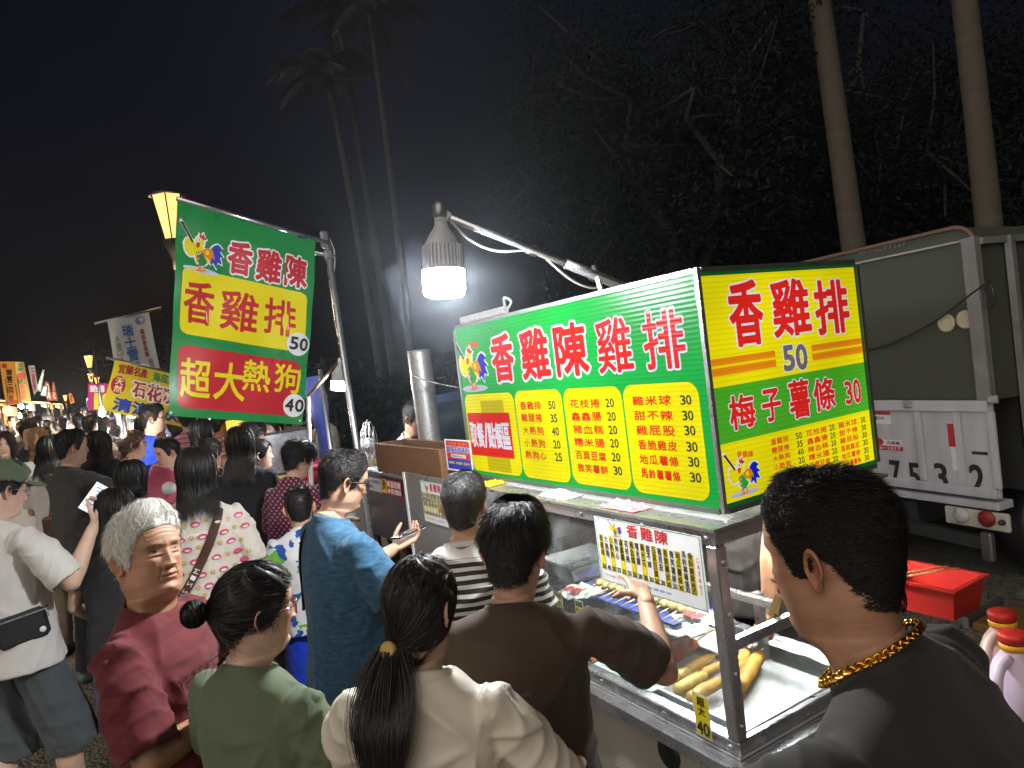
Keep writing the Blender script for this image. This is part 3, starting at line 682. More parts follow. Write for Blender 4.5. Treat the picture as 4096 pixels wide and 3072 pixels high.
# ---- price menu stuck on the glass
def menu_poster(label, pn, quad, h=.003, full=True):
    """the white hand-out menu: rooster, shop name, seventeen narrow columns"""
    M, Dk = print_set(['white', 'green', 'red', 'yellow', 'black', 'blue', 'orange', 'brown', 'pale'])
    u0, v0, u1, v1 = quad; W_, H_ = u1 - u0, v1 - v0
    t = thing('menu_poster', pn.P([(u0, v0)], 0)[0], label, 'poster', 'white menu posters on the cart')
    T = lambda a, b, c, d: (u0 + W_ * a, v0 + H_ * b, u0 + W_ * c, v0 + H_ * d)
    pn.rect(u0, v0, u1, v1, h, Dk['white'])
    e = .012
    for q in ((e, e, 1 - e, e + .008), (e, 1 - e - .008, 1 - e, 1 - e)): pn.rect(*T(*q), h + .0008, Dk['green'])
    for q in ((e, e + .012, e + .005, 1 - e - .012), (1 - e - .005, e + .012, 1 - e, 1 - e - .012)): pn.rect(*T(*q), h + .0008, Dk['green'])
    rooster(pn, T(.15, .74, .29, .985), h + .0008, Dk, .0003)
    for k, ch in enumerate('香雞陳'): pn.char(ch, T(.34 + .135 * k, .78, .45 + .135 * k, .965), h + .001, Dk['red'], .025)
    items = [('香雞排', '50'), ('大熱狗', '40'), ('小熱狗', '20'), ('熱狗心', '25'), ('鑫鑫腸', '20'), ('花枝捲', '20'), ('豬血糕', '20'), ('糯米腸', '20'), ('雞米花', '30'), ('甜不辣', '30'), ('百頁豆腐', '20'), ('雞屁股', '30'), ('香脆雞皮', '30'), ('微笑薯餅', '30'), ('地瓜薯條', '30'), ('馬鈴薯薯條', '30'), ('香酥雞腿捲', '35')]
    for i, (nm, pr) in enumerate(items):
        a = .035 + i * .0525; b = a + .043
        if i % 2 == 0: pn.rect(*T(a - .002, .19, b + .002, .73), h + .0008, Dk['yellow'])
        top = .72 if len(nm) < 5 else .75; bot = .40 - (.11 if len(nm) > 3 else 0) - (.0 if len(nm) < 5 else .02)
        pn.column(nm, T(a + .004, bot, b - .004, top), h + .0014, Dk['black'], .02, gap=.12)
        pn.line(pr, T(a + .003, .20, b - .003, .27), h + .0014, Dk['black'], .03, gap=.08)
    pn.line('口味甘梅辣味', T(.06, .09, .40, .125), h + .001, Dk['red'], .0, gap=.25); pn.line('椒鹽原味', T(.48, .09, .70, .125), h + .001, Dk['blue'], .0, gap=.25)
    pn.column('口味原味梅子', T(.945, .2, .965, .70), h + .001, Dk['red'], .0, gap=.3)
    pn.mb.build('sheet', M, t)
    return t
PF = Panel((CX0 + .009, 4.6, 0), (0, -1, 0), (0, 0, 1))      # the plane of the front glass
PF = Panel((CX0 - .003, 4.6, 0), (0, -1, 0), (0, 0, 1))
a = PF.uv(2376, 2058); b = PF.uv(2842, 2450); c = PF.uv(2410, 2320); d = PF.uv(2806, 2148)
menu_poster('white menu sheet with yellow columns stuck on the front glass of the display case', PF, ((a[0] + c[0]) / 2, (c[1] + b[1]) / 2, (b[0] + d[0]) / 2, (a[1] + d[1]) / 2))

# ---- price tags on the glass
def price_tag(label, pn, quad, lines, h=.006, tall=False):
    M, Dk = print_set(['yellow', 'black', 'brown', 'white']); u0, v0, u1, v1 = quad; W_, H_ = u1 - u0, v1 - v0
    t = thing('price_tag', pn.P([(u0, v0)], 0)[0], label, 'price tag', 'yellow price tags of the food cart')
    T = lambda a, b, c, d: (u0 + W_ * a, v0 + H_ * b, u0 + W_ * c, v0 + H_ * d)
    pn.rect(u0, v0, u1, v1, h, Dk['white']); pn.rect(*T(.06, .04, .94, .96), h + .001, Dk['yellow'])
    for txt, q, k, v in lines:
        if v: pn.column(txt, T(*q), h + .002, Dk[k], .03)
        else: pn.line(txt, T(*q), h + .002, Dk[k], .035, gap=.08)
    pn.mb.build('card', M, t)
def quadpx(pn, *b): return pn.pxbox(*b)
zz = lambda x, y: (2000 + .7063 * x, 1900 + .7063 * y)
PT = Panel((CX0 - .002, 4.6, 0), (0, -1, 0), (0, 0, 1))
a = PT.uv(*zz(1095, 1215)); b = PT.uv(*zz(1207, 1495)); c = PT.uv(*zz(1120, 1450)); d = PT.uv(*zz(1190, 1260))
price_tag('tall yellow tag reading 40 low on the front glass beside the corner post', PT, ((a[0] + c[0]) / 2, (b[1] + c[1]) / 2 - .005, (b[0] + d[0]) / 2, (a[1] + d[1]) / 2), [('超大', (.28, .5, .75, .93), 'brown', True), ('40', (.12, .07, .88, .36), 'black', False)])
# three small tags stand in a row on the food trays behind the glass
for k, (x0, y0, x1, y1, txt) in enumerate(((312, 662, 358, 772, '花枝捲'), (432, 708, 478, 822, '鑫鑫腸'), (563, 765, 612, 850, '糯米腸'))):
    xp = CX0 + .16; pn = Panel((xp, 4.6, 0), (0, -1, 0), (0, 0, 1)); q = pn.pxbox(*zz(x0, y0), *zz(x1, y1 if k < 2 else y1 + 30))
    price_tag(('small yellow tag reading 20 beside the brown shirt man\'s ear', 'small yellow tag reading 20 in the middle of the row in the case', 'small yellow tag reading 20 next to the pointing hand')[k], pn, q, [(txt, (.1, .68, .9, .92), 'black', False), ('20', (.14, .1, .86, .56), 'black', False)], .003)

# ---- food
BATTER = mat('golden_batter', lin(222, 165, 70), .55, var=.22, vscale=18, bump=.35, bscale=60)
BATTER2 = mat('pale_batter', lin(225, 190, 95), .55, var=.18, vscale=18, bump=.3, bscale=60)
SAUS = mat('fried_sausage', lin(214, 108, 54), .35, var=.3, vscale=20, bump=.15, bscale=60)
BAMBOO = mat('bamboo_stick', lin(225, 195, 130), .5)
BLUET = mat('blue_plastic_tray', lin(60, 85, 190), .35, var=.1)
TOFU = mat('grey_rice_cake', lin(120, 115, 85), .6, var=.4, vscale=40, bump=.5, bscale=80)
SQUID = mat('battered_squid', lin(205, 170, 110), .6, var=.25, vscale=30, bump=.6, bscale=50)
def tray(label, c, d, h, m, rot=0.0, name='food_tray'):
    t = thing(name, c, label, 'tray', 'food trays in the display case'); x, y = d[0] / 2, d[1] / 2; e = .018; rs = []
    cr, sr = math.cos(rot), math.sin(rot)
    def ring(ax, ay, z): return [(c[0] + px * cr - py * sr, c[1] + px * sr + py * cr, c[2] + z) for px, py in ((-ax, -ay), (ax, -ay), (ax, ay), (-ax, ay))]
    mb = MB(); rs = [ring(x, y, h - .006), ring(x + .006, y, h - .006), ring(x + .006, y + .006, h), ring(x - .004, y - .004, h), ring(x - e, y - e, .012), ring(x - e - .01, y - e - .01, .003)]
    mb.rings(rs[1:], 0, (False, True), False); mb.rings([ring(x - e + .004, y - e + .004, 0), ring(x + .004, y + .004, h - .008)], 0, (True, False), False); mb.build('pan', m, t); return t
Z0 = CZ0 + .001
tray('wide empty aluminium tray by the corner post of the display case', (1.80, 1.63, Z0), (.56, .36, ), .045, ALU)
tray('aluminium tray holding pale corn dogs behind the front glass', (1.64, 1.97, Z0), (.30, .30), .045, ALU)
tray('steel tray holding red sausages behind the small yellow tags', (1.62, 2.29, Z0), (.30, .30), .045, STEEL)
def corn_dog(label, a, b, r, m, stick=.11, name='corn_dog', grp='corn dogs on the trays'):
    a = np.array(a, float); b = np.array(b, float); d = (b - a) / np.linalg.norm(b - a)
    t = thing(name, a, label, 'corn dog' if name == 'corn_dog' else 'skewer', grp)
    n = 9; P = [a + (b - a) * k / (n - 1) + rng.normal(0, .0012, 3) for k in range(n)]; rr = r * (1 + .05 * np.sin(np.linspace(0, 3.14, n)) + rng.normal(0, .02, n))
    mb = MB(); mb.tube(P, rr, 0, 14, dome=True); mb.build('batter' if name == 'corn_dog' else 'morsel', m, t)
    mb = MB(); mb.tube([b - d * .01, b + d * (stick + r)], .0028, 0, 6); mb.build('stick', BAMBOO, t)
def foodpx(x, y, z): return at_z(*zz(x, y), z)
for lab, p, q, r, m in (
        ('golden corn dog on the tray beyond the corner post, uppermost of the two there', (1330, 1130), (1400, 1010), .021, BATTER),
        ('plump golden corn dog lying alone on the empty tray side, lower of the two there', (1368, 1185), (1465, 1025), .023, BATTER),
        ('long pale corn dog lowest on the tray, above the tall yellow tag', (1085, 1258), (1235, 1175), .020, BATTER),
        ('pale yellow corn dog at mid tray, its tip beside the brown sleeve', (1010, 1210), (1145, 1140), .020, BATTER2),
        ('pale yellow corn dog just above its twin, by the brown sleeve', (985, 1150), (1055, 1118), .019, BATTER2),
        ('golden corn dog leaning on another, centre of the tray', (1070, 1105), (1190, 1035), .018, BATTER),
        ('golden corn dog under its neighbour, touching the corner post', (1150, 1120), (1235, 1085), .018, BATTER),
        ('short pale corn dog peeking above the brown sleeve', (890, 1050), (955, 1035), .019, BATTER2)):
    z = Z0 + .05; corn_dog(lab, foodpx(*p, z), foodpx(*q, z), r, m)
for lab, p, q in (('orange brown fried sausage skewer, longest of the pair beside the hand', (880, 1000), (1055, 935)), ('orange brown fried sausage skewer, lower of the pair beside the hand', (965, 1055), (1095, 955))):
    corn_dog(lab, foodpx(*p, Z0 + .05), foodpx(*q, Z0 + .05), .019, SAUS, .14, 'sausage_skewer', 'fried sausage skewers')
for k in range(27):
    i, j = k % 9, k // 9; c = np.array([1.52 + .023 * i, 2.20 + .085 * j + rng.uniform(-.01, .01), Z0 + .035 + .012 * (i % 2)]); d = np.array([.02, .09, 0]) * rng.uniform(.8, 1)
    t = thing('sausage', c, 'small red sausage in the pile behind the small yellow tags', 'sausage', 'red sausages in the steel tray')
    mb = MB(); mb.tube([c - d * .5, c + [.004, 0, .004], c + d * .5], [.0105, .012, .0105], 0, 10, dome=True); mb.build('casing', mat('red_sausage', lin(214, 92, 52), .3, var=.2, vscale=30), t)
# raised blue tray of skewers
bt = (1.83, 2.22, .93); tray('blue plastic tray of skewers raised on a shelf inside the case', bt, (.26, .62), .02, BLUET)
for k in range(13):
    y = 1.95 + .045 * k; m = (TOFU, SQUID, SQUID)[0 if 3 < k < 9 else 1]
    corn_dog('grey rice cake skewer lying across the blue tray' if m is TOFU else 'battered squid skewer lying across the blue tray', (1.86, y, .955), (1.80, y - .012, .955), .016, m, .10, 'snack_skewer', 'skewers on the blue tray')
t = thing('wax_paper', (2.03, 1.60, Z0), 'crumpled white wax paper sheet lying past the empty tray', 'paper'); mb = MB(); n = 9; V = [(2.0 + .011 * i * 1.0, 1.50 + .05 * j, Z0 + .05 + rng.uniform(0, .012)) for i in range(n) for j in range(n)]
mb.add(V, [[i * n + j, (i + 1) * n + j, (i + 1) * n + j + 1, i * n + j + 1] for i in range(n - 1) for j in range(n - 1)]); mb.build('sheet', WHITEP, t)
t = thing('wooden_tongs', (1.93, 1.55, Z0 + .05), 'pale wooden tongs standing against the inner rail of the case', 'tongs'); a = at_z(*zz(1545, 790), 1.06); b = at_z(*zz(1580, 680), 1.16)
for dx in (-.008, .008): mb = MB(); mb.bar(a + [dx * 1.6, 0, 0], b + [dx * .4, 0, 0], .018, .004, 0, up=(1, .3, 0), bev=.001); mb.build('arm', BAMBOO, t)
for k in range(10):
    c = np.array([1.60 + .028 * (k % 5), 1.80 + .05 * (k // 5) + rng.uniform(-.01, .01), Z0 + .03]); t = thing('fried_ball', c, 'small golden fried ball in the row between the trays', 'snack', 'golden fried balls between the trays'); mb = MB(); mb.tube([c - [.006, 0, 0], c + [.006, .003, 0]], [.016, .017], 0, 10, dome=True); mb.build('crust', BATTER, t)
# paper bags with red print
for lab, p in (('crumpled white paper bag with red print beside the skewers', (455, 690)), ('white paper bag with red print by the corner post shelf', (1150, 840))):
    c = at_z(*zz(*p), .93); t = thing('paper_bag', c, lab, 'bag', 'printed paper bags'); mb = MB(); n = 7; V = []
    for i in range(n):
        for j in range(n): V.append((c[0] + (i - 3) * .025, c[1] + (j - 3) * .028, c[2] + .012 + rng.uniform(0, .022)))
    mb.add(V, [[i * n + j, (i + 1) * n + j, (i + 1) * n + j + 1, i * n + j + 1] for i in range(n - 1) for j in range(n - 1)]); mb.build('paper', WHITEP, t)
    M, Dk = print_set(['red']); pn = Panel((c[0] - .05, c[1] + .06, c[2] + .037), (0, -1, 0), (1, 0, 0)); pn.line('香雞', (0, 0, .09, .05), 0, 0, .05); pn.mb.build('print', M, t)
# pans and bowls further along the case
for lab, p, r in (('round steel bowl at the far end of the case', (480, 560), .055), ('small round steel bowl beside a larger one', (560, 520), .05)):
    c = at_z(*zz(*p), .92); t = thing('steel_bowl', c, lab, 'bowl', 'steel bowls'); mb = MB(); mb.lathe([(r * .6, 0), (r * .9, .02), (r, .045), (r * 1.04, .047), (r * .96, .044), (r * .85, .02), (r * .5, .006)], c, 0, 20); mb.build('bowl_shell', STEEL, t)
c = at_z(*zz(365, 520), 1.0); tray('deep steel pan at the far end of the case', (c[0] + .1, c[1], .96), (.3, .26), .07, STEEL)
# things on the roof edge below the sign: plastic bags and a pink wrapper
for lab, p, col, s in (('clear plastic bags heaped on the steel roof edge under the sign', (2230, 1985), (.75, .77, .8), .11), ('pink printed wrapper lying on the roof edge under the sign', (2490, 2030), lin(235, 150, 160), .12), ('yellow packet on the steel roof under the sign end', (2000, 1930), lin(235, 195, 40), .06)):
    c = at_z(*p, CZ1 + .012); t = thing('plastic_packet', c, lab, 'packet', 'packets on the cart roof'); mb = MB(); n = 9; V = []
    for i in range(n):
        for j in range(n): V.append((CX0 + .012 + .095 * i / (n - 1), c[1] + s * 1.6 * (j / (n - 1) - .5), c[2] + rng.uniform(.002, .02) * (1 if 0 < i < 8 and 0 < j < 8 else .1)))
    mb.add(V, [[i * n + j, (i + 1) * n + j, (i + 1) * n + j + 1, i * n + j + 1] for i in range(n - 1) for j in range(n - 1)]); mb.build('film', mat('packet_%d' % int(s * 1000), col, .25, var=.15, vscale=30), t)

# ---- stove end of the cart: dark cabinet, wooden box, chimney, warning labels, acrylic guard
def build_stove():
    XF = 1.45; yA, yB = 3.15, 4.35
    t = thing('stove_cabinet', (XF, yA, 0), 'dark steel fryer cabinet at the far end of the cart with warning stickers', 'cabinet')
    mb = MB(); mb.box((XF + .36, (yA + yB) / 2, 1.19), (.7, yB - yA, .40)); mb.build('body', DSTEEL, t)
    for y in (yB - .03, (yA + yB) / 2 + .15, yA + .03):
        for dx in (.03, .66): mb = MB(); mb.box((XF + dx, y, .5), (.035, .035, .98)); mb.build('leg', RUST, t)
    mb = MB(); mb.box((XF + .06, (yA + yB) / 2, .62), (.024, yB - yA - .04, .03)); mb.build('brace', RUST, t)
    mb = MB(); mb.box((XF + .36, (yA + yB) / 2, 1.395), (.74, yB - yA + .02, .012)); mb.build('top_plate', STEEL, t)
    z4 = lambda x, y: (1100 + .5424 * x, 1600 + .5424 * y); pn = Panel((XF + .003, 6, 0), (0, -1, 0), (0, 0, 1)); M, Dk = print_set(['red', 'white', 'yellow', 'black', 'green', 'pale'])
    q = pn.pxbox(*z4(790, 590), *z4(935, 700)); u0, v0, u1, v1 = q; w_, h_ = u1 - u0, v1 - v0; T = lambda a, b, c, d: (u0 + w_ * a, v0 + h_ * b, u0 + w_ * c, v0 + h_ * d)
    pn.rect(*q, .003, Dk['red']); pn.rect(*T(.03, .05, .28, .95), .004, Dk['yellow']); pn.char('燙', T(.06, .25, .25, .9), .005, Dk['black'], .02); pn.line('高溫危險', T(.32, .52, .97, .92), .005, Dk['white'], .03); pn.line('請勿觸摸', T(.48, .1, .97, .42), .005, Dk['white'], .03); pn.disc((u0 + w_ * .39, v0 + h_ * .25), w_ * .05, h_ * .14, .005, Dk['white'])
    q = pn.pxbox(*z4(690, 575), *z4(788, 670)); pn.rect(*q, .003, Dk['pale']); u0, v0, u1, v1 = q; pn.line('本店衛生', (u0 + .02, v0 + (v1 - v0) * .6, u1 - .01, v0 + (v1 - v0) * .85), .004, Dk['black'], .02); pn.line('優良', (u0 + .02, v0 + (v1 - v0) * .2, u0 + .1, v0 + (v1 - v0) * .45), .004, Dk['green'], .03)
    pn.mb.build('warning_sticker', M, t)
    # wooden box on top
    WOOD = mat('scorched_wood', lin(112, 76, 46), .75, var=.4, vscale=5, bump=.2, bscale=20, stretch=(8, 1, 8))
    b0 = at_x(1500, 1800, XF + .02); b1 = at_x(1762, 1860, XF + .02); y1, y0 = b0[1], b1[1]; zt = at_x(1640, 1805, XF + .02)[2]
    tb = thing('wooden_box', (XF, y0, 1.402), 'long scorched wooden box lying on the dark cabinet beside the chimney', 'box')
    mb = MB(); zc = 1.402; hh = .165; L = y1 - y0
    mb.box((XF + .03, (y0 + y1) / 2, zc + hh / 2), (.02, L, hh), bev=.003); mb.box((XF + .21, (y0 + y1) / 2, zc + hh / 2), (.02, L, hh), bev=.003)
    for y in (y0 + .012, y1 - .012): mb.box((XF + .12, y, zc + hh / 2), (.158, .02, hh - .004), bev=.002)
    mb.box((XF + .12, (y0 + y1) / 2, zc + .012), (.158, L - .05, .02)); mb.build('box_shell', WOOD, tb)
    # chimney
    D = at_x(1690, 1560, XF + .30); bt = at_d(1722, 1770, np.dot(AX[:, 2], D - CAM)); tp = at_d(1676, 1400, np.dot(AX[:, 2], D - CAM))
    r = (1735 - 1643) / 2 * np.dot(AX[:, 2], D - CAM) / F_PX
    tc = thing('chimney_pipe', bt, 'speckled galvanised stove chimney with a blue base ring', 'chimney')
    mb = MB(); n = 30; hgt = tp[2] - 1.46; mb.lathe([(r * 1.04 if k in (19, 20) else r, hgt * k / n) for k in range(n + 1)] + [(r * .93, hgt), (r * .93, hgt - .2)], (bt[0], bt[1], 1.46), 0, 24, cap=(False, True)); mb.build('flue', GALV, tc)
    mb = MB(); mb.lathe([(r * 1.4, 0), (r * 1.45, .04), (r * 1.3, .06), (r * 1.32, .10), (r * 1.1, .12), (r * 1.02, .14)], (bt[0], bt[1], 1.402), 0, 24); mb.build('base_ring', mat('dark_blue_paint', (.02, .045, .11), .45, var=.3, bump=.2), tc)
    mb = MB(); mb.tube(smoothpath([(bt[0] - r, bt[1], tp[2] - .14), (bt[0] - .1, bt[1] - .3, tp[2] - .19), (XS + .02, YE + .02, tp[2] - .24)], 12), .003, 0, 5); mb.build('guy_wire', GALV, tc)
    # scratched acrylic guard with its menu poster
    ga = at_x(1613, 1888, XF - .05); gb = at_x(1664, 2225, XF - .05); gr = 2.62
    tg = thing('acrylic_guard', (XF - .05, ga[1], gb[2]), 'tall scratched grey acrylic guard sheet beside the fryer cabinet', 'guard panel')
    mb = MB(); mb.box((XF - .05, (ga[1] + gr) / 2, (ga[2] + .75) / 2), (.006, ga[1] - gr, ga[2] - .75)); mb.build('sheet', mat('greyed_acrylic', lin(120, 118, 116), .3, var=.3, vscale=6, spec=.6), tg)
    mb = MB(); mb.box((XF - .05, ga[1] - .012, (ga[2] + .75) / 2), (.014, .024, ga[2] - .75)); mb.build('edge_strip', WHITEP, tg)
    P2 = Panel((XF - .054, 6, 0), (0, -1, 0), (0, 0, 1)); q = P2.pxbox(*z4(1068, 590), *z4(1265, 900)); q = P2.uv(*z4(1072, 590)), P2.uv(*z4(1105, 890)); uu = q[0][0]; v1 = q[0][1]; v0 = q[1][1]
    menu_poster('white menu sheet hung on the grey acrylic guard, half hidden by the striped shirt man', P2, (uu, v0, uu + (v1 - v0) * 1.55, v1))
build_stove()
# market stall number card, red and blue
def market_card():
    z3 = lambda x, y: (1500 + .7232 * x, 700 + .7232 * y); X = 1.5; pn = Panel((X, 6, 0), (0, -1, 0), (0, 0, 1)); a = pn.uv(*z3(382, 1462)); b = pn.uv(*z3(545, 1640)); c = pn.uv(*z3(405, 1640)); d = pn.uv(*z3(525, 1465))
    u0, v0, u1, v1 = (a[0] + c[0]) / 2, (b[1] + c[1]) / 2, (b[0] + d[0]) / 2, (a[1] + d[1]) / 2; M, Dk = print_set(['white', 'red', 'blue', 'yellow', 'orange', 'black']); w_, h_ = u1 - u0, v1 - v0; T = lambda a, b, c, d: (u0 + w_ * a, v0 + h_ * b, u0 + w_ * c, v0 + h_ * d)
    t = thing('stall_card', (X, 6 - u1, v0), 'small red and blue market permit card standing beside the box sign', 'sign')
    pn.rect(u0, v0, u1, v1, 0, Dk['white']); pn.rect(*T(.05, .38, .95, .96), .0008, Dk['red']); pn.rect(*T(.05, .06, .95, .38), .0008, Dk['blue'])
    pn.line('幸福宜蘭 觀光夜市', T(.12, .82, .88, .91), .0016, Dk['orange'], .02); pn.line('頭城吉祥夜市', T(.08, .58, .92, .78), .0012, Dk['white'], .09); pn.line('頭城吉祥夜市', T(.08, .58, .92, .78), .002, Dk['blue'], .03)
    pn.rect(*T(.22, .43, .78, .53), .0014, Dk['white']); pn.line('攤商編號633', T(.26, .45, .74, .51), .002, Dk['black'], .02); pn.line('遊頭城 吃海鮮 逛夜市', T(.1, .22, .9, .30), .0016, Dk['yellow'], .03)
    pn.mb.build('card', M, t)
market_card()

# ---- beyond the case: red box with chopsticks, serving board, juice jugs
def side_table():
    z8 = lambda x, y: (2900 + .7667 * x, 1800 + .7667 * y)
    zt = .98; A = at_z(*z8(1010, 640), zt); B = at_z(*z8(1270, 830), zt)
    t = thing('side_table', (2.62, 1.45, 0), 'steel topped side table with a worn brown board edge beyond the display case', 'table')
    ex, ey = at_z(4012, 2395, zt)[:2]; x0, y0 = 2.28, ey - .5; cx_, cy_ = (x0 + ex) / 2, (y0 + ey) / 2; wx, wy = ex - x0, .5
    mb = MB(); mb.box((cx_, cy_, zt - .03), (wx, wy, .03), bev=.006); mb.build('table_top', mat('worn_board', lin(120, 90, 50), .45, var=.3, vscale=7), t)
    mb = MB(); mb.box((cx_, ey + .009, zt - .015), (wx + .02, .016, .035)); mb.box((ex + .009, cy_, zt - .015), (.016, wy - .02, .035)); mb.build('rim', DSTEEL, t)
    for x in (x0 + .06, ex - .06):
        for y in (y0 + .06, ey - .06): mb = MB(); mb.box((x, y, (zt - .045) / 2), (.03, .03, zt - .045)); mb.build('leg', DSTEEL, t)
    RED = mat('red_plastic', lin(192, 44, 36), .35, var=.08)
    c = at_z(*z8(1095, 800), zt); cx, cy = c[0], c[1] + .02; t = thing('red_crate', (cx, cy, zt), 'open red plastic box of chopsticks on the side table', 'box')
    def ring(a, b, z): return [(cx - a, cy - b, z), (cx + a, cy - b, z), (cx + a, cy + b, z), (cx - a, cy + b, z)]
    z0 = zt - .012; mb = MB(); mb.rings([ring(.08, .12, z0 + .006), ring(.08, .12, z0), ring(.096, .136, z0 + .10), ring(.108, .148, z0 + .10), ring(.108, .148, z0 + .108), ring(.092, .132, z0 + .108), ring(.076, .116, z0 + .01)][1:], 0, (True, True), False); mb.build('tub', RED, t)
    for k in range(2):
        tk = thing('chopstick', (cx, cy, z0 + .13), 'pale bamboo chopstick lying across the red box', 'chopstick', 'chopsticks on the red box'); mb = MB(); mb.tube([(cx - .10, cy + .08 - .035 * k, z0 + .112), (cx + .10, cy - .02 - .035 * k, z0 + .112)], .003, 0, 6); mb.build('stick', BAMBOO, tk)
    JUG = mat('cloudy_jug_plastic', lin(225, 190, 180), .35, var=.08, vscale=4); JUG2 = mat('cloudy_jug_plastic_two', lin(215, 195, 215), .35, var=.08, vscale=4)
    zj = at_d(*z8(1505, 985), 1.68)[2]; dj = min(np.linspace(1.6, 2.4, 200), key=lambda d: abs(at_d(*z8(1445, 870), d)[2] - zj))
    for lab, p, d, m in (('pinkish plastic jug with a red cap, further of the two', (1445, 870), dj, JUG), ('lilac plastic jug with a red cap, in front of its twin', (1505, 985), 1.68, JUG2)):
        c = at_d(*z8(*p), d); t = thing('plastic_jug', (c[0], c[1], c[2] - .31), lab, 'jug', 'plastic jugs with red caps')
        b = np.array([c[0], c[1], c[2] - .31]); mb = MB(); mb.lathe([(.055, 0), (.068, .01), (.07, .15), (.066, .2), (.045, .255), (.028, .28), (.028, .30)], b, 0, 24)
        mb.tube(smoothpath([b + [-.03, 0, .272], b + [-.075, 0, .262], b + [-.095, 0, .22], b + [-.085, 0, .16], b + [-.066, 0, .13]], 16), .012, 0, 8); mb.build('body', m, t)
        mb = MB(); mb.lathe([(.031, .287), (.032, .3), (.03, .302)], b, 0, 20); mb.build('collar', mat('yellow_plastic', lin(235, 170, 40), .4), t)
        mb = MB(); mb.lathe([(.031, .303), (.032, .322), (.028, .326)], b, 0, 20); mb.build('cap', RED, t)
    mb = MB(); q = at_d(*z8(1505, 985), 1.68); t = thing('low_table', (q[0] + .1, q[1] + .05, 0), 'low steel table carrying the plastic jugs', 'table'); zt2 = q[2] - .31
    mb.box((q[0] + .12, q[1] + .14, zt2 - .012), (.5, .62, .02)); mb.build('table_top', DSTEEL, t)
    for dx in (-.1, .34):
        for dy in (-.14, .42): mb = MB(); mb.box((q[0] + dx, q[1] + dy, (zt2 - .022) / 2), (.03, .03, zt2 - .022)); mb.build('leg', DSTEEL, t)
side_table()
# ------------------------------------------------------------------ people
# Head frame: origin between the ears, x = the person's own right-hand side when seen from behind, y = towards the face, z up.  Real size, metres.
_tz = np.array([-.26, -.22, -.18, -.15, -.135, -.126, -.118, -.110, -.100, -.085, -.068, -.050, -.030, -.010, .010, .030])
_tf = np.array([.050, .034, .026, .026, .034, .052, .072, .080, .084, .083, .085, .086, .087, .088, .091, .094])
_tb = np.array([.085, .080, .077, .074, .073, .072, .072, .072, .073, .076, .080, .086, .092, .097, .100, .101])
_tw = np.array([.068, .057, .0525, .051, .0515, .053, .054, .053, .055, .059, .0635, .067, .070, .0735, .0755, .0765])
def _prof(z):
    z = np.asarray(z, float)
    r = np.sqrt(np.clip(1 - (np.maximum(z, .03) - .03) ** 2 / .088 ** 2, 0, 1))
    f = np.where(z > .03, .094 * r ** .92, np.interp(z, _tz, _tf)); b = np.where(z > .03, .101 * r ** .92, np.interp(z, _tz, _tb)); w = np.where(z > .03, .0765 * r ** .85, np.interp(z, _tz, _tw))
    return f, b, w
def head_pt(a, z, jaw=1.0):
    """skull, face and neck surface without features; a = angle from the face, z = height"""
    f, b, w = _prof(z); ca, sa = np.cos(a), np.sin(a)
    w = w * np.where(z < -.03, 1 + (jaw - 1) * np.clip((-.03 - z) / .05, 0, 1), 1)
    # jaw narrows towards the chin at the front
    k = np.clip((-.045 - z) / .05, 0, 1) * np.clip((z + .13) / .01, 0, 1)
    p = .88 + .30 * k * (ca > 0)
    x = w * np.sign(sa) * np.abs(sa) ** p
    y = np.where(ca > 0, f * np.abs(ca) ** (.82), -b * np.abs(ca) ** .9)
    return x, y
def g2(x, z, cx, cz, sx, sz): return np.exp(-((x - cx) / sx) ** 2 - ((z - cz) / sz) ** 2)
def features(x, z, y, nose=1.0, age=0.0, fem=0.0, cheek=1.0):
    """forward push of the face at (x, z)"""
    ax = np.abs(x); d = np.zeros_like(x)
    d += -.010 * g2(ax, z, .031, .004, .017, .013) + .005 * g2(ax, z, .030, .021, .022, .008) * (1 - .5 * fem) - .003 * g2(x, z, 0, .008, .009, .012)
    d += .0065 * g2(ax, z, .0305, .0025, .0135, .0075)                       # lids over the eyeball
    d += -.0020 * g2(ax, z, .0305, .010, .014, .0025)                        # lid crease
    d += -.0030 * (.35 + age) * g2(ax, z, .030, -.011, .015, .0035) + .0035 * age * g2(ax, z, .031, -.0055, .014, .004)
    t = np.clip((.014 - z) / .052, 0, 1); ridge = (.004 + .0165 * t ** 1.3) * nose * np.exp(-(x / (.0075 + .006 * t)) ** 2) * np.where(z < -.038, np.exp(-((z + .038) / .0065) ** 2), np.where(z > .014, np.exp(-((z - .014) / .012) ** 2), 1))
    d += ridge + .0095 * g2(ax, z, .0135, -.0385, .0075, .0075) - .004 * g2(ax, z, .007, -.0475, .004, .003)
    d += .0035 * cheek * g2(ax, z, .043, -.022, .020, .018)
    d += .0045 * g2(x, z, 0, -.060, .024, .010)                              # muzzle
    d += .0050 * g2(x, z, 0, -.0615, .020, .0048) + .0058 * g2(x, z, 0, -.0735, .017, .0052) - .0036 * g2(x, z, 0, -.0672, .023, .0020) - .0035 * g2(x, z, 0, -.084, .020, .005)
    d += .0055 * g2(x, z, 0, -.101, .019, .012)
    d += -.0024 * (.25 + age) * np.exp(-((ax - (.019 - .28 * (z + .045))) / .0035) ** 2) * np.clip((-.036 - z) / .01, 0, 1) * np.clip((z + .078) / .01, 0, 1)
    if age: 
        for zz in (.046, .058): d += -.0012 * age * np.exp(-((z - zz - .004 * np.cos(x * 60)) / .0022) ** 2) * (ax < .045)
    return d

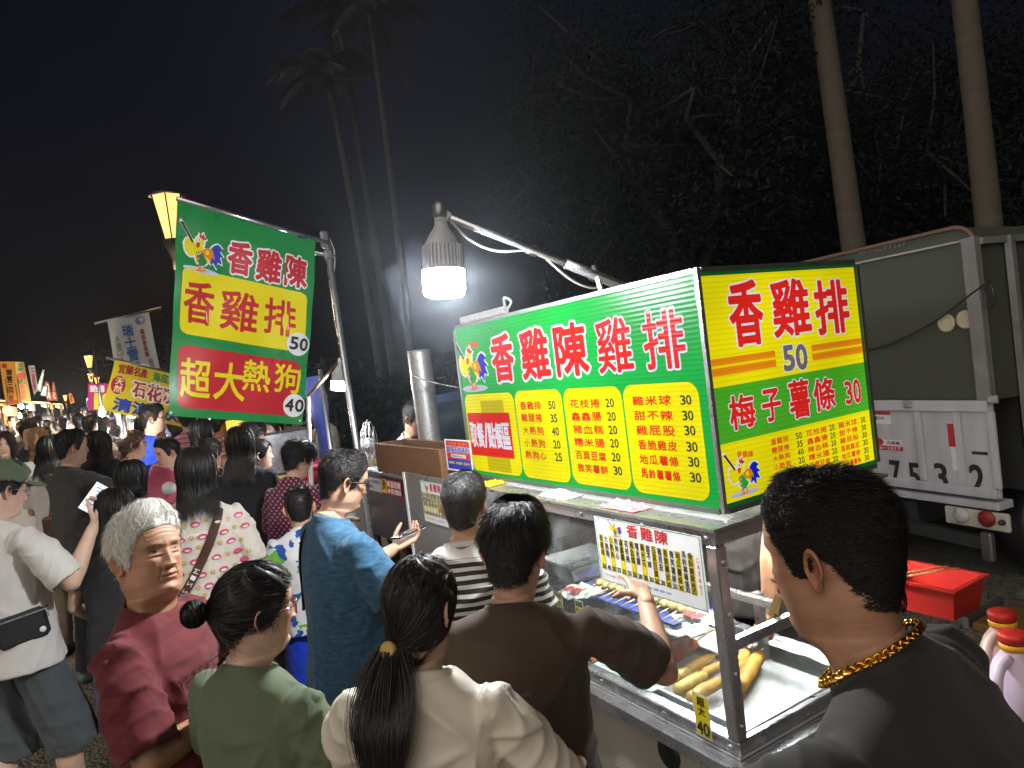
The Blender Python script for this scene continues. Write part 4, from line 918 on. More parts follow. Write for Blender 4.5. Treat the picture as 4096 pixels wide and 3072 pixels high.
class Head:
    def __init__(s, jaw=1.0, nose=1.0, age=0.0, fem=0.0, cheek=1.0, res=1.0, scale=1.0, eye=1.0, gaze=0.0):
        na, nz = int(88 * res), int(96 * res); s.scale = scale
        # more rows across the face
        zt = np.concatenate([.03 + .088 * np.cos(np.linspace(0.02, np.pi / 2, int(nz * .36))), np.linspace(.028, -.128, int(nz * .50)), np.linspace(-.131, -.25, max(5, int(nz * .12)))])
        t = np.linspace(0, 2 * np.pi, na, endpoint=False); a = t - .55 * np.sin(t) * (1) if res > .6 else t   # denser at the face (a near 0)
        A, Z = np.meshgrid(a, zt); X, Y = head_pt(A, Z, jaw)
        fr = np.clip(np.cos(A) * 1.6, 0, 1)
        Y = Y + features(X, Z, Y, nose, age, fem, cheek) * fr
        n = len(zt); V = np.stack([X, Y, Z], -1).reshape(-1, 3)
        V = np.vstack([V, [[0, 0, .1182]]]); top = len(V) - 1
        F = [[i * na + j, (i + 1) * na + j, (i + 1) * na + (j + 1) % na, i * na + (j + 1) % na] for i in range(n - 1) for j in range(na)] + [[top, j, (j + 1) % na] for j in range(na)]
        T = np.ones((len(V), 3)); x, y, z = V.T; front = (y > .02)
        ax = np.abs(x)
        def paint(wt, c): nonlocal T; wt = np.clip(wt, 0, 1)[:, None] * front[:, None]; T = T * (1 - wt) + T * np.array(c) * wt
        lip = (g2(x, z, 0, -.0615, .021, .0045) + g2(x, z, 0, -.0735, .018, .0048)); paint(lip * 1.1, (.92, .70, .68) if not fem else (.9, .42, .42))
        paint(g2(x, z, 0, -.0672, .021, .0016) * 1.1, (.5, .34, .32))
        brow = np.exp(-((z - .0215 + ((ax - .030) / .02) ** 2 * .004) / (.0038 - .001 * fem)) ** 2) * (ax > .012) * (ax < .050); paint(brow * (.9 if age < .5 else .45), (.16, .13, .12))
        ex = (ax - .0305) / .0145; up = .0052 * np.sqrt(np.clip(1 - ex ** 2, 0, 1)) * eye; lo = -.0030 * np.sqrt(np.clip(1 - ex ** 2, 0, 1)) * eye; ez = z - .0018 - .0012 * ex
        ins = (np.abs(ex) < 1) * np.clip((up - ez) / .0012, 0, 1) * np.clip((ez - lo) / .0012, 0, 1); paint(ins, (.80, .92, 1.0))
        paint(ins * np.clip((.0062 - np.hypot(ax - .0305 - .0015 * gaze * np.sign(x), ez - .0008)) / .0012, 0, 1), (.035, .022, .018))
        paint((np.abs(ex) < 1.05) * np.exp(-((ez - up) / .0011) ** 2), (.10, .07, .06)); paint((np.abs(ex) < 1) * np.exp(-((ez - lo) / .0009) ** 2) * .6, (.35, .24, .22))
        paint((np.abs(ex) < 1.1) * np.exp(-((ez - up - .0042) / .0011) ** 2) * .45, (.55, .42, .40))
        paint(g2(ax, z, .007, -.0472, .0035, .0025), (.35, .25, .22))
        paint(g2(ax, z, .045, -.028, .02, .016) * .5, (1.05, .82, .78))
        paint(g2(x, z, 0, -.037, .014, .010) * .4, (1.03, .82, .78))
        V2 = []; k0 = len(V)
        # ears: a curled shell on each side
        for sd in (-1, 1):
            nu, nv = 18, 7; E = []
            for j in range(nv):
                q = j / (nv - 1)                       # 0 = back of rim .. 1 = bowl
                for i in range(nu):
                    t = 2 * math.pi * i / nu; rz = .033 * (1 if math.sin(t) > 0 else .9); ry = .0185 * (1.0 if math.cos(t) < 0 else .75)
                    k, o = ((.62, .0), (.95, .007), (1.05, .013), (1.0, .018), (.86, .0165), (.66, .009), (.3, .006))[j]
                    yy = -.006 + ry * k * math.cos(t) * (1 - .25 * (math.sin(t) < -.3)); zz = -.012 + rz * k * math.sin(t)
                    xx = .0715 + o + .010 * (-math.cos(t) * k) * .8 - .004 * (math.sin(t) < -.5)
                    E.append((sd * xx, yy - .012 * o * 10 * .4, zz))
            b = len(V) + len(V2); V2 += E
            for j in range(nv - 1):
                for i in range(nu):
                    q = [b + j * nu + i, b + j * nu + (i + 1) % nu, b + (j + 1) * nu + (i + 1) % nu, b + (j + 1) * nu + i]; F.append(q if sd > 0 else q[::-1])
            q = [b + (nv - 1) * nu + i for i in range(nu)]; F.append(q if sd > 0 else q[::-1])
        s.V = np.vstack([V, np.array(V2)]); s.F = F; et = np.tile(np.array([[1.0, .80, .76]]), (len(V2), 1)); s.T = np.vstack([T, et]); s.jaw = jaw

def head_rot(yaw, pitch, roll):
    return np.array(Matrix.Rotation(R(yaw), 3, 'Z') @ Matrix.Rotation(R(pitch), 3, 'X') @ Matrix.Rotation(R(roll), 3, 'Y'))
PIV = np.array([0, -.02, -.15])
def pose_head(V, M, o, sc=1.0, L=np.eye(3)):
    """turn the head about the neck, twisting the neck gradually; o = where the head origin sits when level"""
    w = np.clip((V[:, 2] + .225) / .11, 0, 1)[:, None]; w = w * w * (3 - 2 * w)
    Q = (V - PIV) @ M.T + L @ PIV
    return ((V @ L.T) * (1 - w) + Q * w) * sc + o

# ---- remeshed tapered volumes: bodies and clothes come out as one continuous surface
def remesh(mb, vox, smooth=6, fac=.5):
    me = bpy.data.meshes.new('tmp'); me.from_pydata(np.concatenate(mb.v).tolist(), [], mb.f)
    o = bpy.data.objects.new('tmp', me); COL.objects.link(o)
    md = o.modifiers.new('r', 'REMESH'); md.mode = 'VOXEL'; md.voxel_size = vox; md.adaptivity = 0
    bpy.context.view_layer.update(); dg = bpy.context.evaluated_depsgraph_get(); m2 = bpy.data.meshes.new_from_object(o.evaluated_get(dg))
    n = len(m2.vertices); V = np.zeros(n * 3); m2.vertices.foreach_get('co', V); V = V.reshape(-1, 3)
    ne = len(m2.edges); E = np.zeros(ne * 2, int); m2.edges.foreach_get('vertices', E); E = E.reshape(-1, 2)
    npoly = len(m2.polygons); lt = np.zeros(npoly, int); m2.polygons.foreach_get('loop_total', lt); L = np.zeros(len(m2.loops), int); m2.loops.foreach_get('vertex_index', L)
    F = []; k = 0
    for c in lt: F.append(L[k:k + c].tolist()); k += c
    bpy.data.objects.remove(o); bpy.data.meshes.remove(me); bpy.data.meshes.remove(m2)
    deg = np.bincount(E.ravel(), minlength=n)[:, None]
    for _ in range(smooth):
        S = np.zeros_like(V)
        for c in range(3): S[:, c] = np.bincount(E[:, 0], V[E[:, 1], c], n) + np.bincount(E[:, 1], V[E[:, 0], c], n)
        V = V + fac * (S / np.maximum(deg, 1) - V)
    return V, F, E
def vnormals(V, F):
    Q = np.array([f if len(f) == 4 else f[:3] + [f[2]] for f in F]); nrm = np.cross(V[Q[:, 2]] - V[Q[:, 0]], V[Q[:, 3]] - V[Q[:, 1]]); N = np.zeros_like(V)
    for c in range(4):
        for d in range(3): N[:, d] += np.bincount(Q[:, c], nrm[:, d], len(V))
    return N / (np.linalg.norm(N, axis=1)[:, None] + 1e-12)
def tee_folds(V, N, seed, sw, hem):
    """creases that fan out of the armpits, gathers towards the hem, rolls across the sleeves"""
    rg = np.random.default_rng(seed); x, y, z = V.T; d = np.zeros(len(V)); wob = .5 * np.sin(V @ rg.normal(0, 14, 3)) + .4 * np.sin(V @ rg.normal(0, 26, 3))
    rid = lambda s: (1 - np.abs(np.sin(s))) ** 1.6 - .36
    for sd in (-1, 1):
        for fb in (-1, 1):
            rr = np.hypot(x - sd * sw * .80, z - 1.305); an = np.arctan2(z - 1.305, sd * (sw * .80 - x)); d += .0075 * np.exp(-((rr - .10) / .075) ** 2) * (fb * y > 0) * rid(an * rg.uniform(2.6, 3.6) + wob * .5 + rg.uniform(0, 3)) * np.clip(rr / .04, 0, 1)
        s = np.abs(x) > sw - .01; u = (np.abs(x) - sw) + (1.38 - z); d += .0034 * s * (sd * x > 0) * rid(u * 30 + 1.6 * wob + 3.0 * y / .06 + rg.uniform(0, 3))
    th = np.arctan2(x, y); t = np.clip((1.22 - z) / (1.22 - hem), 0, 1); d += .0085 * t * rid(th * 3.2 + .7 * wob + z * 3 * np.sin(th * 2 + seed)) * (np.abs(x) < sw + .03)
    t2 = np.exp(-((z - 1.04) / .09) ** 2); d += .005 * t2 * rid(z * 38 + 1.8 * np.sin(th * 2 + seed) + wob)
    return d
def folds(V, seed, amp, wl=.12, dirs=None):
    """smooth cloth-like undulation: warped waves"""
    rg = np.random.default_rng(seed); d = np.zeros(len(V))
    w = np.stack([np.sin(V @ rg.normal(0, 9, 3) + rg.uniform(0, 6)) for _ in range(3)], 1) * .035
    P = V + w
    for i in range(6):
        k = rg.normal(0, 1, 3) * np.array([1.2, .8, .55]); k /= np.linalg.norm(k); k *= 2 * math.pi / (wl * rg.uniform(.6, 1.6))
        s = np.sin(P @ k + rg.uniform(0, 6)); d += (1 - np.abs(s)) ** 1.5 * rg.uniform(.4, 1) - .35
    return amp * d / 2.2

def mesh_obj(name, V, F, mats, parent, smooth=True, mi=None, tint=None):
    me = bpy.data.meshes.new(name); me.from_pydata(np.asarray(V).tolist(), [], F)
    for m in (mats if isinstance(mats, (list, tuple)) else [mats]): me.materials.append(m)
    me.polygons.foreach_set('use_smooth', [smooth] * len(me.polygons))
    if mi is not None: me.polygons.foreach_set('material_index', mi)
    if tint is not None:
        at = me.color_attributes.new('tint', 'FLOAT_COLOR', 'POINT'); c = np.ones((len(V), 4)); c[:, :3] = tint; at.data.foreach_set('color', c.ravel())
    me.update(); o = bpy.data.objects.new(name, me); COL.objects.link(o); o.parent = parent
    return o

# ---- hair
def hairline(a, style):
    d = np.abs((np.degrees(a) + 180) % 360 - 180)
    if style == 'short': return np.interp(d, [0, 28, 45, 58, 66, 76, 86, 98, 112, 130, 180], [.070, .066, .060, .045, .020, -.022, -.022, .012, -.020, -.070, -.085])
    if style == 'bald': return np.interp(d, [0, 40, 60, 66, 76, 86, 98, 112, 130, 180], [.112, .10, .07, .03, -.02, -.02, .012, -.02, -.07, -.085])
    if style == 'bangs': return np.interp(d, [0, 35, 50, 62, 80, 100, 130, 180], [.068, .062, .050, .030, -.02, -.03, -.085, -.10])
    return np.interp(d, [0, 28, 45, 60, 70, 80, 98, 112, 130, 180], [.068, .064, .052, .022, -.012, -.03, .0, -.03, -.075, -.092])
def polar(phi):
    phi = np.asarray(phi); return np.where(phi < np.pi / 2, .03 + .088 * np.cos(np.minimum(phi, np.pi / 2)), .03 - .098 * (phi - np.pi / 2))
def env_pt(a, phi, off):
    """hair envelope: follows the skull, then hangs straight below its widest level"""
    z = polar(phi); zc = np.where(np.cos(a) > .2, z, np.maximum(z, -.06))
    x, y = head_pt(a, zc); n = np.sqrt(x * x + y * y) + 1e-6; up = np.clip((z - .03) / .088, 0, 1)
    k = (n + off * (1 - .35 * up)) / n
    return np.stack([x * k, y * k, z + off * up], -1)
def strands(roots_a, roots_phi, length, off0, off1, rg, K=7, curl=.0, drift=None, wid=.0012, wave=0.0, gather=None):
    n = len(roots_a); t = np.linspace(0, 1, K)[None, :]; L = length[:, None]
    phi = roots_phi[:, None] + t * L / .098; a = roots_a[:, None] + (drift[:, None] if drift is not None else 0) * t + curl * np.sin(t * 5 + rg.uniform(0, 6, (n, 1))) * t
    off = off0[:, None] + (off1 - off0)[:, None] * t ** .8
    if wave: off = off + wave * np.sin(t * L / .012 + rg.uniform(0, 6, (n, 1))) * t
    P = env_pt(a, phi, off)
    return P
def ribbons(P, wid, rg, C=None):
    """flat tapered ribbons lying on the head; P is n x K x 3"""
    n, K, _ = P.shape; T = np.gradient(P, axis=1); T /= np.linalg.norm(T, axis=2, keepdims=True) + 1e-9
    c = np.array([0, 0, 0.0]) if C is None else C; out = P - c; out[..., 2] *= .35; out /= np.linalg.norm(out, axis=2, keepdims=True) + 1e-9
    out = out + rg.normal(0, .55, (n, 1, 3)); S = np.cross(T, out); S /= np.linalg.norm(S, axis=2, keepdims=True) + 1e-9
    w = wid * rg.uniform(.6, 1.3, (n, 1, 1)) * np.interp(np.linspace(0, 1, K), [0, .15, .6, 1], [.8, 1, .8, .12])[None, :, None]
    V = np.stack([P - S * w, P + S * w], 2).reshape(-1, 3); idx = np.arange(n * K * 2).reshape(n, K, 2)
    F = np.stack([idx[:, :-1, 0], idx[:, :-1, 1], idx[:, 1:, 1], idx[:, 1:, 0]], -1).reshape(-1, 4)
    return V, F
def hair_cap(style, th, res=1.0, seed=0, fade=0.0):
    na, nv = int(72 * res), int(34 * res); a = np.linspace(0, 2 * np.pi, na, endpoint=False); rg = np.random.default_rng(seed)
    zl = hairline(a, style) + rg.uniform(-.003, .003, na)
    ph = np.where(zl > .03, np.arccos(np.clip((zl - .03) / .088, -1, 1)), np.pi / 2 + (.03 - zl) / .098)
    V = [[0, 0, .1182 + th]]; t = np.linspace(.06, 1, nv); 
    A = np.repeat(a[None], nv, 0); PH = t[:, None] * ph[None]; edge = np.clip((1 - t[:, None]) / .16, 0, 1)
    low = np.clip((polar(PH) - (-.06 + .075 * fade)) / .10, 0, 1)
    O = .0012 + .8 * th * edge ** .6 * (.25 + .75 * low) + .0025 * np.sin(A * 9 + PH * 7 + seed) * edge * (th > .006)
    z = polar(PH); x, y = head_pt(A, z); n = np.sqrt(x * x + y * y) + 1e-6; up = np.clip((z - .03) / .088, 0, 1); k = (n + O * (1 - .35 * up)) / n
    P = np.stack([x * k, y * k, z + O * up], -1).reshape(-1, 3); V = np.vstack([V, P])
    F = [[0, 1 + j, 1 + (j + 1) % na] for j in range(na)] + [[1 + i * na + j, 1 + (i + 1) * na + j, 1 + (i + 1) * na + (j + 1) % na, 1 + i * na + (j + 1) % na] for i in range(nv - 1) for j in range(na)]
    return V, F
def make_hair(kind, seed, n=2600, wid=.0011, cap_res=1.0, length=None, th=None, lift=None, sweep=True):
    """returns vertices, faces in the head frame"""
    rg = np.random.default_rng(seed); parts = []
    style = {'short': 'short', 'crop': 'short', 'buzz': 'short', 'curly': 'short', 'bald': 'bald', 'bangs': 'bangs'}.get(kind, 'long')
    th = th if th is not None else dict(short=.014, crop=.010, buzz=.006, curly=.02, bald=.004).get(kind, .011)
    parts.append(hair_cap(style, th, cap_res, seed, 1.0 if kind in ('crop', 'buzz') else .6 if kind == 'short' else 0.0))
    def roots(n, top_bias=0.0, crown=0.0):
        a = rg.uniform(0, 2 * np.pi, n); zl = hairline(a, style); ph = np.where(zl > .03, np.arccos(np.clip((zl - .03) / .088, -1, 1)), np.pi / 2 + (.03 - zl) / .098)
        u = rg.uniform(0, 1, n) ** (.6 + top_bias); u = np.where(rg.uniform(0, 1, n) < crown, rg.uniform(.02, .25, n), u); return a, ph * u, u
    K = 7
    if kind in ('short', 'crop', 'buzz', 'curly', 'bald'):
        a, ph, u = roots(n); z = polar(ph); topw = np.clip((z - .0) / .08, 0, 1)
        Ls = dict(short=(.012, .045), crop=(.008, .028), buzz=(.005, .016), curly=(.02, .05), bald=(.006, .012))[kind]
        if length: Ls = length
        L = (Ls[0] + (Ls[1] - Ls[0]) * topw) * rg.uniform(.6, 1.25, n); o0 = th * (.25 + .75 * topw); o1 = o0 + L * (lift if lift is not None else dict(short=.22, crop=.45, buzz=.75, curly=.5, bald=.2)[kind])
        fr = (np.cos(a) > .15) & (u > .35) & (kind != 'curly')
        drift = (rg.normal(0, .22, n) + np.where(np.cos(a) > .3, .35 * np.sign(np.sin(seed)) * topw, 0)) * np.minimum(1, L / .04)
        fd = 1.0 if kind in ('crop', 'buzz') else .6 if kind == 'short' else 0.0; cap_o = .0012 + .8 * th * np.clip((1 - u) / .16, 0, 1) ** .6 * (.25 + .75 * np.clip((z - (-.06 + .075 * fd)) / .10, 0, 1)); o1 = cap_o + .0004 + (o1 - o0) * rg.uniform(.5, 1.5, n); o0 = cap_o + .0003
        if sweep: o1 = np.where(fr, o0 + L * .42, o1); L = np.where(fr, -L * 1.05, L); L = np.where(fr, np.maximum(L, -(ph - .06) * .098), L)
        P = strands(a, ph, L, o0, o1, rg, K, .5 if kind == 'curly' else .08, drift, wave=.006 if kind == 'curly' else 0)
        parts.append(ribbons(P, wid, rg))
    else:
        LL = length or .42
        a, ph, u = roots(n, .1, .45); z = polar(ph)
        if kind in ('long', 'bangs', 'bob'):
            # from crown parting down, front strands sweep aside of the face
            d = ((a + np.pi) % (2 * np.pi)) - np.pi; fr = np.abs(d) < 1.05
            drift = rg.normal(0, .10, n); sgn = np.where(d >= 0, 1, -1)
            if kind != 'bangs': drift = drift + np.where(fr, sgn * (1.25 - np.abs(d)), 0)
            end = LL + rg.normal(0, .035, n)
            zend = .118 - end; L = np.maximum(.03, (np.where(z > .03, (np.pi / 2 - ph) * .098, 0) + (np.minimum(z, .03) - zend)))
            if kind == 'bangs': L = np.where(np.abs(d) < .8, np.maximum(.01, (np.pi / 2 - ph) * .098 + .01 + rg.uniform(-.006, .006, n)), L)
            P = strands(a, ph, L, rg.uniform(.85, 1.15, n) * th, rg.uniform(.004, .022, n) + th * .9, rg, 14, .06, drift)
            hang = P[..., 2] < -.02                                # let the hanging part fall in loose locks
            lock = (np.round(a * 9) / 9)[:, None]; P[..., 0] += np.where(hang, (.010 * np.sin(lock * 37 + P[..., 2] * 22)) * np.clip((-.02 - P[..., 2]) * 6, 0, 1), 0); P[..., 1] += np.where(hang, .008 * np.sin(lock * 53 + P[..., 2] * 18) * np.clip((-.02 - P[..., 2]) * 6, 0, 1), 0)
            parts.append(ribbons(P, wid * 1.5, rg))
        else:   # ponytail / bun: combed back to a tie point
            tie = np.array(dict(pony=(0, -.112, -.045), pony_low=(-.02, -.098, -.075), bun=(0, -.118, .02), side_bun=(-.02, -.125, .01))[kind])
            t = np.linspace(0, 1, 10)[None, :, None]; P0 = env_pt(a, ph, th * rg.uniform(.85, 1.1, n))[:, None, :]
            Q = P0 * (1 - t) + (tie + rg.normal(0, .006, (n, 1, 3))) * t
            # push the combed strands outside the skull
            cq = Q - np.array([0, -.003, .03]); r = np.linalg.norm(np.where(cq[..., 2:] > 0, cq / np.array([.0765, .099, .088]), cq / np.array([.0765, .099, .15])), axis=2, keepdims=True)
            tgt = 1 + th * rg.uniform(1.0, 1.3, (n, 1, 1)) / .09; Q = np.array([0, -.003, .03]) + cq * np.maximum(1, tgt / np.maximum(r, .3)) * (1 - t ** 5) + cq * t ** 5
            Q = Q * (1 - t ** 6) + (tie + rg.normal(0, .007, (n, 1, 3))) * t ** 6
            parts.append(ribbons(Q, wid * 1.2, rg))
            m = int(n * .55)
            if kind.startswith('pony'):
                tt = np.linspace(0, 1, 16)[None, :]; L = (length or .34) * rg.uniform(.75, 1.05, (m, 1)); sx = rg.normal(0, .014, (m, 1)); sy = rg.normal(0, .012, (m, 1)); bul = np.sin(np.minimum(tt * 1.25, 1) * np.pi * .9 + .25)
                P = np.stack([tie[0] + sx * (.5 + 1.5 * bul) + .004 * np.sin(tt * 9 + sx * 300), tie[1] - .030 * np.sin(np.minimum(1, tt * 2.2) * 1.57) + sy * (.5 + 1.4 * bul) + 0 * L, tie[2] - L * tt + .012 * np.sin(tt * 3.14)], -1)
                parts.append(ribbons(P, wid * 1.05, rg, np.array([tie[0], tie[1] + .02, tie[2]])))
            else:
                c = tie + np.array([0, -.03, .005]); th_ = rg.uniform(0, 6.28, m)[:, None]; tt = np.linspace(0, 3.6, 14)[None, :]; el = rg.uniform(-1.2, 1.2, m)[:, None]; rr = .036 * np.cos(el) * rg.uniform(.85, 1.03, m)[:, None]
                P = np.stack([c[0] + rr * np.cos(th_ + tt), c[1] + .031 * np.sin(el) + .004 * np.sin(tt * 2), c[2] + rr * np.sin(th_ + tt)], -1)
                parts.append(ribbons(P, wid * 1.6, rg, c))
                mb = MB(); mb.lathe([(.034 * math.cos(q), .029 * math.sin(q)) for q in np.linspace(-1.5, 1.5, 12)], c, 0, 16, (0, 1, 0)); parts.append((np.concatenate(mb.v), np.array([f for f in mb.f if len(f) == 4])))
            # loose wisps at temple and nape
            w = 70; aw = rg.choice([1.25, -1.25, 2.6, -2.6, 3.1], w) + rg.normal(0, .13, w); zl = hairline(aw, style); pw = np.pi / 2 + (.03 - zl) / .098; pw = np.where(zl > .03, np.arccos(np.clip((zl - .03) / .088, -1, 1)), pw)
            P = strands(aw, pw * .97, rg.uniform(.02, .09, w), np.full(w, .003), rg.uniform(.003, .012, w), rg, 7, .12); parts.append(ribbons(P, wid * .6, rg))
    if n > 1500:    # flyaways
        sh_ = kind in ('short', 'crop', 'buzz', 'bald', 'curly'); w = n // (70 if sh_ else 28); aw = rg.uniform(0, 2 * np.pi, w); zl = hairline(aw, style); pw = np.where(zl > .03, np.arccos(np.clip((zl - .03) / .088, -1, 1)), np.pi / 2 + (.03 - zl) / .098) * rg.uniform(.1, .95, w); P = strands(aw, pw, rg.uniform(.012, .05, w) * (.35 if sh_ else 1), np.full(w, th * .9), th + rg.uniform(.004, .016, w), rg, 7, .3, rg.normal(0, .4, w)); parts.append(ribbons(P, wid * .45, rg))
    Vs, Fs, k = [], [], 0
    for V, F in parts:
        Vs.append(V); Fs += [[int(i) + k for i in f] for f in F]; k += len(V)
    return np.vstack(Vs), Fs
HAIR = {'black': mat('black_hair', (.010, .008, .007), .5, var=.3, vscale=60, spec=.42), 'dark': mat('dark_brown_hair', (.020, .013, .010), .5, var=.3, vscale=60, spec=.42), 'brown': mat('brown_hair', (.075, .040, .022), .38, var=.3, vscale=60),
        'matte': mat('clipped_black_hair', (.016, .013, .011), .7, var=.3, vscale=60, spec=.25), 'white': mat('white_hair', (.80, .78, .72), .5, var=.25, vscale=60), 'grey': mat('greying_hair', (.028, .026, .024), .44, var=.7, vscale=90), 'blond': mat('bleached_hair', (.30, .17, .07), .42, var=.35, vscale=60)}
def skin(name, c):
    m = mat('skin_' + name, c, .46, var=.17, vscale=34, bump=.2, bscale=420, tint=True, spec=.45); b = m.node_tree.nodes['Principled BSDF']
    b.inputs['Subsurface Weight'].default_value = .12; b.inputs['Subsurface Radius'].default_value = (.012, .005, .003); b.inputs['Subsurface Scale'].default_value = .6
    return m
SKIN = {'fair': skin('fair', lin(214, 176, 154)), 'mid': skin('mid', lin(198, 156, 130)), 'tan': skin('tan', lin(180, 134, 106)), 'kid': skin('kid', lin(212, 172, 148))}

# ---- hands: palm, four unequal bent fingers and a thumb, grown into the same surface as the arm
def hand_shape(mb, wrist, dirv, palm_n, curl=(.35, .35, .4, .45), thumb=.5, s=1.0, side=1, spread=1.0):
    """dirv: wrist towards knuckles; palm_n: out of the palm; side +1 if the thumb lies at cross(dirv, palm_n)"""
    d = np.array(dirv, float); d /= np.linalg.norm(d); n = np.array(palm_n, float); n -= d * (n @ d); n /= np.linalg.norm(n); x = np.cross(d, n) * side; w = np.array(wrist, float)
    L = lambda a, b, c: w + (d * a + x * b + n * c) * s
    for k, b in enumerate((.030, .010, -.010, -.029)): mb.tube([L(.005, b * .55, 0), L(.045, b * .85, .002), L(.086, b, 0)], [.013 * s, .0135 * s, .0115 * s], 0, 10, dome=True)
    mb.tube([L(-.03, 0, 0), L(.02, 0, 0)], [.024 * s, .022 * s], 0, 12, dome=True)
    for k, (b, ln) in enumerate(((.030, .070), (.010, .078), (-.010, .073), (-.029, .058))):
        c = curl[k]; p = L(.086, b, 0); ang = 0; pts = [p]; e = np.array([.06 * (1.5 - k) * spread])
        for j, q in enumerate((.45, .32, .25)):
            ang += c * (1.0, 1.25, .8)[j]; v = d * math.cos(ang) + n * math.sin(ang) + x * float(e[0]) * (1 - .3 * j); p = p + v / np.linalg.norm(v) * ln * q * s; pts.append(p)
        mb.tube(pts, np.array([.0092, .0088, .0080, .0068]) * s, 0, 10, dome=True)
    t0 = L(.022, .030, .004); a = thumb; v1 = d * .62 + x * .72 + n * (.25 + .4 * a); v1 /= np.linalg.norm(v1); t1 = t0 + v1 * .040 * s; v2 = d * .85 + x * (.45 - .5 * a) + n * (.2 + .7 * a); v2 /= np.linalg.norm(v2); t2 = t1 + v2 * .032 * s; t3 = t2 + (v2 + d * .2 + n * .15 * a) / np.linalg.norm(v2 + d * .2 + n * .15 * a) * .026 * s
    mb.tube([L(.005, .015, .003), t0, t1, t2, t3], np.array([.013, .0135, .011, .0095, .0078]) * s, 0, 10, dome=True)

def dirv(az, el):
    """direction: az 0 = ahead, 90 = the person's right-hand side (+x); el up"""
    return np.array([math.sin(R(az)) * math.cos(R(el)), math.cos(R(az)) * math.cos(R(el)), math.sin(R(el))])
ARMS = {'down': ((75, -80), (20, -78)), 'fwd': ((50, -72), (-5, -5)), 'phone': ((40, -68), (-15, 12)), 'cross': ((35, -55), (-75, -8)), 'hold': ((45, -55), (-35, 10)), 'hip': ((70, -60), (-40, -35)), 'point': ((15, -25), (-5, -12)), 'raise': ((30, -30), (0, 35))}
def ellring(c, rx, ry, tilt=0.0, n=20, twist=0.0):
    a = np.linspace(0, 2 * np.pi, n, endpoint=False); x = rx * np.sign(np.cos(a)) * np.abs(np.cos(a)) ** .85; y = ry * np.sign(np.sin(a)) * np.abs(np.sin(a)) ** .92
    ct, st = math.cos(twist), math.sin(twist); x, y = x * ct - y * st, x * st + y * ct
    return np.stack([c[0] + x, c[1] + y * math.cos(tilt), c[2] + y * math.sin(tilt)], 1)

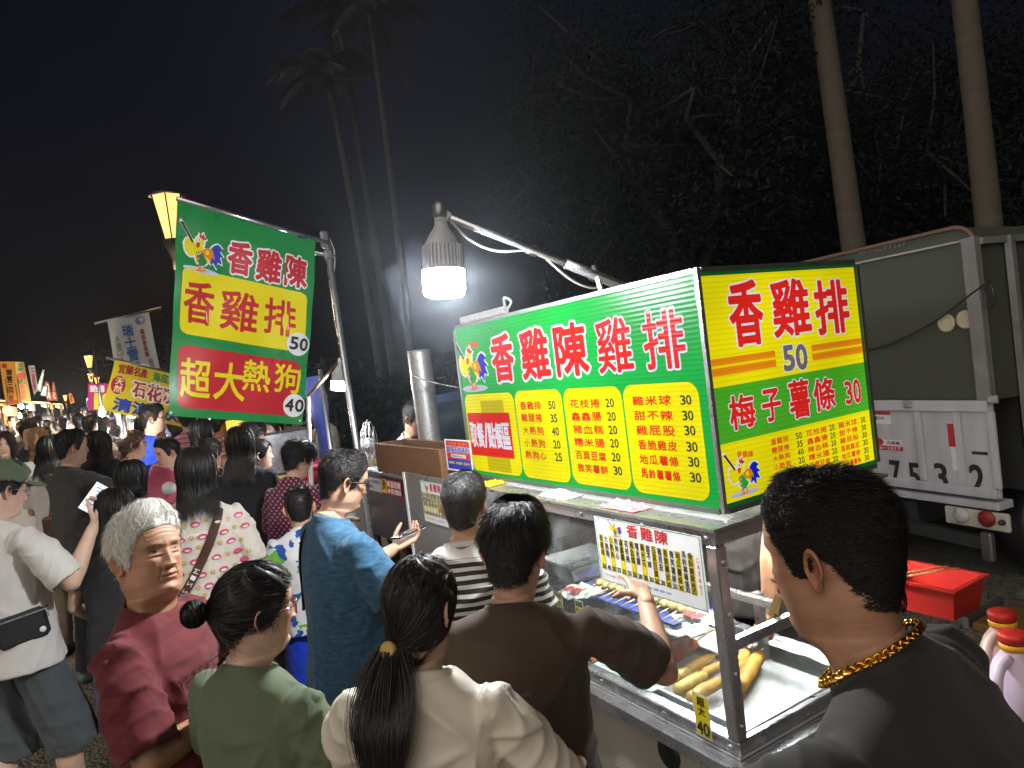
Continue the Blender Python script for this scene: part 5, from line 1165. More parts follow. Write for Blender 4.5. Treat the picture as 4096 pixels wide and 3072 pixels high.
class Person:
    """Builds one figure, 1.70 m tall when standing straight, then scales the root to the wanted stature."""
    def __init__(s, label, loc=(0, 0, 0), facing=0, crown=None, dist=None, base=None, stature=1.7, cat='person', group='people in the night market', sex='m', skin_='mid', hair=('short', 'black'), hair_kw=None, head=(0, 0, 0), head_kw=None, build=1.0, lean=0.0, arms=('down', 'down'), shirt=None, sleeve=.62, bottom=('trousers', None), near=1, seed=0, shoulder=None, stance=0.0, hands=None, neckline=1.0, shirt_len=0.0, fold=1.0, hair_n=None, kid=False, legs=True, head_scale=1.0):
        s.root = bpy.data.objects.new('person', None); COL.objects.link(s.root); tag(s.root, label, cat, group)
        s.root.rotation_euler = (0, 0, R(-facing))
        # the crown of the head is put where the photo shows it, feet on the ground below
        ho_ = np.array([0, .012 + math.sin(R(lean)) * (1.573 - .92), .92 + (1.573 - .92) * math.cos(R(lean))]); HM_ = head_rot(-head[0], head[1], head[2])
        s.L = np.array(Matrix.Rotation(R(-lean), 3, 'X')); cl = ((np.array([0, 0, .128]) - PIV) @ HM_.T + s.L @ PIV) * head_scale * .93 + ho_; rz = np.array(Matrix.Rotation(R(-facing), 3, 'Z')) @ cl
        if crown is not None:
            if dist is None:
                f_ = lambda d: (lambda p: p[2] - gz(p[1]) - stature * cl[2] / 1.7)(at_d(*crown, d))
                ds = np.linspace(.6, 20, 800); vals = np.array([f_(d) for d in ds]); dist = ds[int(np.argmin(np.abs(vals)))]
            tp = at_d(*crown, dist); k = stature / 1.7
            for _ in range(4):
                x_, y_ = tp[0] - rz[0] * k, tp[1] - rz[1] * k; g_ = gz(y_) if base is None else tp[2] - base; k = (tp[2] - g_) / cl[2]
                if base is not None: k = stature / 1.7; g_ = tp[2] - k * cl[2]
            loc = (x_, y_, g_)
        else: k = stature / 1.7
        s.dist = dist
        s.root.location = tuple(loc); s.root.scale = (k, k, k); s.k = k
        s.seed = seed; rg = np.random.default_rng(seed); fem = 1.0 if sex == 'f' else 0.0
        vox = (.022, .0085, .0062)[near]; s.near = near
        sw = shoulder if shoulder is not None else (.178 if not fem else .158); sw *= .94 + .06 * build
        b = build; hd = 1.0
        s.hs = head_scale * .93
        # spine with forward lean
        def sp(z, y=0.0, x=0.0):
            t = max(0, z - .92); return np.array([x, y + math.sin(R(lean)) * t, .92 + (z - .92) * 1.0 if z < .92 else .92 + t * math.cos(R(lean))])
        s.sp = sp
        s.neck = sp(1.455, -.018); ho = sp(1.573, .012); s.ho = ho; s.HM = head_rot(-head[0], head[1], head[2])
        # arms
        s.arm = []
        for i, sd in ((0, -1), (1, 1)):
            sh = sp(1.378, -.014, sd * sw); a = arms[i]; ua, fa = ARMS[a] if isinstance(a, str) else a
            mir = np.array([sd, 1, 1]); U = dirv(*ua) * mir; Fd = dirv(*fa) * mir
            el = sh + U * .275; wr = el + Fd * .245; s.arm.append((sh, el, wr, U, Fd, sd))
        # ---- body (skin): torso core, neck, limbs, hands
        mb = MB(); hm = MB()
        tr = [(.90, .140 * b, .095 * b, 0), (1.02, .115 * b, .075 * b, .0), (1.18, .115, .075, -.004), (1.30, .120, .07, -.010), (1.36, .10, .05, -.014), (1.42, .06, .05, -.016), (1.47, .050, .052, -.014)]
        mb.rings([ellring(sp(z, y), rx, ry, -R(lean) * float(np.clip((z - .95) / .2, 0, 1))) for z, rx, ry, y in tr], 0)
        ar = (1.0 if not fem else .84) * (.8 + .2 * b)
        for i, (sh, el, wr, U, Fd, sd) in enumerate(s.arm):
            mb.tube([sp(1.32, -.012, sd * sw * .4), sh - [0, 0, .022], sh + U * .10, sh + U * .2, el], np.array([.03, .036, .044, .043, .038]) * ar, 0, 14, dome=True)
            mb.tube([el, el + Fd * .06, el + Fd * .14, wr], np.array([.038, .040, .033, .025]) * ar, 0, 14, dome=True)
            hk = (hands or {}).get(i, {})
            if near: hand_shape(hm, wr + Fd * .012, hk.get('d', Fd), hk.get('n', np.array([-sd, 0, 0]) if abs(Fd[2]) > .6 else np.array([-sd * .3, 0, -1.0])), hk.get('curl', (.35, .4, .45, .5)), hk.get('thumb', .4), (.92 if fem else 1.0) * (.95 if not kid else .9), hk.get('side', 1 if hk.get('flip') else (-1 if sd < 0 else 1) * 1), hk.get('spread', 1.0))
            else: mb.tube([wr, wr + Fd * .09, wr + Fd * .16], [.026, .032, .015], 0, 8, dome=True)
        lg = []
        for sd in (-1, 1):
            st = stance * sd; hip = np.array([sd * .088 * b, 0, .90]); kn = np.array([sd * .098, .03 + .25 * max(0, st), .49]); an = np.array([sd * .105, -.02 + st * .42, .09]); lg.append((hip, kn, an))
            mb.tube([hip, hip * .5 + kn * .5, kn], np.array([.088, .073, .055]) * (.85 + .15 * b), 0, 14, dome=True); mb.tube([kn, kn * .62 + an * .38 + [0, -.018, 0], an], np.array([.053, .053, .034]) * (.85 + .15 * b), 0, 14, dome=True)
            mb.tube([an, an + [0, .0, -.03], an + [0, .10, -.055]], [.034, .036, .03], 0, 10, dome=True)
        s.legs = lg
        V, F, _ = remesh(mb, vox if near else .02, 4)
        if hm.v:
            V2, F2, _ = remesh(hm, .0034 if near == 2 else .005, 3); F = F + [[i + len(V) for i in f] for f in F2]; V = np.vstack([V, V2])
        H = Head(**{'res': (.45, .75, 1.0)[near], 'fem': fem, **(head_kw or {})}); HV = pose_head(H.V, s.HM, ho, s.hs * hd, s.L)
        nV = len(V); F = F + [[i + nV for i in f] for f in H.F]; T = np.vstack([np.ones((nV, 3)), H.T])
        s.body = mesh_obj('body', np.vstack([V, HV]), F, SKIN[skin_], s.root, tint=T); s.H = H
        # ---- hair
        if hair:
            kw = dict(hair_kw or {}); n = hair_n or (260, 2200, 7500)[near]; wid = (.0035, .0013, .0007)[near]
            hv, hf = make_hair(hair[0], seed + 3, n, kw.pop('wid', wid), (.5, .8, 1.0)[near], **kw)
            hv = s.to_body(hv)
            # keep hanging hair outside the back and shoulders
            zz = hv[:, 2]; m = zz < s.neck[2] + .02
            if m.any():
                t = np.clip((s.neck[2] + .02 - zz) / .10, 0, 1); back = s.neck[1] - .050 - .082 * t; back = back - .022 * (1 - np.clip((hv[:, 1] - back) / .07, 0, 1)); c = np.clip(1 - (np.abs(hv[:, 0]) / (sw + .03)) ** 4, 0, 1)
                isb = hv[:, 1] < s.neck[1] + .05
                hv[:, 1] = np.where(m & isb, np.minimum(hv[:, 1], back * c + hv[:, 1] * (1 - c)), np.where(m & ~isb, np.maximum(hv[:, 1], (s.neck[1] + .06 + .075 * t)), hv[:, 1]))
            s.hair = mesh_obj('hair', hv, hf, HAIR[hair[1]], s.root)
        # ---- shirt
        if shirt is not None:
            mb = MB(); chest = .012 * fem
            hem = .80 - shirt_len
            tr = [(hem, .196 * b, .142 * b + .004, 0, 0), (.92, .186 * b, .130 * b, 0, 0), (1.03, .168 * b, .122 * b + .006 * (b > 1), .006 * b, 0), (1.15, .168 * b, .117 * b, .004 + chest * .3, 0), (1.27, .180 * (.5 + .5 * b), .116 * (.4 + .6 * b), chest * .6, 0), (1.335, sw + .010, .098, -.008, 0), (1.376, sw - .014, .080, -.014, 0), (1.402, sw * .78, .072, -.016, -.06), (1.424, .098 * neckline, .066, -.014, -.16), (1.438, .072 * neckline, .064, -.010, -.34)]
            tlt = lambda z: -R(lean) * float(np.clip((z - .95) / .2, 0, 1)); mb.rings([ellring(sp(z, y), rx, ry, tl + tlt(z)) for z, rx, ry, y, tl in tr], 0)
            caps = []
            for sh, el, wr, U, Fd, sd in s.arm:
                up = U * .275; r = (.066 if not fem else .058) * (.85 + .15 * b); e = sleeve
                if e <= 1: 
                    if e > .05: mb.tube([sp(1.33, -.012, sd * (sw - .08)), sh - [0, 0, .020], sh + up * .35, sh + up * e], [r * .8, r * .90, r * 1.02, r * 1.12], 0, 16, dome=False); caps.append((sh + up * e, U, r * 1.06))
                else:
                    fr = el + Fd * .245 * (e - 1); mb.tube([sp(1.33, -.012, sd * (sw - .08)), sh - [0, 0, .020], sh + up * .5, el, fr], [r * .95, r * .98, r * .92, r * .85, r * .72], 0, 16, dome=False); caps.append((fr, Fd, r * .68))
            V, F, E = remesh(mb, vox * 1.15 if near else .02, 12 if near else 4)
            N = vnormals(V, F)
            if near:
                t = np.clip((1.40 - V[:, 2]) / .15, 0, 1); am = .0065 * fold * (.3 + .7 * t)
                V = V + N * ((folds(V, seed + 5, 1, .22) + .25) * am * .6 + fold * (tee_folds(V, N, seed + 8, sw, hem) + .0015))[:, None]
                # hollow the sleeve ends, the hem and the collar
                ss = lambda q: (lambda c: c * c * (3 - 2 * c))(np.clip(q, 0, 1))
                for c, ax, r in caps:
                    dl = V - c; q = dl @ ax; rad = np.linalg.norm(dl - q[:, None] * ax, axis=1); k = ss((q + .016) / .014) * ss((r - rad) / .016) * (q < .05); V = V - k[:, None] * ax * .06
                V[:, 2] += .07 * ss((hem + .014 - V[:, 2]) / .012) * ss((.92 - np.hypot(V[:, 0] / (.196 * b), V[:, 1] / (.142 * b + .004))) / .08)
                nd = np.linalg.norm((V - sp(1.440, -.012)) * [1, 1, .6], axis=1); k = (N[:, 2] > .3) * (V[:, 2] > 1.395) * ss((.062 * neckline - nd) / .012); V[:, 2] -= k * .04
            s.shirt = mesh_obj('shirt', V, F, shirt, s.root); s.sV, s.sF = V, F
            if near:
                mb = MB(); rr = ellring(sp(1.434, -.011), .0745 * neckline, .0665, -.34 - R(lean), 36); rr2 = ellring(sp(1.443, -.011), .070 * neckline, .063, -.34 - R(lean), 36); rr0 = ellring(sp(1.424, -.012), .080 * neckline + .004, .0685, -.30 - R(lean), 36); rr3 = ellring(sp(1.437, -.011), .066 * neckline, .059, -.34 - R(lean), 36); mb.rings([rr0, rr, rr2, rr3], 0, (False, False)); mb.build('collar', shirt, s.root, local=True)
        # ---- lower clothing
        kind, bm = bottom
        if bm is not None and legs:
            mb = MB(); mb.rings([ellring((0, 0, z), rx * b, ry * b) for z, rx, ry in ((.80, .165, .115), (.88, .160, .110), (.98, .145, .095), (1.03, .13, .085))], 0)
            endz = dict(trousers=.06, shorts=.46, long_shorts=.40, skirt=.5)[kind]; end = 1 - endz
            for hip, kn, an in lg:
                if kind == 'trousers': mb.tube([hip, kn, an + [0, 0, -.01]], np.array([.084, .078, .072]) * (.8 + .2 * b), 0, 16, dome=False)
                else: e = hip + (kn - hip) * ((.90 - endz) / .41); mb.tube([hip, hip * .5 + e * .5, e], np.array([.088, .100, .106]) * (.8 + .2 * b), 0, 16, dome=False)
            V, F, E = remesh(mb, (vox * 1.4) if near else .024, 4)
            if near: V = V + vnormals(V, F) * (folds(V, seed + 9, .008, .14) + .004)[:, None]
            s.bottom = mesh_obj('trousers' if kind == 'trousers' else kind.split('_')[-1], V, F, bm, s.root)
        if legs:
            for hip, kn, an in lg:
                mb = MB(); c = an; mb.tube([c + [0, -.035, -.045], c + [0, .02, -.045], c + [0, .10, -.055], c + [0, .155, -.062]], [.038, .043, .042, .028], 0, 12, dome=True); v = np.concatenate(mb.v); v[:, 2] = np.maximum(v[:, 2], .0); mb.v = [v]; mb.build('shoe', SHOE[seed % len(SHOE)], s.root, local=True)
    def to_body(s, V): 
        Q = (np.asarray(V) - PIV) @ s.HM.T + s.L @ PIV; return Q * s.hs + s.ho
    def world(s, p):
        M = Matrix.LocRotScale(s.root.location, s.root.rotation_euler, s.root.scale); return np.array(M @ Vector(p))
SHOE = [mat('black_shoe', (.02, .02, .02), .5), mat('grey_shoe', (.12, .12, .13), .6), mat('white_shoe', (.5, .5, .5), .5)]
# ------------------------------------------------------------------ truck behind the stall
TARP = mat('grey_green_tarp', lin(69, 73, 63), .75, var=.15, vscale=2.5, bump=.08, bscale=6); TRIM = mat('faded_orange_rope', lin(110, 84, 72), .7); WPAINT = mat('worn_white_paint', lin(188, 188, 194), .5, var=.34, vscale=3.5, bump=.12, bscale=14, stretch=(3, 3, .7)); GPOST = mat('weathered_grey_post', lin(122, 122, 120), .6, var=.4, vscale=8, bump=.15); TGRIME = mat('black_grime', (.03, .03, .03), .7, var=.4)
def build_truck():
    Q = at_d(3965, 1500, 4.3); az = 8.5; dR = np.array([-math.sin(R(az)), math.cos(R(az)), 0]) if False else None
    # rear face direction: towards the picture's vanishing point of the tailgate
    v = ray(866, 1597); v[2] = 0; v /= np.linalg.norm(v); n = np.array([-v[1], v[0], 0.0]); n = n if n[0] < 0 else -n      # n points out of the rear, towards the stall
    o = np.array([Q[0], Q[1], 0.0])                 # right rear edge on the ground
    U = v; Wd = 2.15
    pn = Panel(o + U * Wd, -U, (0, 0, 1))            # u from far edge to near edge
    t = thing('parked_truck', o + U * Wd / 2, 'grey tarpaulin truck with a dented white tailgate numbered 7532 parked behind the stall', 'truck')
    uv = pn.uv; L = 4.4; B = -n
    z6 = lambda x, y: (3000 + .7234 * x, 800 + .7234 * y)
    ztop = uv(*z6(1290, 118))[1]; zcan = uv(*z6(1350, 190))[1]; ztail = uv(*z6(1330, 1105))[1]; zbed = uv(*z6(1330, 1640))[1]
    P3 = lambda u, z, dep=0.0: o + U * (Wd - u) + np.array([0, 0, z]) + B * dep
    # canopy: rounded-top section swept backwards
    mb = MB(); r = .13; sec = [(0.0, ztail)] + [(r - r * math.cos(a), ztop - r + r * math.sin(a)) for a in np.linspace(0, 1.57, 7)] + [(Wd - r + r * math.sin(a), ztop - r + r * math.cos(a)) for a in np.linspace(0, 1.57, 7)] + [(Wd, ztail)]
    rs = [np.array([P3(u, z - (.015 if 0 < k < 8 and k % 2 else 0), L * k / 8) for u, z in sec]) for k in range(9)]; mb.rings(rs, 0, (True, True), False); mb.build('canopy', TARP, t)
    mb = MB(); mb.tube([P3(u, z, -.02) for u, z in sec[1:]], .014, 0, 6); mb.build('canopy_piping', TRIM, t)
    mb = MB(); mb.bar(P3(.05, zcan, -.012), P3(Wd - .06, zcan, -.012), .012, .02, 0, up=n); mb.build('curtain_rail', DSTEEL, t)
    mb = MB(); mb.box((P3(Wd / 2, (zcan + ztail) / 2 - .02, -.006)), (.006, Wd - .12, zcan - ztail - .06), 0, np.array([n, U, (0, 0, 1)]).T); mb.build('rear_curtain', TARP, t)
    seam = uv(*z6(1100, 770))[1]; mb = MB(); mb.bar(P3(.1, seam, -.011), P3(Wd - .1, seam + .01, -.011), .005, .006, 0, up=n); mb.build('curtain_seam', TARP, t)
    # stencilled number on the canopy lip, faded
    M, Dk = print_set(['grey', 'black', 'red', 'white', 'blue']); a = uv(*z6(575, 300)); b = uv(*z6(880, 255)); pn.line('一鈴木0289127', (a[0], a[1] - .02, b[0], a[1] + .035), .022, Dk['grey'], .01); pn.mb.build('canopy_lettering', M, t); pn.mb = MB()
    for lab, p in (('v', (1097, 680)), ('w', (1203, 660))):
        q = uv(*z6(*p)); mb = MB(); mb.lathe([(.058, 0), (.058, .012), (.045, .018), (.038, .012), (.02, .016)], P3(q[0], q[1], -.012), 0, 20, n); mb.build('round_vent', mat('cream_plastic', lin(185, 178, 150), .5), t)
    # posts
    mb = MB(); mb.box(P3(Wd - .03, (zcan + ztail) / 2, -.02), (.05, .085, zcan - ztail + .02), 0, np.array([n, U, (0, 0, 1)]).T); mb.build('corner_post', GPOST, t)
    mb = MB(); mb.box(P3(.03, (zcan + ztail) / 2, -.02), (.05, .085, zcan - ztail + .02), 0, np.array([n, U, (0, 0, 1)]).T); mb.build('corner_post', GPOST, t)
    # tailgate with pressed ribs
    mb = MB(); RM = np.array([n, U, (0, 0, 1)]).T
    mb.box(P3(Wd / 2, (ztail + zbed) / 2, -.02), (.03, Wd, ztail - zbed), 0, RM, .004)
    mb.box(P3(Wd / 2, ztail - .035, -.045), (.03, Wd - .01, .07), 0, RM, .006); mb.box(P3(Wd / 2, zbed + .03, -.045), (.03, Wd - .01, .06), 0, RM, .006)
    for p in ((700, 1400), (975, 1400), (1190, 1400), (1380, 1400)):
        u = uv(*z6(*p))[0]; mb.box(P3(u, (ztail + zbed) / 2, -.043), (.026, .045, ztail - zbed - .13), 0, RM, .006)
    for u in np.linspace(.2, .95, 3): mb.box(P3(u, (ztail + zbed) / 2, -.043), (.026, .045, ztail - zbed - .13), 0, RM, .006)
    mb.build('tailgate', WPAINT, t)
    for p in ((905, 1112), (1385, 1085)):
        q = uv(*z6(*p)); mb = MB(); mb.box(P3(q[0], q[1] - .01, -.068), (.02, .06, .05), 0, RM, .006); mb.build('latch', GALV, t)
    H = .0375
    for ch, p, w, h in (('-', (702, 1490), .05, .06), ('7', (825, 1505), .075, .17), ('5', (930, 1520), .075, .17), ('3', (1078, 1525), .08, .17), ('2', (1278, 1540), .085, .18)):
        q = uv(*z6(*p)); pn.char(ch, (q[0] - w / 2, q[1] - h / 2, q[0] + w / 2, q[1] + h / 2), H, Dk['black'], .035)
    q = uv(*z6(1292, 1393)); pn.rect(q[0] - .05, q[1] - .012, q[0] + .05, q[1] + .008, H, Dk['black'])
    a = uv(*z6(1110, 1232)); b = uv(*z6(1160, 1360)); c = uv(*z6(1165, 1490)); pn.rect(a[0], b[1], b[0], a[1], H, Dk['red']); pn.rect(a[0] + .008, c[1], b[0] + .008, b[1] - .001, H, Dk['white'])
    a = uv(*z6(680, 1165)); b = uv(*z6(803, 1235)); pn.rect(a[0], b[1], b[0], a[1], H, Dk['white']); pn.rect(a[0], a[1] - .022, b[0], a[1], H + .001, Dk['red']); pn.line('載重500', (a[0] + .01, b[1] + .03, b[0] - .05, a[1] - .035), H + .001, Dk['black'], .02)
    a = uv(*z6(690, 1315)); b = uv(*z6(870, 1385)); m = (a[1] + b[1]) / 2 + .004; pn.rect(a[0], b[1], b[0], a[1], H, Dk['white']); pn.rect(a[0], b[1], b[0] - .0, m - .01, H + .0008, Dk['red']); pn.line('366-1017', (a[0] + .01, b[1] + .006, b[0] - .02, m - .016), H + .0016, Dk['white'], .03); pn.line('升降機', (a[0] + .13, m, a[0] + .23, a[1] - .01), H + .001, Dk['black'], .02); pn.disc((a[0] + .07, (m + a[1]) / 2), .032, .024, H + .0014, Dk['red'])
    pn.mb.build('tailgate_lettering', M, t)
    # chassis, lights, mud flap, wheels
    zl = zbed - .03; mb = MB(); mb.box(P3(Wd / 2, zl - .02, .03), (.14, Wd - .02, .05), 0, RM, .005); mb.build('rear_beam', WPAINT, t)
    mb = MB(); mb.box(P3(Wd / 2, .55, L / 2), (L - .2, .8, .16), 0, RM); mb.box(P3(Wd / 2, ztail / 2 + zbed / 2, L / 2 + .2), (L - .1, Wd - .04, ztail - zbed), 0, RM); mb.build('chassis', TGRIME, t)
    z8 = lambda x, y: (2900 + .7667 * x, 1800 + .7667 * y)
    a = uv(*z8(1160, 285)); b = uv(*z8(1505, 430)); mb = MB(); mb.box(P3((a[0] + b[0]) / 2, (a[1] + b[1]) / 2, -.02), (.03, b[0] - a[0], a[1] - b[1]), 0, RM, .008); mb.build('light_panel', mat('cream_panel_paint', lin(190, 186, 172), .5, var=.15), t)
    for nm, p, c, r in (('reverse_light', (1255, 335), lin(190, 190, 190), .045), ('tail_light', (1388, 352), lin(140, 20, 22), .047), ('reflector', (1470, 372), (.02, .02, .02), .017)):
        q = uv(*z8(*p)); mb = MB(); mb.lathe([(r * 1.1, 0), (r * 1.12, .012), (r, .014), (r * .95, .024), (r * .6, .034), (.004, .037)], P3(q[0], q[1], -.035), 0, 20, n); m_ = mat(nm + '_lens', c, .18, var=.1, bump=.5, bscale=160, spec=.7)
        mb.build(nm, m_, t)
    for u in (.35, Wd - .35):
        mb = MB(); mb.lathe([(.20, -.1), (.36, -.11), (.39, -.06), (.39, .06), (.36, .11), (.2, .1), (.12, .06)], P3(u, .39, .95), 0, 28, U); mb.build('wheel', BLACKP, t)
    q = uv(*z8(1385, 500)); mb = MB(); mb.box(P3(q[0], q[1], -.02), (.05, .07, .18), 0, RM, .01); mb.build('tow_hook', DSTEEL, t)
    mb = MB(); mb.bar(P3(.25, .52, .0), P3(Wd - .1, .46, .0), .06, .08, 0); mb.build('bumper_bar', TGRIME, t)
    # side rail and cab beyond
    mb = MB(); mb.box(P3(Wd / 2, 1.25, L + .9), (1.5, Wd - .1, 1.5), 0, RM, .08); mb.build('cab', TGRIME, t)
    mb = MB(); a = P3(Wd + .02, zcan - .02, .0); mb.bar(a, a + B * 1.6 + np.array([0, 0, -.0]), .03, .04, 0); mb.bar(P3(Wd + .03, zcan, .25), P3(Wd + .03, ztail - .3, .25), .04, .05, 0); mb.build('side_rail', GPOST, t)
    # dark rope swagged across the curtain
    pts = [z6(1345, 445), z6(1200, 555), z6(1060, 660), z6(900, 745), z6(780, 800), z6(650, 832), z6(560, 850)]
    mb = MB(); mb.tube(smoothpath([P3(*uv(*p), -.045) for p in pts], 40), .006, 0, 6); mb.tube(smoothpath([P3(*uv(*z6(*p)), -.06) for p in ((1345, 445), (1325, 520), (1340, 585), (1375, 590), (1390, 520), (1360, 445))], 20), .005, 0, 6); mb.build('tie_rope', BLACKP, t)
build_truck()

# ------------------------------------------------------------------ green hanging banner on its pole
VINYL = {}
def vin(k, c): return mat('vinyl_' + k, c, .30, var=.06, vscale=4, spec=.5, bump=.3, bscale=7)
def banner_panel(c00, c10, c01, wave):
    """corners: lower left, lower right, upper left (world)"""
    U = np.array(c10) - c00; V = np.array(c01) - c00; return Panel(c00, U, V, wave)
def build_banner():
    z2 = lambda x, y: (500 + .6329 * x, 700 + .6329 * y)
    TL, TR, BR, BL = at_d(*z2(330, 165), 3.5), at_d(*z2(1207, 418), 4.05), at_d(*z2(1125, 1580), 4.08), at_d(*z2(268, 1520), 3.5)
    t = thing('hanging_banner', (TL + TR) / 2, 'large green hanging banner with a rooster, yellow and red price blocks reading 50 and 40', 'banner')
    names = ['green', 'yellow', 'red', 'white', 'black', 'blue', 'orange', 'brown', 'pale']; cols = dict(green=lin(36, 128, 66), yellow=lin(222, 204, 28), red=lin(184, 42, 52), white=(.74, .74, .75), black=(.02, .02, .02), blue=lin(45, 60, 160), orange=lin(225, 125, 45), brown=lin(70, 32, 26), pale=lin(190, 195, 210)); MM = [vin(k, cols[k]) for k in names]; Dk = {k: i for i, k in enumerate(names)}
    class Bil(Panel):
        def P(s, uv, h):
            uv = np.atleast_2d(np.asarray(uv, float)); u, v = uv[:, :1], uv[:, 1:2]
            p = BL * (1 - u) * (1 - v) + BR * u * (1 - v) + TR * u * v + TL * (1 - u) * v
            return p + s.N * (h + .016 * np.sin(5.5 * u + 2.2 * v + .5) * (1.15 - v) + .005 * np.sin(13 * u - 8 * v) + .004 * np.sin(21 * v + 4 * u))
        def uv(s, px, py):
            a = np.array([.5, .5])
            for _ in range(25):
                p = s.P([a], 0)[0]; q = AX.T @ (p - CAM); e = np.array([q[0] / q[2] * F_PX + 2048 - px, q[1] / q[2] * F_PX + 1536 - py])
                J = []
                for k in range(2): b = a.copy(); b[k] += 1e-3; p = s.P([b], 0)[0]; q = AX.T @ (p - CAM); J.append((np.array([q[0] / q[2] * F_PX + 2048 - px, q[1] / q[2] * F_PX + 1536 - py]) - e) / 1e-3)
                a = a - np.linalg.solve(np.array(J).T, e)
            return a
    pn = Bil(BL, BR - BL, TL - BL, wave=None); pn.wave = True
    h = .0015
    pn.rect(0, 0, 1, 1, 0, Dk['green'])
    bx = lambda *b: pn.pxbox(*sum((list(z2(b[i], b[i + 1])) for i in (0, 2)), []))
    vy = [pn.uv(*z2(*p))[1] for p in ((720, 655), (690, 1055), (690, 1120), (680, 1495))]
    ul, ur = .045, .955
    pn.rect(ul, vy[1], ur, vy[0], h, Dk['yellow'], rad=.04); pn.rect(ul, vy[3], ur - .01, vy[2], h, Dk['red'], rad=.04)
    def ch(c, b, col, w, out=None):
        q = bx(*b)
        if out: pn.char(c, q, 2 * h, Dk['white'], out)
        pn.char(c, q, 3 * h, Dk[col], w)
    for c, b in (('香', (652, 428, 800, 625)), ('雞', (832, 480, 985, 672)), ('陳', (1015, 520, 1145, 705))): ch(c, b, 'red', .040, .10)
    for c, b in (('香', (372, 675, 560, 940)), ('雞', (602, 740, 840, 985)), ('排', (880, 790, 1075, 1010))): ch(c, b, 'red', .020)
    for c, b in (('超', (345, 1165, 535, 1405)), ('大', (560, 1190, 755, 1420)), ('熱', (745, 1175, 915, 1365)), ('狗', (945, 1200, 1105, 1375))): ch(c, b, 'yellow', .020)
    for p, tx in (((1093, 1070), '50'), ((1063, 1457), '40')):
        c = pn.uv(*z2(*p)); e = pn.uv(*z2(p[0] + 70, p[1])); f = pn.uv(*z2(p[0], p[1] - 74)); pn.disc(c, abs(e[0] - c[0]), abs(f[1] - c[1]), 3.5 * h, Dk['white']); pn.line(tx, (c[0] - .068, c[1] - .030, c[0] + .068, c[1] + .034), 8 * h, Dk['black'], .045, gap=.15)
    q = (pn.uv(*z2(340, 600))[0], pn.uv(*z2(480, 615))[1], pn.uv(*z2(612, 600))[0], pn.uv(*z2(400, 300))[1]); rooster(pn, q, 2 * h, Dk, .0012)
    for p in (((1105, 1553)), ((287, 1502))): c = pn.uv(*z2(*p)); pn.disc(c, .009, .007, 2 * h, Dk['pale'])
    pn.mb.build('vinyl_sheet', MM, t)
    # frame: top arm, pole with clamps, cable
    PO = at_d(1305, 955, 4.12); PB = at_d(1428, 1790, 4.12); dz = (PB - PO) / (PB[2] - PO[2]); G = PO + dz * (0 - PO[2])
    tp = thing('banner_pole', (G[0], G[1], 0), 'upright steel pole carrying the green banner, clamps and cable at its top', 'pole')
    mb = MB(); mb.tube([G, PO * .5 + G * .5, PO], .019, 0, 10); mb.build('upright', STEEL, tp)
    mb = MB(); top = TL + (TR - TL) * 1.12; mb.tube([TL + [0, 0, .012], top + [0, 0, .012]], .012, 0, 8); mb.build('top_arm', STEEL, tp)
    a = at_d(*z2(1200, 490), 4.1); b = at_d(*z2(1335, 518), 4.15); mb = MB(); mb.tube([a, b], .013, 0, 8); mb.build('lower_arm', STEEL, tp)
    for p in ((1258, 385), (1285, 505), (1262, 430)): c = at_d(*z2(*p), 4.11); mb = MB(); mb.box(c, (.045, .035, .06), 0, None, .01); mb.build('clamp', DSTEEL, tp)
    mb = MB(); mb.tube(smoothpath([at_d(*z2(*p), 4.14) for p in ((1290, 400), (1320, 470), (1325, 560), (1318, 640), (1330, 690))], 16), .004, 0, 5); mb.build('cable', CABLE, tp)
    c = at_d(*z2(1095, 388), 3.98); mb = MB(); mb.box(c, (.10, .02, .025), 0, None, .006); mb.build('clip', BLACKP, tp)
    return G
POLE = build_banner()
# small lamp and its thin stand
def small_lamp():
    z2 = lambda x, y: (500 + .6329 * x, 700 + .6329 * y); D = 5.2
    top = at_d(*z2(1355, 1262), D); bot = at_d(*z2(1350, 1362), D); A = at_d(*z2(1348, 1182), D); B = at_d(*z2(1155, 1400), D); Gp = at_d(1245, 1900, D); Gp = B + (Gp - B) / (Gp[2] - B[2]) * (0 - B[2])
    t = thing('small_lamp', (Gp[0], Gp[1], 0), 'small lit LED bulb hanging from a thin bent stand by the banner pole', 'lamp')
    bulb(t, bot, .054, LAMP_M2, (top - bot)); mb = MB(); mb.tube([Gp, B], .017, 0, 8); mb.build('stand', DSTEEL, t); mb = MB(); mb.tube([B, A], .013, 0, 8); mb.build('arm', RUST, t); mb = MB(); mb.tube([A, top + (top - bot) * .8], .006, 0, 6); mb.build('cable', CABLE, t)
small_lamp()

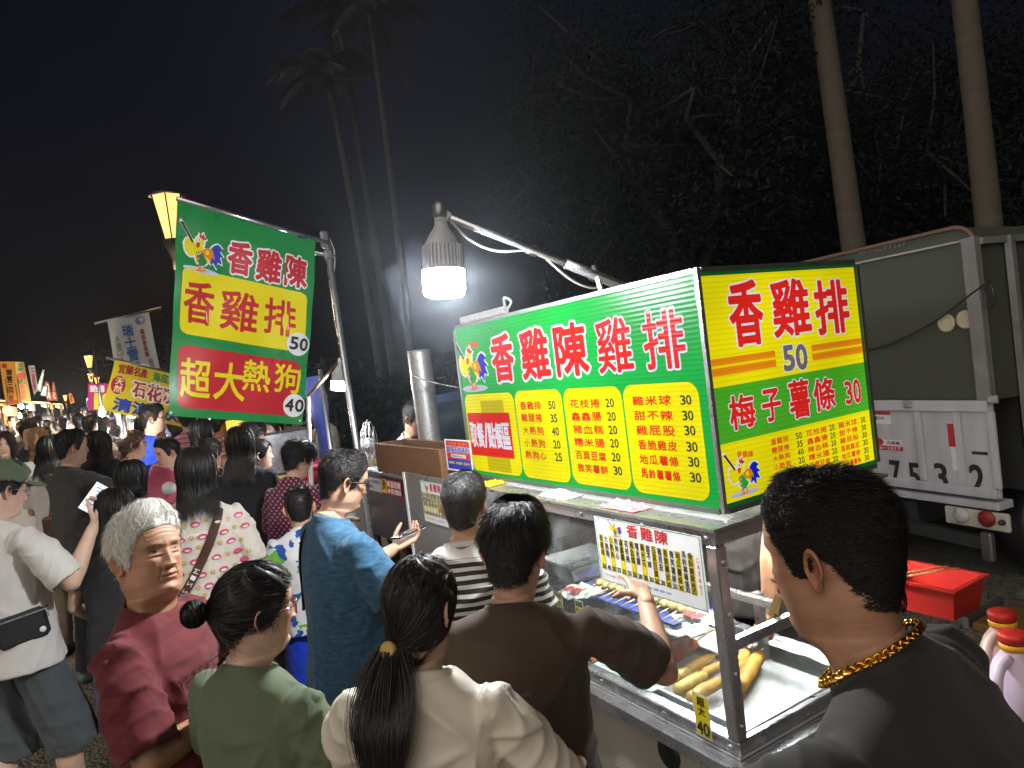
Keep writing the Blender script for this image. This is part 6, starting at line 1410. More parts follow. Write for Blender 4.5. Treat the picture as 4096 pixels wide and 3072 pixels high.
# ------------------------------------------------------------------ street lanterns
LANT = mat('warm_lantern_glass', lin(255, 210, 120), .4, var=0, emit=(1.0, .55, .17), estr=1.7); LCORE = mat('lantern_bulb', (1, 1, 1), .4, var=0, emit=(1.0, .72, .36), estr=55.0); IRON = mat('black_iron', (.012, .012, .014), .5, .4)
def lantern(label, c, s, glow=1.0):
    """c = middle of the glass; s = top radius"""
    c = np.array(c); g = gz(c[1]); t = thing('street_lamp', (c[0], c[1], g), label, 'street lamp', 'warm street lanterns'); H = s * 1.45
    n = 6; ang = np.linspace(0, 2 * np.pi, n, endpoint=False) + .3; ring = lambda r, z: np.stack([c[0] + r * np.cos(ang), c[1] + r * np.sin(ang), np.full(n, c[2] + z)], 1)
    mb = MB(); mb.rings([ring(s * .52, -H), ring(s, H)], 0, (True, True), False); mb.build('glass', LANT, t)
    mb = MB(); mb.lathe([(s * .12, -H * .55), (s * .30, -H * .4), (s * .34, H * .1), (s * .1, H * .4)], c + [0, 0, 0], 0, 12)
    mb.lathe([(s * .4, 0), (s * .3, .01)], c + [0, 0, H * 2.0], 0, 8); mb.v = mb.v[:1]; mb.f = [f for f in mb.f if max(f) < len(mb.v[0])]; mb.m = mb.m[:len(mb.f)]; mb.sm = mb.sm[:len(mb.f)]
    mb2 = MB()
    for a in ang: mb2.bar((c[0] + s * .54 * math.cos(a), c[1] + s * .54 * math.sin(a), c[2] - H), (c[0] + s * 1.02 * math.cos(a), c[1] + s * 1.02 * math.sin(a), c[2] + H), s * .08, s * .08)
    mb2.build('glass_frame', IRON, t)
    mb = MB(); mb.lathe([(s * 1.14, H), (s * 1.18, H * 1.06), (s * 1.08, H * 1.12), (s * .3, H * 1.2), (s * .08, H * 1.34)], c, 0, 18); mb.build('lid', IRON, t)
    mb = MB(); mb.lathe([(s * .6, -H), (s * .62, -H * 1.12), (s * .3, -H * 1.7), (s * .22, -H * 1.9), (s * .20, -H * 2.4)], c, 0, 14); mb.lathe([(s * .2, -H * 2.35), (s * .24, -H * 4), (s * .3, -(c[2] - g) + .6), (s * .6, -(c[2] - g) + .5), (s * .65, -(c[2] - g))], c, 0, 12); mb.build('post', IRON, t)
    ld = bpy.data.lights.new('lantern_light', 'POINT'); ld.energy = 200 * glow; ld.color = (1, .68, .36); ld.shadow_soft_size = .12; lo = bpy.data.objects.new('lantern_light', ld); COL.objects.link(lo); lo.parent = t; lo.location = (0, 0, c[2] - g - H * 2.9)
c = at_d(680, 872, 8.8); lantern('large warm street lantern half hidden by the top of the green banner', c, .185)
lantern('warm lantern of the far row, highest of three', at_d(356, 1447, 26), .15); lantern('warm lantern of the far row, middle of three', at_d(363, 1510, 38), .15); lantern('small warm lantern of the far row, lowest of three', at_d(389, 1525, 46), .17)
lantern('tiny lantern glowing deep in the market lane', at_d(261, 1592, 48), .13, .5)

# ------------------------------------------------------------------ cloth banners down the lane
def flag(label, TL, TR, BR, BL, texts, base, pole=None, grp='market banners down the lane', fade=1.0):
    """quad corners in space; texts: (string, (u0,v0,u1,v1), colour, vertical, bold)"""
    keys = {}; mats = []
    def K(c):
        if c not in keys: keys[c] = len(mats); mats.append(mat('flag_%d_%d_%d' % c, lin(*c), .8, var=.08, vscale=3))
        return keys[c]
    class B2(Panel):
        def P(s, uv, h):
            uv = np.atleast_2d(np.asarray(uv, float)); u, v = uv[:, :1], uv[:, 1:2]; p = BL * (1 - u) * (1 - v) + BR * u * (1 - v) + TR * u * v + TL * (1 - u) * v
            return p + s.N * (h + .025 * np.sin(4.5 * u + 2 * v))
    pn = B2(BL, BR - BL, TL - BL); pn.wave = True
    t = thing('cloth_banner', (TL + BR) / 2, label, 'banner', grp); pn.rect(0, 0, 1, 1, 0, K(base))
    k = 0
    for tx, q, c, vert, bold in texts:
        k += 1; h = .004 + .0003 * k
        if tx == '#': pn.rect(*q, h, K(c))
        elif tx == 'o': pn.disc(((q[0] + q[2]) / 2, (q[1] + q[3]) / 2), (q[2] - q[0]) / 2, (q[3] - q[1]) / 2, h, K(c))
        elif vert: pn.column(tx, q, h + .004, K(c), bold, gap=.12)
        else: pn.line(tx, q, h + .004, K(c), bold, gap=.1)
    pn.mb.build('cloth', mats, t)
    if pole is not None:
        mb = MB(); mb.tube(pole, .014, 0, 6); mb.build('rod', DSTEEL, t)
    return t
z1 = lambda x, y: (.6028 * x, 1200 + .6028 * y)
def q1(pts, d): return [at_d(*z1(*p), dd) for p, dd in zip(pts, d)]
W1 = q1([(705, 140), (985, 75), (1070, 465), (770, 520)], (7.6, 8.0, 8.0, 7.6))
flag('tall white banner with blue brushed characters and a scoop emblem', *W1, [('瑞士雪球', (.30, .02, .56, .86), (50, 110, 190), True, .02), ('多種口味', (.08, .24, .20, .70), (130, 160, 120), True, .01), ('農委會推薦', (.72, .26, .82, .74), (170, 40, 60), True, .015), ('低糖', (.76, .03, .88, .22), (60, 100, 160), True, .02), ('o', (.66, .82, .88, .95), (110, 140, 190), False, 0), ('o', (.68, .835, .86, .935), (225, 225, 228), False, 0), ('#', (.66, .86, .88, .87), (110, 140, 190), False, 0)], (225, 224, 222), pole=q1([(628, 157), (1070, 52)], (7.6, 8.05)))
Y1 = q1([(755, 395), (1235, 502), (1215, 845), (672, 725)], (6.6, 7.3, 7.3, 6.6))
flag('wide yellow banner with red and blue characters and a red oval', *Y1, [('宜蘭名產', (.06, .78, .46, .95), (170, 45, 55), False, .02), ('海底燕窩', (.54, .76, .98, .93), (40, 130, 110), False, .02), ('o', (.02, .36, .19, .72), (175, 45, 60), False, 0), ('天然', (.06, .40, .155, .68), (245, 225, 190), True, .02), ('石花凍', (.26, .36, .92, .70), (245, 235, 225), False, .09), ('石花凍', (.27, .37, .91, .69), (180, 40, 55), False, .03), ('清涼退火', (.10, .05, .96, .30), (40, 70, 170), False, .035)], (224, 200, 40), pole=q1([(705, 383), (1245, 505)], (6.55, 7.3)))
K1 = q1([(583, 553), (760, 556), (760, 735), (583, 730)], (11, 11.2, 11.2, 11))
flag('magenta sign cloth with a big yellow number behind the yellow banner', *K1, [('勁爆', (.08, .68, .62, .92), (245, 235, 235), False, .06), ('10', (.15, .08, .85, .60), (235, 215, 60), False, .08)], (176, 40, 110))
O1 = q1([(5, 408), (98, 408), (120, 690), (40, 700)], (12, 12, 12, 12))
flag('orange vertical banner with black characters at the picture edge', *O1, [('營養三明治', (.32, .1, .68, .82), (40, 25, 15), True, .03), ('o', (.1, .84, .4, .96), (190, 50, 30), False, 0), ('#', (.1, .02, .9, .1), (200, 90, 30), False, 0)], (232, 160, 45))
O2 = q1([(105, 410), (160, 410), (200, 668), (122, 690)], (12.8, 12.8, 12.8, 12.8))
flag('faded olive and orange vertical banner next to the orange one', *O2, [('純手工', (.2, .46, .8, .58), (60, 70, 60), False, .02), ('蔥油餅', (.3, .06, .7, .44), (215, 110, 60), True, .04), ('o', (.15, .58, .85, .74), (200, 80, 60), False, 0), ('好味', (.3, .76, .7, .97), (60, 110, 110), True, .03)], (190, 170, 90))
for k, (pts, d, tx, base, fg, lab) in enumerate(((((192, 435), (230, 432), (248, 600), (228, 640)), 16, '三星蔥', (170, 165, 165), (170, 60, 70), 'narrow pale banner with red writing, third along the far row'), (((288, 460), (296, 470), (265, 610), (243, 590)), 18, '冰品', (120, 150, 110), (235, 230, 210), 'thin green pennant leaning in the far row'), (((290, 565), (320, 570), (312, 640), (262, 635)), 17, '章魚燒', (70, 66, 60), (215, 205, 190), 'dark banner with pale writing low in the far row'), (((300, 540), (322, 545), (345, 668), (312, 665)), 19, '烤肉', (175, 70, 50), (240, 220, 170), 'red brown banner in the far row'), (((350, 540), (360, 545), (380, 668), (348, 665)), 20, '小吃', (165, 75, 60), (240, 220, 170), 'narrow red pennant at the end of the far row'), (((458, 620), (475, 620), (492, 680), (468, 690)), 22, '滷味', (190, 120, 60), (80, 30, 20), 'small orange pennant near the lane centre'))):
    flag(lab, *q1(pts, (d,) * 4), [(tx, (.25, .1, .75, .9), fg, True, .03)], base)

# ------------------------------------------------------------------ lit stalls down both sides of the lane
WARM = mat('warm_strip_light', (1, .9, .7), .5, var=0, emit=(1, .74, .38), estr=9.0); COOL = mat('cool_strip_light', (1, 1, 1), .5, var=0, emit=(.9, .96, 1), estr=14.0)
def market_stall(label, px, py, d, w, dep, awn, glow, front=1, sign=None):
    """px, py: the front awning edge's middle; built facing the lane"""
    p = at_d(px, py, d); g = gz(p[1]); x, y, zt = p; s = front
    t = thing('market_stall', (x, y, g), label, 'market stall', 'lit stalls down the lane'); A = mat('awning_%d_%d_%d' % awn, lin(*awn), .8, var=.2)
    mb = MB(); mb.add([(x, y - w / 2, zt), (x, y + w / 2, zt), (x + s * dep, y + w / 2, zt + .35), (x + s * dep, y - w / 2, zt + .35), (x, y - w / 2, zt - .18), (x, y + w / 2, zt - .18)], [[0, 1, 2, 3], [0, 4, 5, 1]]); mb.build('awning', A, t)
    mb = MB(); mb.tube([(x + s * .15, y - w / 2 + .1, zt - .06), (x + s * .15, y + w / 2 - .1, zt - .06)], .035, 0, 8); mb.build('strip_light', glow, t)
    for q in (-w / 2, w / 2): mb = MB(); mb.tube([(x + s * .05, y + q, g), (x + s * .05, y + q, zt)], .025, 0, 6); mb.build('post', DSTEEL, t)
    mb = MB(); mb.box((x + s * (dep / 2 + .1), y, g + .42), (dep - .2, w - .2, .84), 0, None, .01); mb.build('counter', CREAM, t)
    mb = MB(); mb.add([(x + s * dep, y - w / 2, g), (x + s * dep, y + w / 2, g), (x + s * dep, y + w / 2, zt + .3), (x + s * dep, y - w / 2, zt + .3)], [[0, 1, 2, 3]]); mb.build('back_cloth', A, t)
    cols = ((200, 60, 40), (230, 180, 60), (60, 120, 60), (60, 90, 170), (220, 220, 210)); rg = np.random.default_rng(int(px))
    for k in range(5):
        tk = thing('goods_tub', (x + s * .3, y - w / 2 + .3 + k * (w - .6) / 4, g + .85), 'bright tub of goods on a far lit counter', 'tub', 'tubs on the far lit counters'); mb = MB(); mb.lathe([(.12, 0), (.16, .12), (.14, .15), (.05, .2 + rg.uniform(0, .1))], tk.location, 0, 10); mb.build('tub_body', mat('goods_%d' % (k % 5), lin(*cols[k % 5]), .5, var=.4, vscale=20), tk)
    ld = bpy.data.lights.new('strip_glow', 'POINT'); ld.energy = 420; ld.color = (1, .78, .5) if glow is WARM else (.92, .97, 1); ld.shadow_soft_size = .3; lo = bpy.data.objects.new('strip_glow', ld); COL.objects.link(lo); lo.parent = t; lo.location = (s * .1, 0, zt - g - .35)
market_stall('warmly lit stall under an orange awning by the orange banners', 45, 1625, 13, 2.6, 1.6, (200, 150, 70), WARM, -1)
market_stall('lit stall with a cool strip light below the tall banner row', 125, 1612, 16, 2.6, 1.6, (90, 80, 60), COOL, -1)
market_stall('warm stall with a glowing yellow awning deep in the lane', 205, 1612, 20, 3.0, 1.8, (210, 150, 60), WARM, -1)
market_stall('far stall with orange lights at the lane end', 250, 1618, 26, 3.0, 1.8, (200, 130, 60), WARM, -1)
market_stall('cool lit stall below the magenta sign cloth', 372, 1625, 12.5, 2.4, 1.4, (60, 60, 70), COOL, 1)
market_stall('stall with a dark awning beyond the magenta sign', 345, 1600, 17, 2.6, 1.6, (40, 50, 90), COOL, 1)
market_stall('toy stall lit white behind the speckled shirt man', 470, 1650, 9.6, 1.8, 1.2, (200, 200, 205), COOL, 1)
for lab, px, py, d in (('bare warm bulb over the stall at the picture edge', 38, 1638, 11.5), ('bare warm bulb beside the orange banner foot', 86, 1628, 11.8), ('bare bulb near the lane centre', 415, 1650, 10.5), ('warm bulb at knee height of the banner row', 80, 1665, 10.8), ('bright white bulb pulled forward below the yellow banner as fill light', 408, 1652, 5.7)):  # last bulb brought nearer than the rest, as added fill for banners and crowd
    c = at_d(px, py, d); t = thing('bare_bulb', c, lab, 'light bulb', 'bare bulbs over the stalls'); mb = MB(); mb.lathe([(.003, -.03), (.018, -.02), (.024, 0), (.016, .02), (.01, .05)], c, 0, 12); mb.build('globe', mat('bare_bulb_glow', (1, 1, 1), .5, var=0, emit=(1, .8, .5), estr=60.0), t); mb = MB(); mb.tube([c + [0, 0, .06], c + [0, 0, .5]], .006, 0, 5); mb.build('wire', BLACKP, t)
    if d < 7: ld = bpy.data.lights.new('added_fill_light', 'POINT'); ld.energy = 38; ld.color = (1, .95, .86); ld.shadow_soft_size = .05; lo = bpy.data.objects.new('added_fill_light', ld); COL.objects.link(lo); lo.parent = t; lo.location = (0, -.06, -.06)  # point light added for the pulled-forward fill bulb alone

# ------------------------------------------------------------------ neighbour stall beyond the banner: blue tarp, chair, stools, fan, blue truck
BLUECAR = mat('dark_blue_car_paint', (.012, .03, .085), .3, var=.15, coat=.4)
def blue_truck():
    c = at_d(1790, 1640, 6.6); g = 0; cx, cy = c[0], c[1]
    t = thing('blue_pickup', (cx, cy, g), 'dark blue small truck with lit windscreen reflections behind the chimney', 'truck'); az = np.array(Matrix.Rotation(R(-20), 3, 'Z'))
    def pt(x, y, z): return np.array([cx, cy, 0]) + az @ np.array([x, y, 0]) + np.array([0, 0, z])
    mb = MB(); sec = [(-.85, .5), (-.95, .95), (-.70, 1.05), (-.25, 1.75), (.7, 1.85), (.85, 1.7), (.85, .5)]
    mb.rings([[pt(q, y, z) for q, z in sec] for y in (-.78, -.75, .75, .78)], 0, (True, True), False); mb.build('cab_body', BLUECAR, t)
    mb = MB(); mb.add([pt(-.72, -.62, 1.1), pt(-.72, .62, 1.1), pt(-.305, .58, 1.68), pt(-.305, -.58, 1.68)], [[0, 1, 2, 3]]); mb.build('windscreen', mat('dark_windscreen', (.02, .03, .04), .08, var=0, spec=.9), t)
    mb = MB(); mb.add([pt(-.45, -.785, 1.15), pt(.5, -.785, 1.15), pt(.45, -.785, 1.7), pt(-.2, -.785, 1.7)], [[0, 1, 2, 3]]); mb.build('side_window', mat('dark_windscreen', (.02, .03, .04), .08), t)
    for y in (-.5, .5): mb = MB(); mb.lathe([(.1, 0), (.1, .03), (.05, .05)], pt(-.95, y, .8), 0, 14, az @ np.array([-1, 0, 0])); mb.build('headlight', mat('headlight_lens', (.6, .62, .65), .15), t)
    mb = MB(); mb.tube([pt(-.86, -.6, 1.08), pt(-.6, .0, 1.25)], .012, 0, 6); mb.build('wiper', BLACKP, t)
    mb = MB(); mb.box(pt(1.9, 0, .85), (2.2, 1.55, .5), 0, az, .02); mb.build('cargo_bed', BLUECAR, t)
    for x in (-.3, 2.2):
        for y in (-.7, .7): mb = MB(); mb.lathe([(.18, -.09), (.29, -.1), (.31, 0), (.29, .1), (.18, .09)], pt(x, y, .31), 0, 20, az @ np.array([0, 1, 0])); mb.build('wheel', BLACKP, t)
blue_truck()
def tarp():
    a = at_d(1292, 1560, 6.2); b = at_d(1325, 1760, 6.2); t = thing('blue_tarp', (a[0], a[1], 0), 'bright blue tarpaulin strip hanging beside the thin lamp stand', 'tarpaulin'); mb = MB(); n = 14; V = []
    for i in range(n):
        z = 2.05 - 1.75 * i / (n - 1)
        for j in range(5): V.append((a[0] + .03 * math.sin(i * .8 + j) + .0 * j, a[1] + .12 * j, z))
    mb.add(V, [[i * 5 + j, i * 5 + j + 1, (i + 1) * 5 + j + 1, (i + 1) * 5 + j] for i in range(n - 1) for j in range(4)], 0, True); mb.build('sheet', mat('blue_tarp_sheet', lin(20, 60, 160), .5, var=.2), t)
    mb = MB(); mb.tube([(a[0], a[1], 0), (a[0], a[1], 2.1)], .02, 0, 8); mb.build('pole', DSTEEL, t)
tarp()
def neighbour():
    c = at_d(1105, 1930, 5.6); t = thing('folding_chair', (c[0], c[1], 0), 'white tube chair with blue plastic webbing facing a stall', 'chair'); x, y = c[0], c[1]; TW = WHITEP
    mb = MB(); mb.tube(smoothpath([(x - .22, y, .45), (x - .22, y + .06, 1.0), (x - .16, y + .07, 1.06), (x + .16, y + .07, 1.06), (x + .22, y + .06, 1.0), (x + .22, y, .45)], 30), .013, 0, 8); mb.build('back_frame', TW, t)
    mb = MB(); 
    for k in range(7): mb.box((x, y + .035 + .006 * k, .55 + .068 * k), (.42, .008, .045))
    mb.build('webbing_slats', mat('blue_webbing', lin(30, 80, 190), .4), t)
    mb = MB(); mb.box((x, y - .2, .44), (.44, .42, .03), bev=.01); mb.build('seat', mat('blue_webbing', (0, 0, 0)), t)
    for dx in (-.2, .2):
        for dy in (-.38, .0): mb = MB(); mb.tube([(x + dx, y + dy, 0), (x + dx, y + dy, .43)], .013, 0, 6); mb.build('leg', TW, t)
    RD = mat('dark_red_plastic', lin(130, 28, 36), .4)
    for k, (px, py, d, lab) in enumerate(((1262, 1850, 5.6, 'dark red plastic stool stack beside the curly haired woman'), (1300, 1835, 6.1, 'dark red plastic stool behind another red stool'))):
        c = at_d(px, py, d); t = thing('plastic_stool', (c[0], c[1], 0), lab, 'stool', 'red plastic stools'); zt = c[2]
        mb = MB(); mb.box((c[0], c[1], zt - .02), (.30, .30, .04), 0, None, .012); mb.build('seat', RD, t)
        for dx in (-1, 1):
            for dy in (-1, 1): mb = MB(); mb.bar((c[0] + dx * .17, c[1] + dy * .17, 0), (c[0] + dx * .13, c[1] + dy * .13, zt - .04), .05, .03); mb.build('leg', RD, t)
    c = at_d(1478, 1780, 5.4); t = thing('electric_fan', (c[0], c[1], 0), 'grey standing fan seen edge on behind the blue shirt man', 'fan'); mb = MB(); ax = np.array([.9, -.45, 0])
    for k in range(5): r = .19 * math.cos((k - 2) * .42); mb.lathe([(r, 0), (r + .006, .003), (r, .006)], c + ax * (k - 2) * .022, 0, 24, ax, cap=(False, False))
    for k in range(16): 
        a = 2 * math.pi * k / 16; s_ = np.cross(ax, (0, 0, 1)); s_ /= np.linalg.norm(s_); d = s_ * math.cos(a) + np.array([0, 0, 1]) * math.sin(a); mb.tube([c + d * .03 + ax * .045, c + d * .185, c + d * .03 - ax * .045], .003, 0, 4)
    mb.build('grille', GALV, t); mb = MB(); mb.lathe([(.05, -.06), (.06, 0), (.03, .05)], c, 0, 14, ax); mb.build('motor', GALV, t); mb = MB(); mb.tube([(c[0], c[1], .03), c - [0, 0, .05]], .014, 0, 8); mb.build('pole', GALV, t); mb = MB(); mb.lathe([(.18, 0), (.17, .03), (.03, .05)], (c[0], c[1], 0), 0, 18); mb.build('base', GALV, t)
    # counter with trays under the banner, blue canopy shape behind, white board
    c = at_d(1010, 1830, 6.8); t = thing('snack_counter', (c[0] + .6, c[1], 0), 'steel fronted snack counter with a yellow edge below the green banner', 'counter'); mb = MB(); mb.box((c[0] + .5, c[1] + .2, .55), (1.6, .7, 1.1), 0, None, .01); mb.build('body', DSTEEL, t); mb = MB(); mb.box((c[0] + .5, c[1] - .16, 1.12), (1.64, .05, .06)); mb.build('edge', mat('yellow_edge', lin(235, 200, 40), .5), t); mb = MB(); mb.box((c[0] + .3, c[1] + .2, 1.35), (.6, .4, .42), 0, None, .02); mb.build('steel_box', STEEL, t)
    a = at_d(975, 1690, 7.2); b = at_d(1005, 1720, 7.2); t = thing('yellow_sign', (a[0], a[1], 0), 'small yellow sign board on a pole showing under the banner hem', 'sign'); mb = MB(); mb.box((a[0], a[1], a[2] - .03), (.34, .03, .14)); mb.build('board', mat('yellow_board', lin(240, 215, 60), .5, emit=lin(240, 215, 60), estr=.5), t); mb = MB(); mb.tube([(a[0] - .05, a[1] + .03, 0), (a[0] - .05, a[1] + .03, a[2])], .02, 0, 8); mb.build('post', mat('yellow_board', (0, 0, 0)), t)
    c = at_d(1270, 1820, 6.9)
    t = thing('white_board', at_d(1400, 2120, 4.9), 'white sheet board leaning behind the rusty stove stand', 'board'); p = at_d(1420, 2100, 5.2); mb = MB(); mb.box((p[0], p[1], p[2]), (.5, .03, .42)); mb.box((p[0] - .2, p[1] + .05, p[2] / 2 - .1), (.04, .04, p[2])); mb.build('sheet', WHITEP, t)
neighbour()

# ------------------------------------------------------------------ smoky night air
def haze():
    m = bpy.data.materials.new('night_haze'); m.use_nodes = True; n = m.node_tree.nodes; n.remove(n['Principled BSDF']); v = n.new('ShaderNodeVolumePrincipled'); v.inputs['Color'].default_value = (.80, .87, 1, 1); v.inputs['Density'].default_value = HAZE; v.inputs['Anisotropy'].default_value = .65
    m.node_tree.links.new(v.outputs[0], n['Material Output'].inputs['Volume'])
    mb = MB(); mb.box((10, 30, 11), (160, 140, 26)); o = mb.build('haze', m); tag(o, 'thin smoky night air', 'haze', kind='stuff')
HAZE = .0006
haze()
def smoke():
    t = None
    for k, (r, hz, dn) in enumerate(((.30, 2.3, .013), (.45, 2.4, .010), (.62, 2.5, .006), (.82, 2.6, .0035), (1.05, 2.75, .002), (1.3, 2.9, .001))):  # added plume, its shells sized to spread a glow round the lamp
        m = bpy.data.materials.new('frying_smoke'); m.use_nodes = True; n = m.node_tree.nodes; n.remove(n['Principled BSDF']); v = n.new('ShaderNodeVolumePrincipled'); v.inputs['Color'].default_value = (.80, .89, 1, 1); v.inputs['Anisotropy'].default_value = .3; v.inputs['Density'].default_value = dn
        m.node_tree.links.new(v.outputs[0], n['Material Output'].inputs['Volume'])
        mb = MB(); mb.lathe([(max(.004, r * math.sin(q)), -hz * math.cos(q)) for q in np.linspace(0, math.pi, 26)], (1.10, 2.32, 4.2), 0, 32, (-.05, .04, 1)); o = mb.build('smoke', m); tag(o, 'thin frying smoke rising past the big lamp', 'smoke', 'frying smoke above the stall', kind='stuff')
smoke()
# ------------------------------------------------------------------ clothes materials
def cloth(name, c, rough=.85, var=.10, wv=.12, sheen=.15, bscale=500, spec=.25):
    return mat('cloth_' + name, c, rough, var=var, vscale=9, bump=wv, bscale=bscale, sheen=sheen, spec=spec, crease=.25)
def pattern(name, fn, rough=.85):
    """cloth whose colour comes from a small node graph: fn(nodes, links, coordinate) -> colour socket"""
    m = mat('cloth_' + name, (.5, .5, .5), rough, var=0, bump=.12, bscale=500, sheen=.15, spec=.25, crease=.25); n = m.node_tree.nodes; l = m.node_tree.links; tc = n.new('ShaderNodeTexCoord')
    l.new(fn(n, l, tc.outputs['Object']), n['Principled BSDF'].inputs['Base Color']); return m
def mth(n, l, op, a, b=None, c=None):
    q = n.new('ShaderNodeMath'); q.operation = op
    for i, v in enumerate((a, b, c)):
        if v is None: continue
        if isinstance(v, (int, float)): q.inputs[i].default_value = v
        else: l.new(v, q.inputs[i])
    return q.outputs[0]
def mixc(n, l, f, a, b):
    q = n.new('ShaderNodeMix'); q.data_type = 'RGBA'; l.new(f, q.inputs[0])
    for i, v in ((6, a), (7, b)):
        if isinstance(v, tuple): q.inputs[i].default_value = (*v, 1)
        else: l.new(v, q.inputs[i])
    return q.outputs[2]
def noise(n, l, co, sc, det=2, stretch=None):
    if stretch: mp = n.new('ShaderNodeMapping'); mp.inputs['Scale'].default_value = stretch; l.new(co, mp.inputs[0]); co = mp.outputs[0]
    q = n.new('ShaderNodeTexNoise'); q.inputs['Scale'].default_value = sc; q.inputs['Detail'].default_value = det; l.new(co, q.inputs['Vector']); return q.outputs['Fac']
def sep(n, l, co): q = n.new('ShaderNodeSeparateXYZ'); l.new(co, q.inputs[0]); return q.outputs
def stripes(per, duty, a, b, top=9.0, warp=.0):
    def f(n, l, co):
        z = sep(n, l, co)[2]
        if warp: z = mth(n, l, 'ADD', z, mth(n, l, 'MULTIPLY', noise(n, l, co, 5), warp))
        s = mth(n, l, 'GREATER_THAN', mth(n, l, 'SINE', mth(n, l, 'MULTIPLY', z, 2 * math.pi / per)), duty)
        s = mth(n, l, 'MULTIPLY', s, mth(n, l, 'LESS_THAN', sep(n, l, co)[2], top)); return mixc(n, l, s, b, a)
    return f
def heather(a, b):
    return lambda n, l, co: mixc(n, l, mth(n, l, 'MULTIPLY_ADD', noise(n, l, co, 90, 4, (.35, .35, 1.6)), 2.2, -.6), a, b)
def dots(bg_, fg, k, thr):
    def f(n, l, co):
        x, y, z = sep(n, l, co); s = mth(n, l, 'MULTIPLY', mth(n, l, 'SINE', mth(n, l, 'MULTIPLY', mth(n, l, 'ADD', x, mth(n, l, 'MULTIPLY', y, .7)), k)), mth(n, l, 'SINE', mth(n, l, 'MULTIPLY', z, k)))
        return mixc(n, l, mth(n, l, 'GREATER_THAN', s, thr), bg_, fg)
    return f
def floral(a, b, c, sc, t1=.56, t2=.58):
    def f(n, l, co):
        x = mixc(n, l, mth(n, l, 'GREATER_THAN', noise(n, l, co, sc, 3), t1), a, b); return mixc(n, l, mth(n, l, 'GREATER_THAN', noise(n, l, co, sc * 1.3, 3, (1, 1, 1.1)), t2), x, c)
    return f
C = dict(
    maroon=pattern('maroon', stripes(.062, .1, lin(96, 36, 41), lin(106, 42, 47))), sage=cloth('sage', lin(96, 108, 84)), satin=cloth('satin', lin(216, 206, 190), .42, spec=.5, wv=.05), brown=cloth('brown', lin(66, 53, 43)),
    char=cloth('charcoal', lin(50, 46, 43)), stripe=pattern('black_white_stripe', stripes(.030, -.1, (.025, .024, .024), (.62, .60, .57), 1.405, .012)), blue=pattern('heather_blue', heather(lin(34, 68, 96), lin(66, 108, 138))),
    white=cloth('white', (.66, .63, .60)), white2=cloth('soft_white', (.55, .52, .50)), black=cloth('black', (.016, .016, .018)), black2=cloth('faded_black', (.028, .027, .03)), dgrey=cloth('dark_grey', lin(62, 58, 56)), cargo=cloth('cargo_grey', lin(84, 90, 94)),
    denim=cloth('denim', lin(96, 112, 140), wv=.3), dkpants=cloth('dark_trousers', (.014, .014, .018)), navy=cloth('navy', lin(35, 38, 60)), cream=cloth('cream_print', (.60, .55, .48)), purple=pattern('purple_dots', dots(lin(70, 36, 62), lin(190, 110, 110), 165, .45)),
    lilac=cloth('lilac', lin(158, 138, 178)), pinkstripe=pattern('pink_stripe', stripes(.042, .78, lin(80, 45, 55), lin(178, 118, 122))), flor=pattern('floral_green', floral(lin(215, 215, 215), lin(110, 175, 55), lin(40, 80, 165), 9)), leo=pattern('speckled', floral(lin(40, 44, 52), lin(170, 170, 168), lin(110, 110, 110), 60, .52, .60)),
    royal=cloth('royal_blue', lin(25, 60, 190)), grey=cloth('light_grey', lin(150, 146, 142)), pink=cloth('pale_pink', lin(222, 180, 165)), check=pattern('white_check', stripes(.03, .9, lin(110, 105, 100), lin(205, 200, 192))), olive=cloth('olive_cap', lin(88, 98, 76), bscale=300), khaki=cloth('khaki', lin(120, 110, 92)), red=cloth('red', lin(150, 40, 45)), yellowgreen=pattern('leaf_print', floral(lin(200, 200, 190), lin(200, 180, 50), lin(45, 60, 70), 14)))
TR = ('trousers', C['dkpants'])
FRAME = mat('glasses_frame', (.02, .02, .025), .3); ROSE = mat('rose_gold_frame', lin(190, 130, 120), .25, .8); PHONE = mat('phone_shell', (.015, .015, .02), .25, var=.05); SCREEN = mat('phone_screen', (.8, .85, .95), .2, var=0, emit=(.75, .85, 1.0), estr=.7)
LEATH = mat('brown_leather', lin(74, 44, 34), .5, var=.25, vscale=12, bump=.1, bscale=120); NYLON = mat('black_nylon', (.018, .018, .02), .6, var=.2, bump=.15, bscale=300); GOLD = mat('gold_metal', lin(226, 170, 60), .22, 1.0, var=.1)

def glasses(p, m, rw=.024, rh=.019, thick=.0018):
    mb = MB(); ln = MB()
    for sd in (-1, 1):
        t = np.linspace(0, 2 * np.pi, 21); cx = sd * .033; P = np.stack([cx + rw * np.sign(np.cos(t)) * np.abs(np.cos(t)) ** .75, .1045 - .010 * np.abs(cx + rw * np.cos(t)) / .055, -.001 + rh * np.sign(np.sin(t)) * np.abs(np.sin(t)) ** .75], 1)
        mb.tube(p.to_body(P), thick, 0, 6, cap=(False, False)); ln.add(p.to_body(P[:-1]), [list(range(20))], 0)
        mb.tube(p.to_body([(sd * .057, .094, .006), (sd * .074, .06, .006), (sd * .079, .01, .004), (sd * .077, -.012, -.006)]), thick * 1.1, 0, 6)
    mb.tube(p.to_body([(-.010, .1045, .004), (0, .107, .006), (.010, .1045, .004)]), thick, 0, 6)
    g = mb.build('glasses', m, p.root, local=True); l_ = ln.build('lens', GLASS, g, local=True)
from mathutils.bvhtree import BVHTree
def bvh(p):
    if not hasattr(p, '_b'): p._b = BVHTree.FromPolygons([tuple(v) for v in p.sV], p.sF)
    return p._b
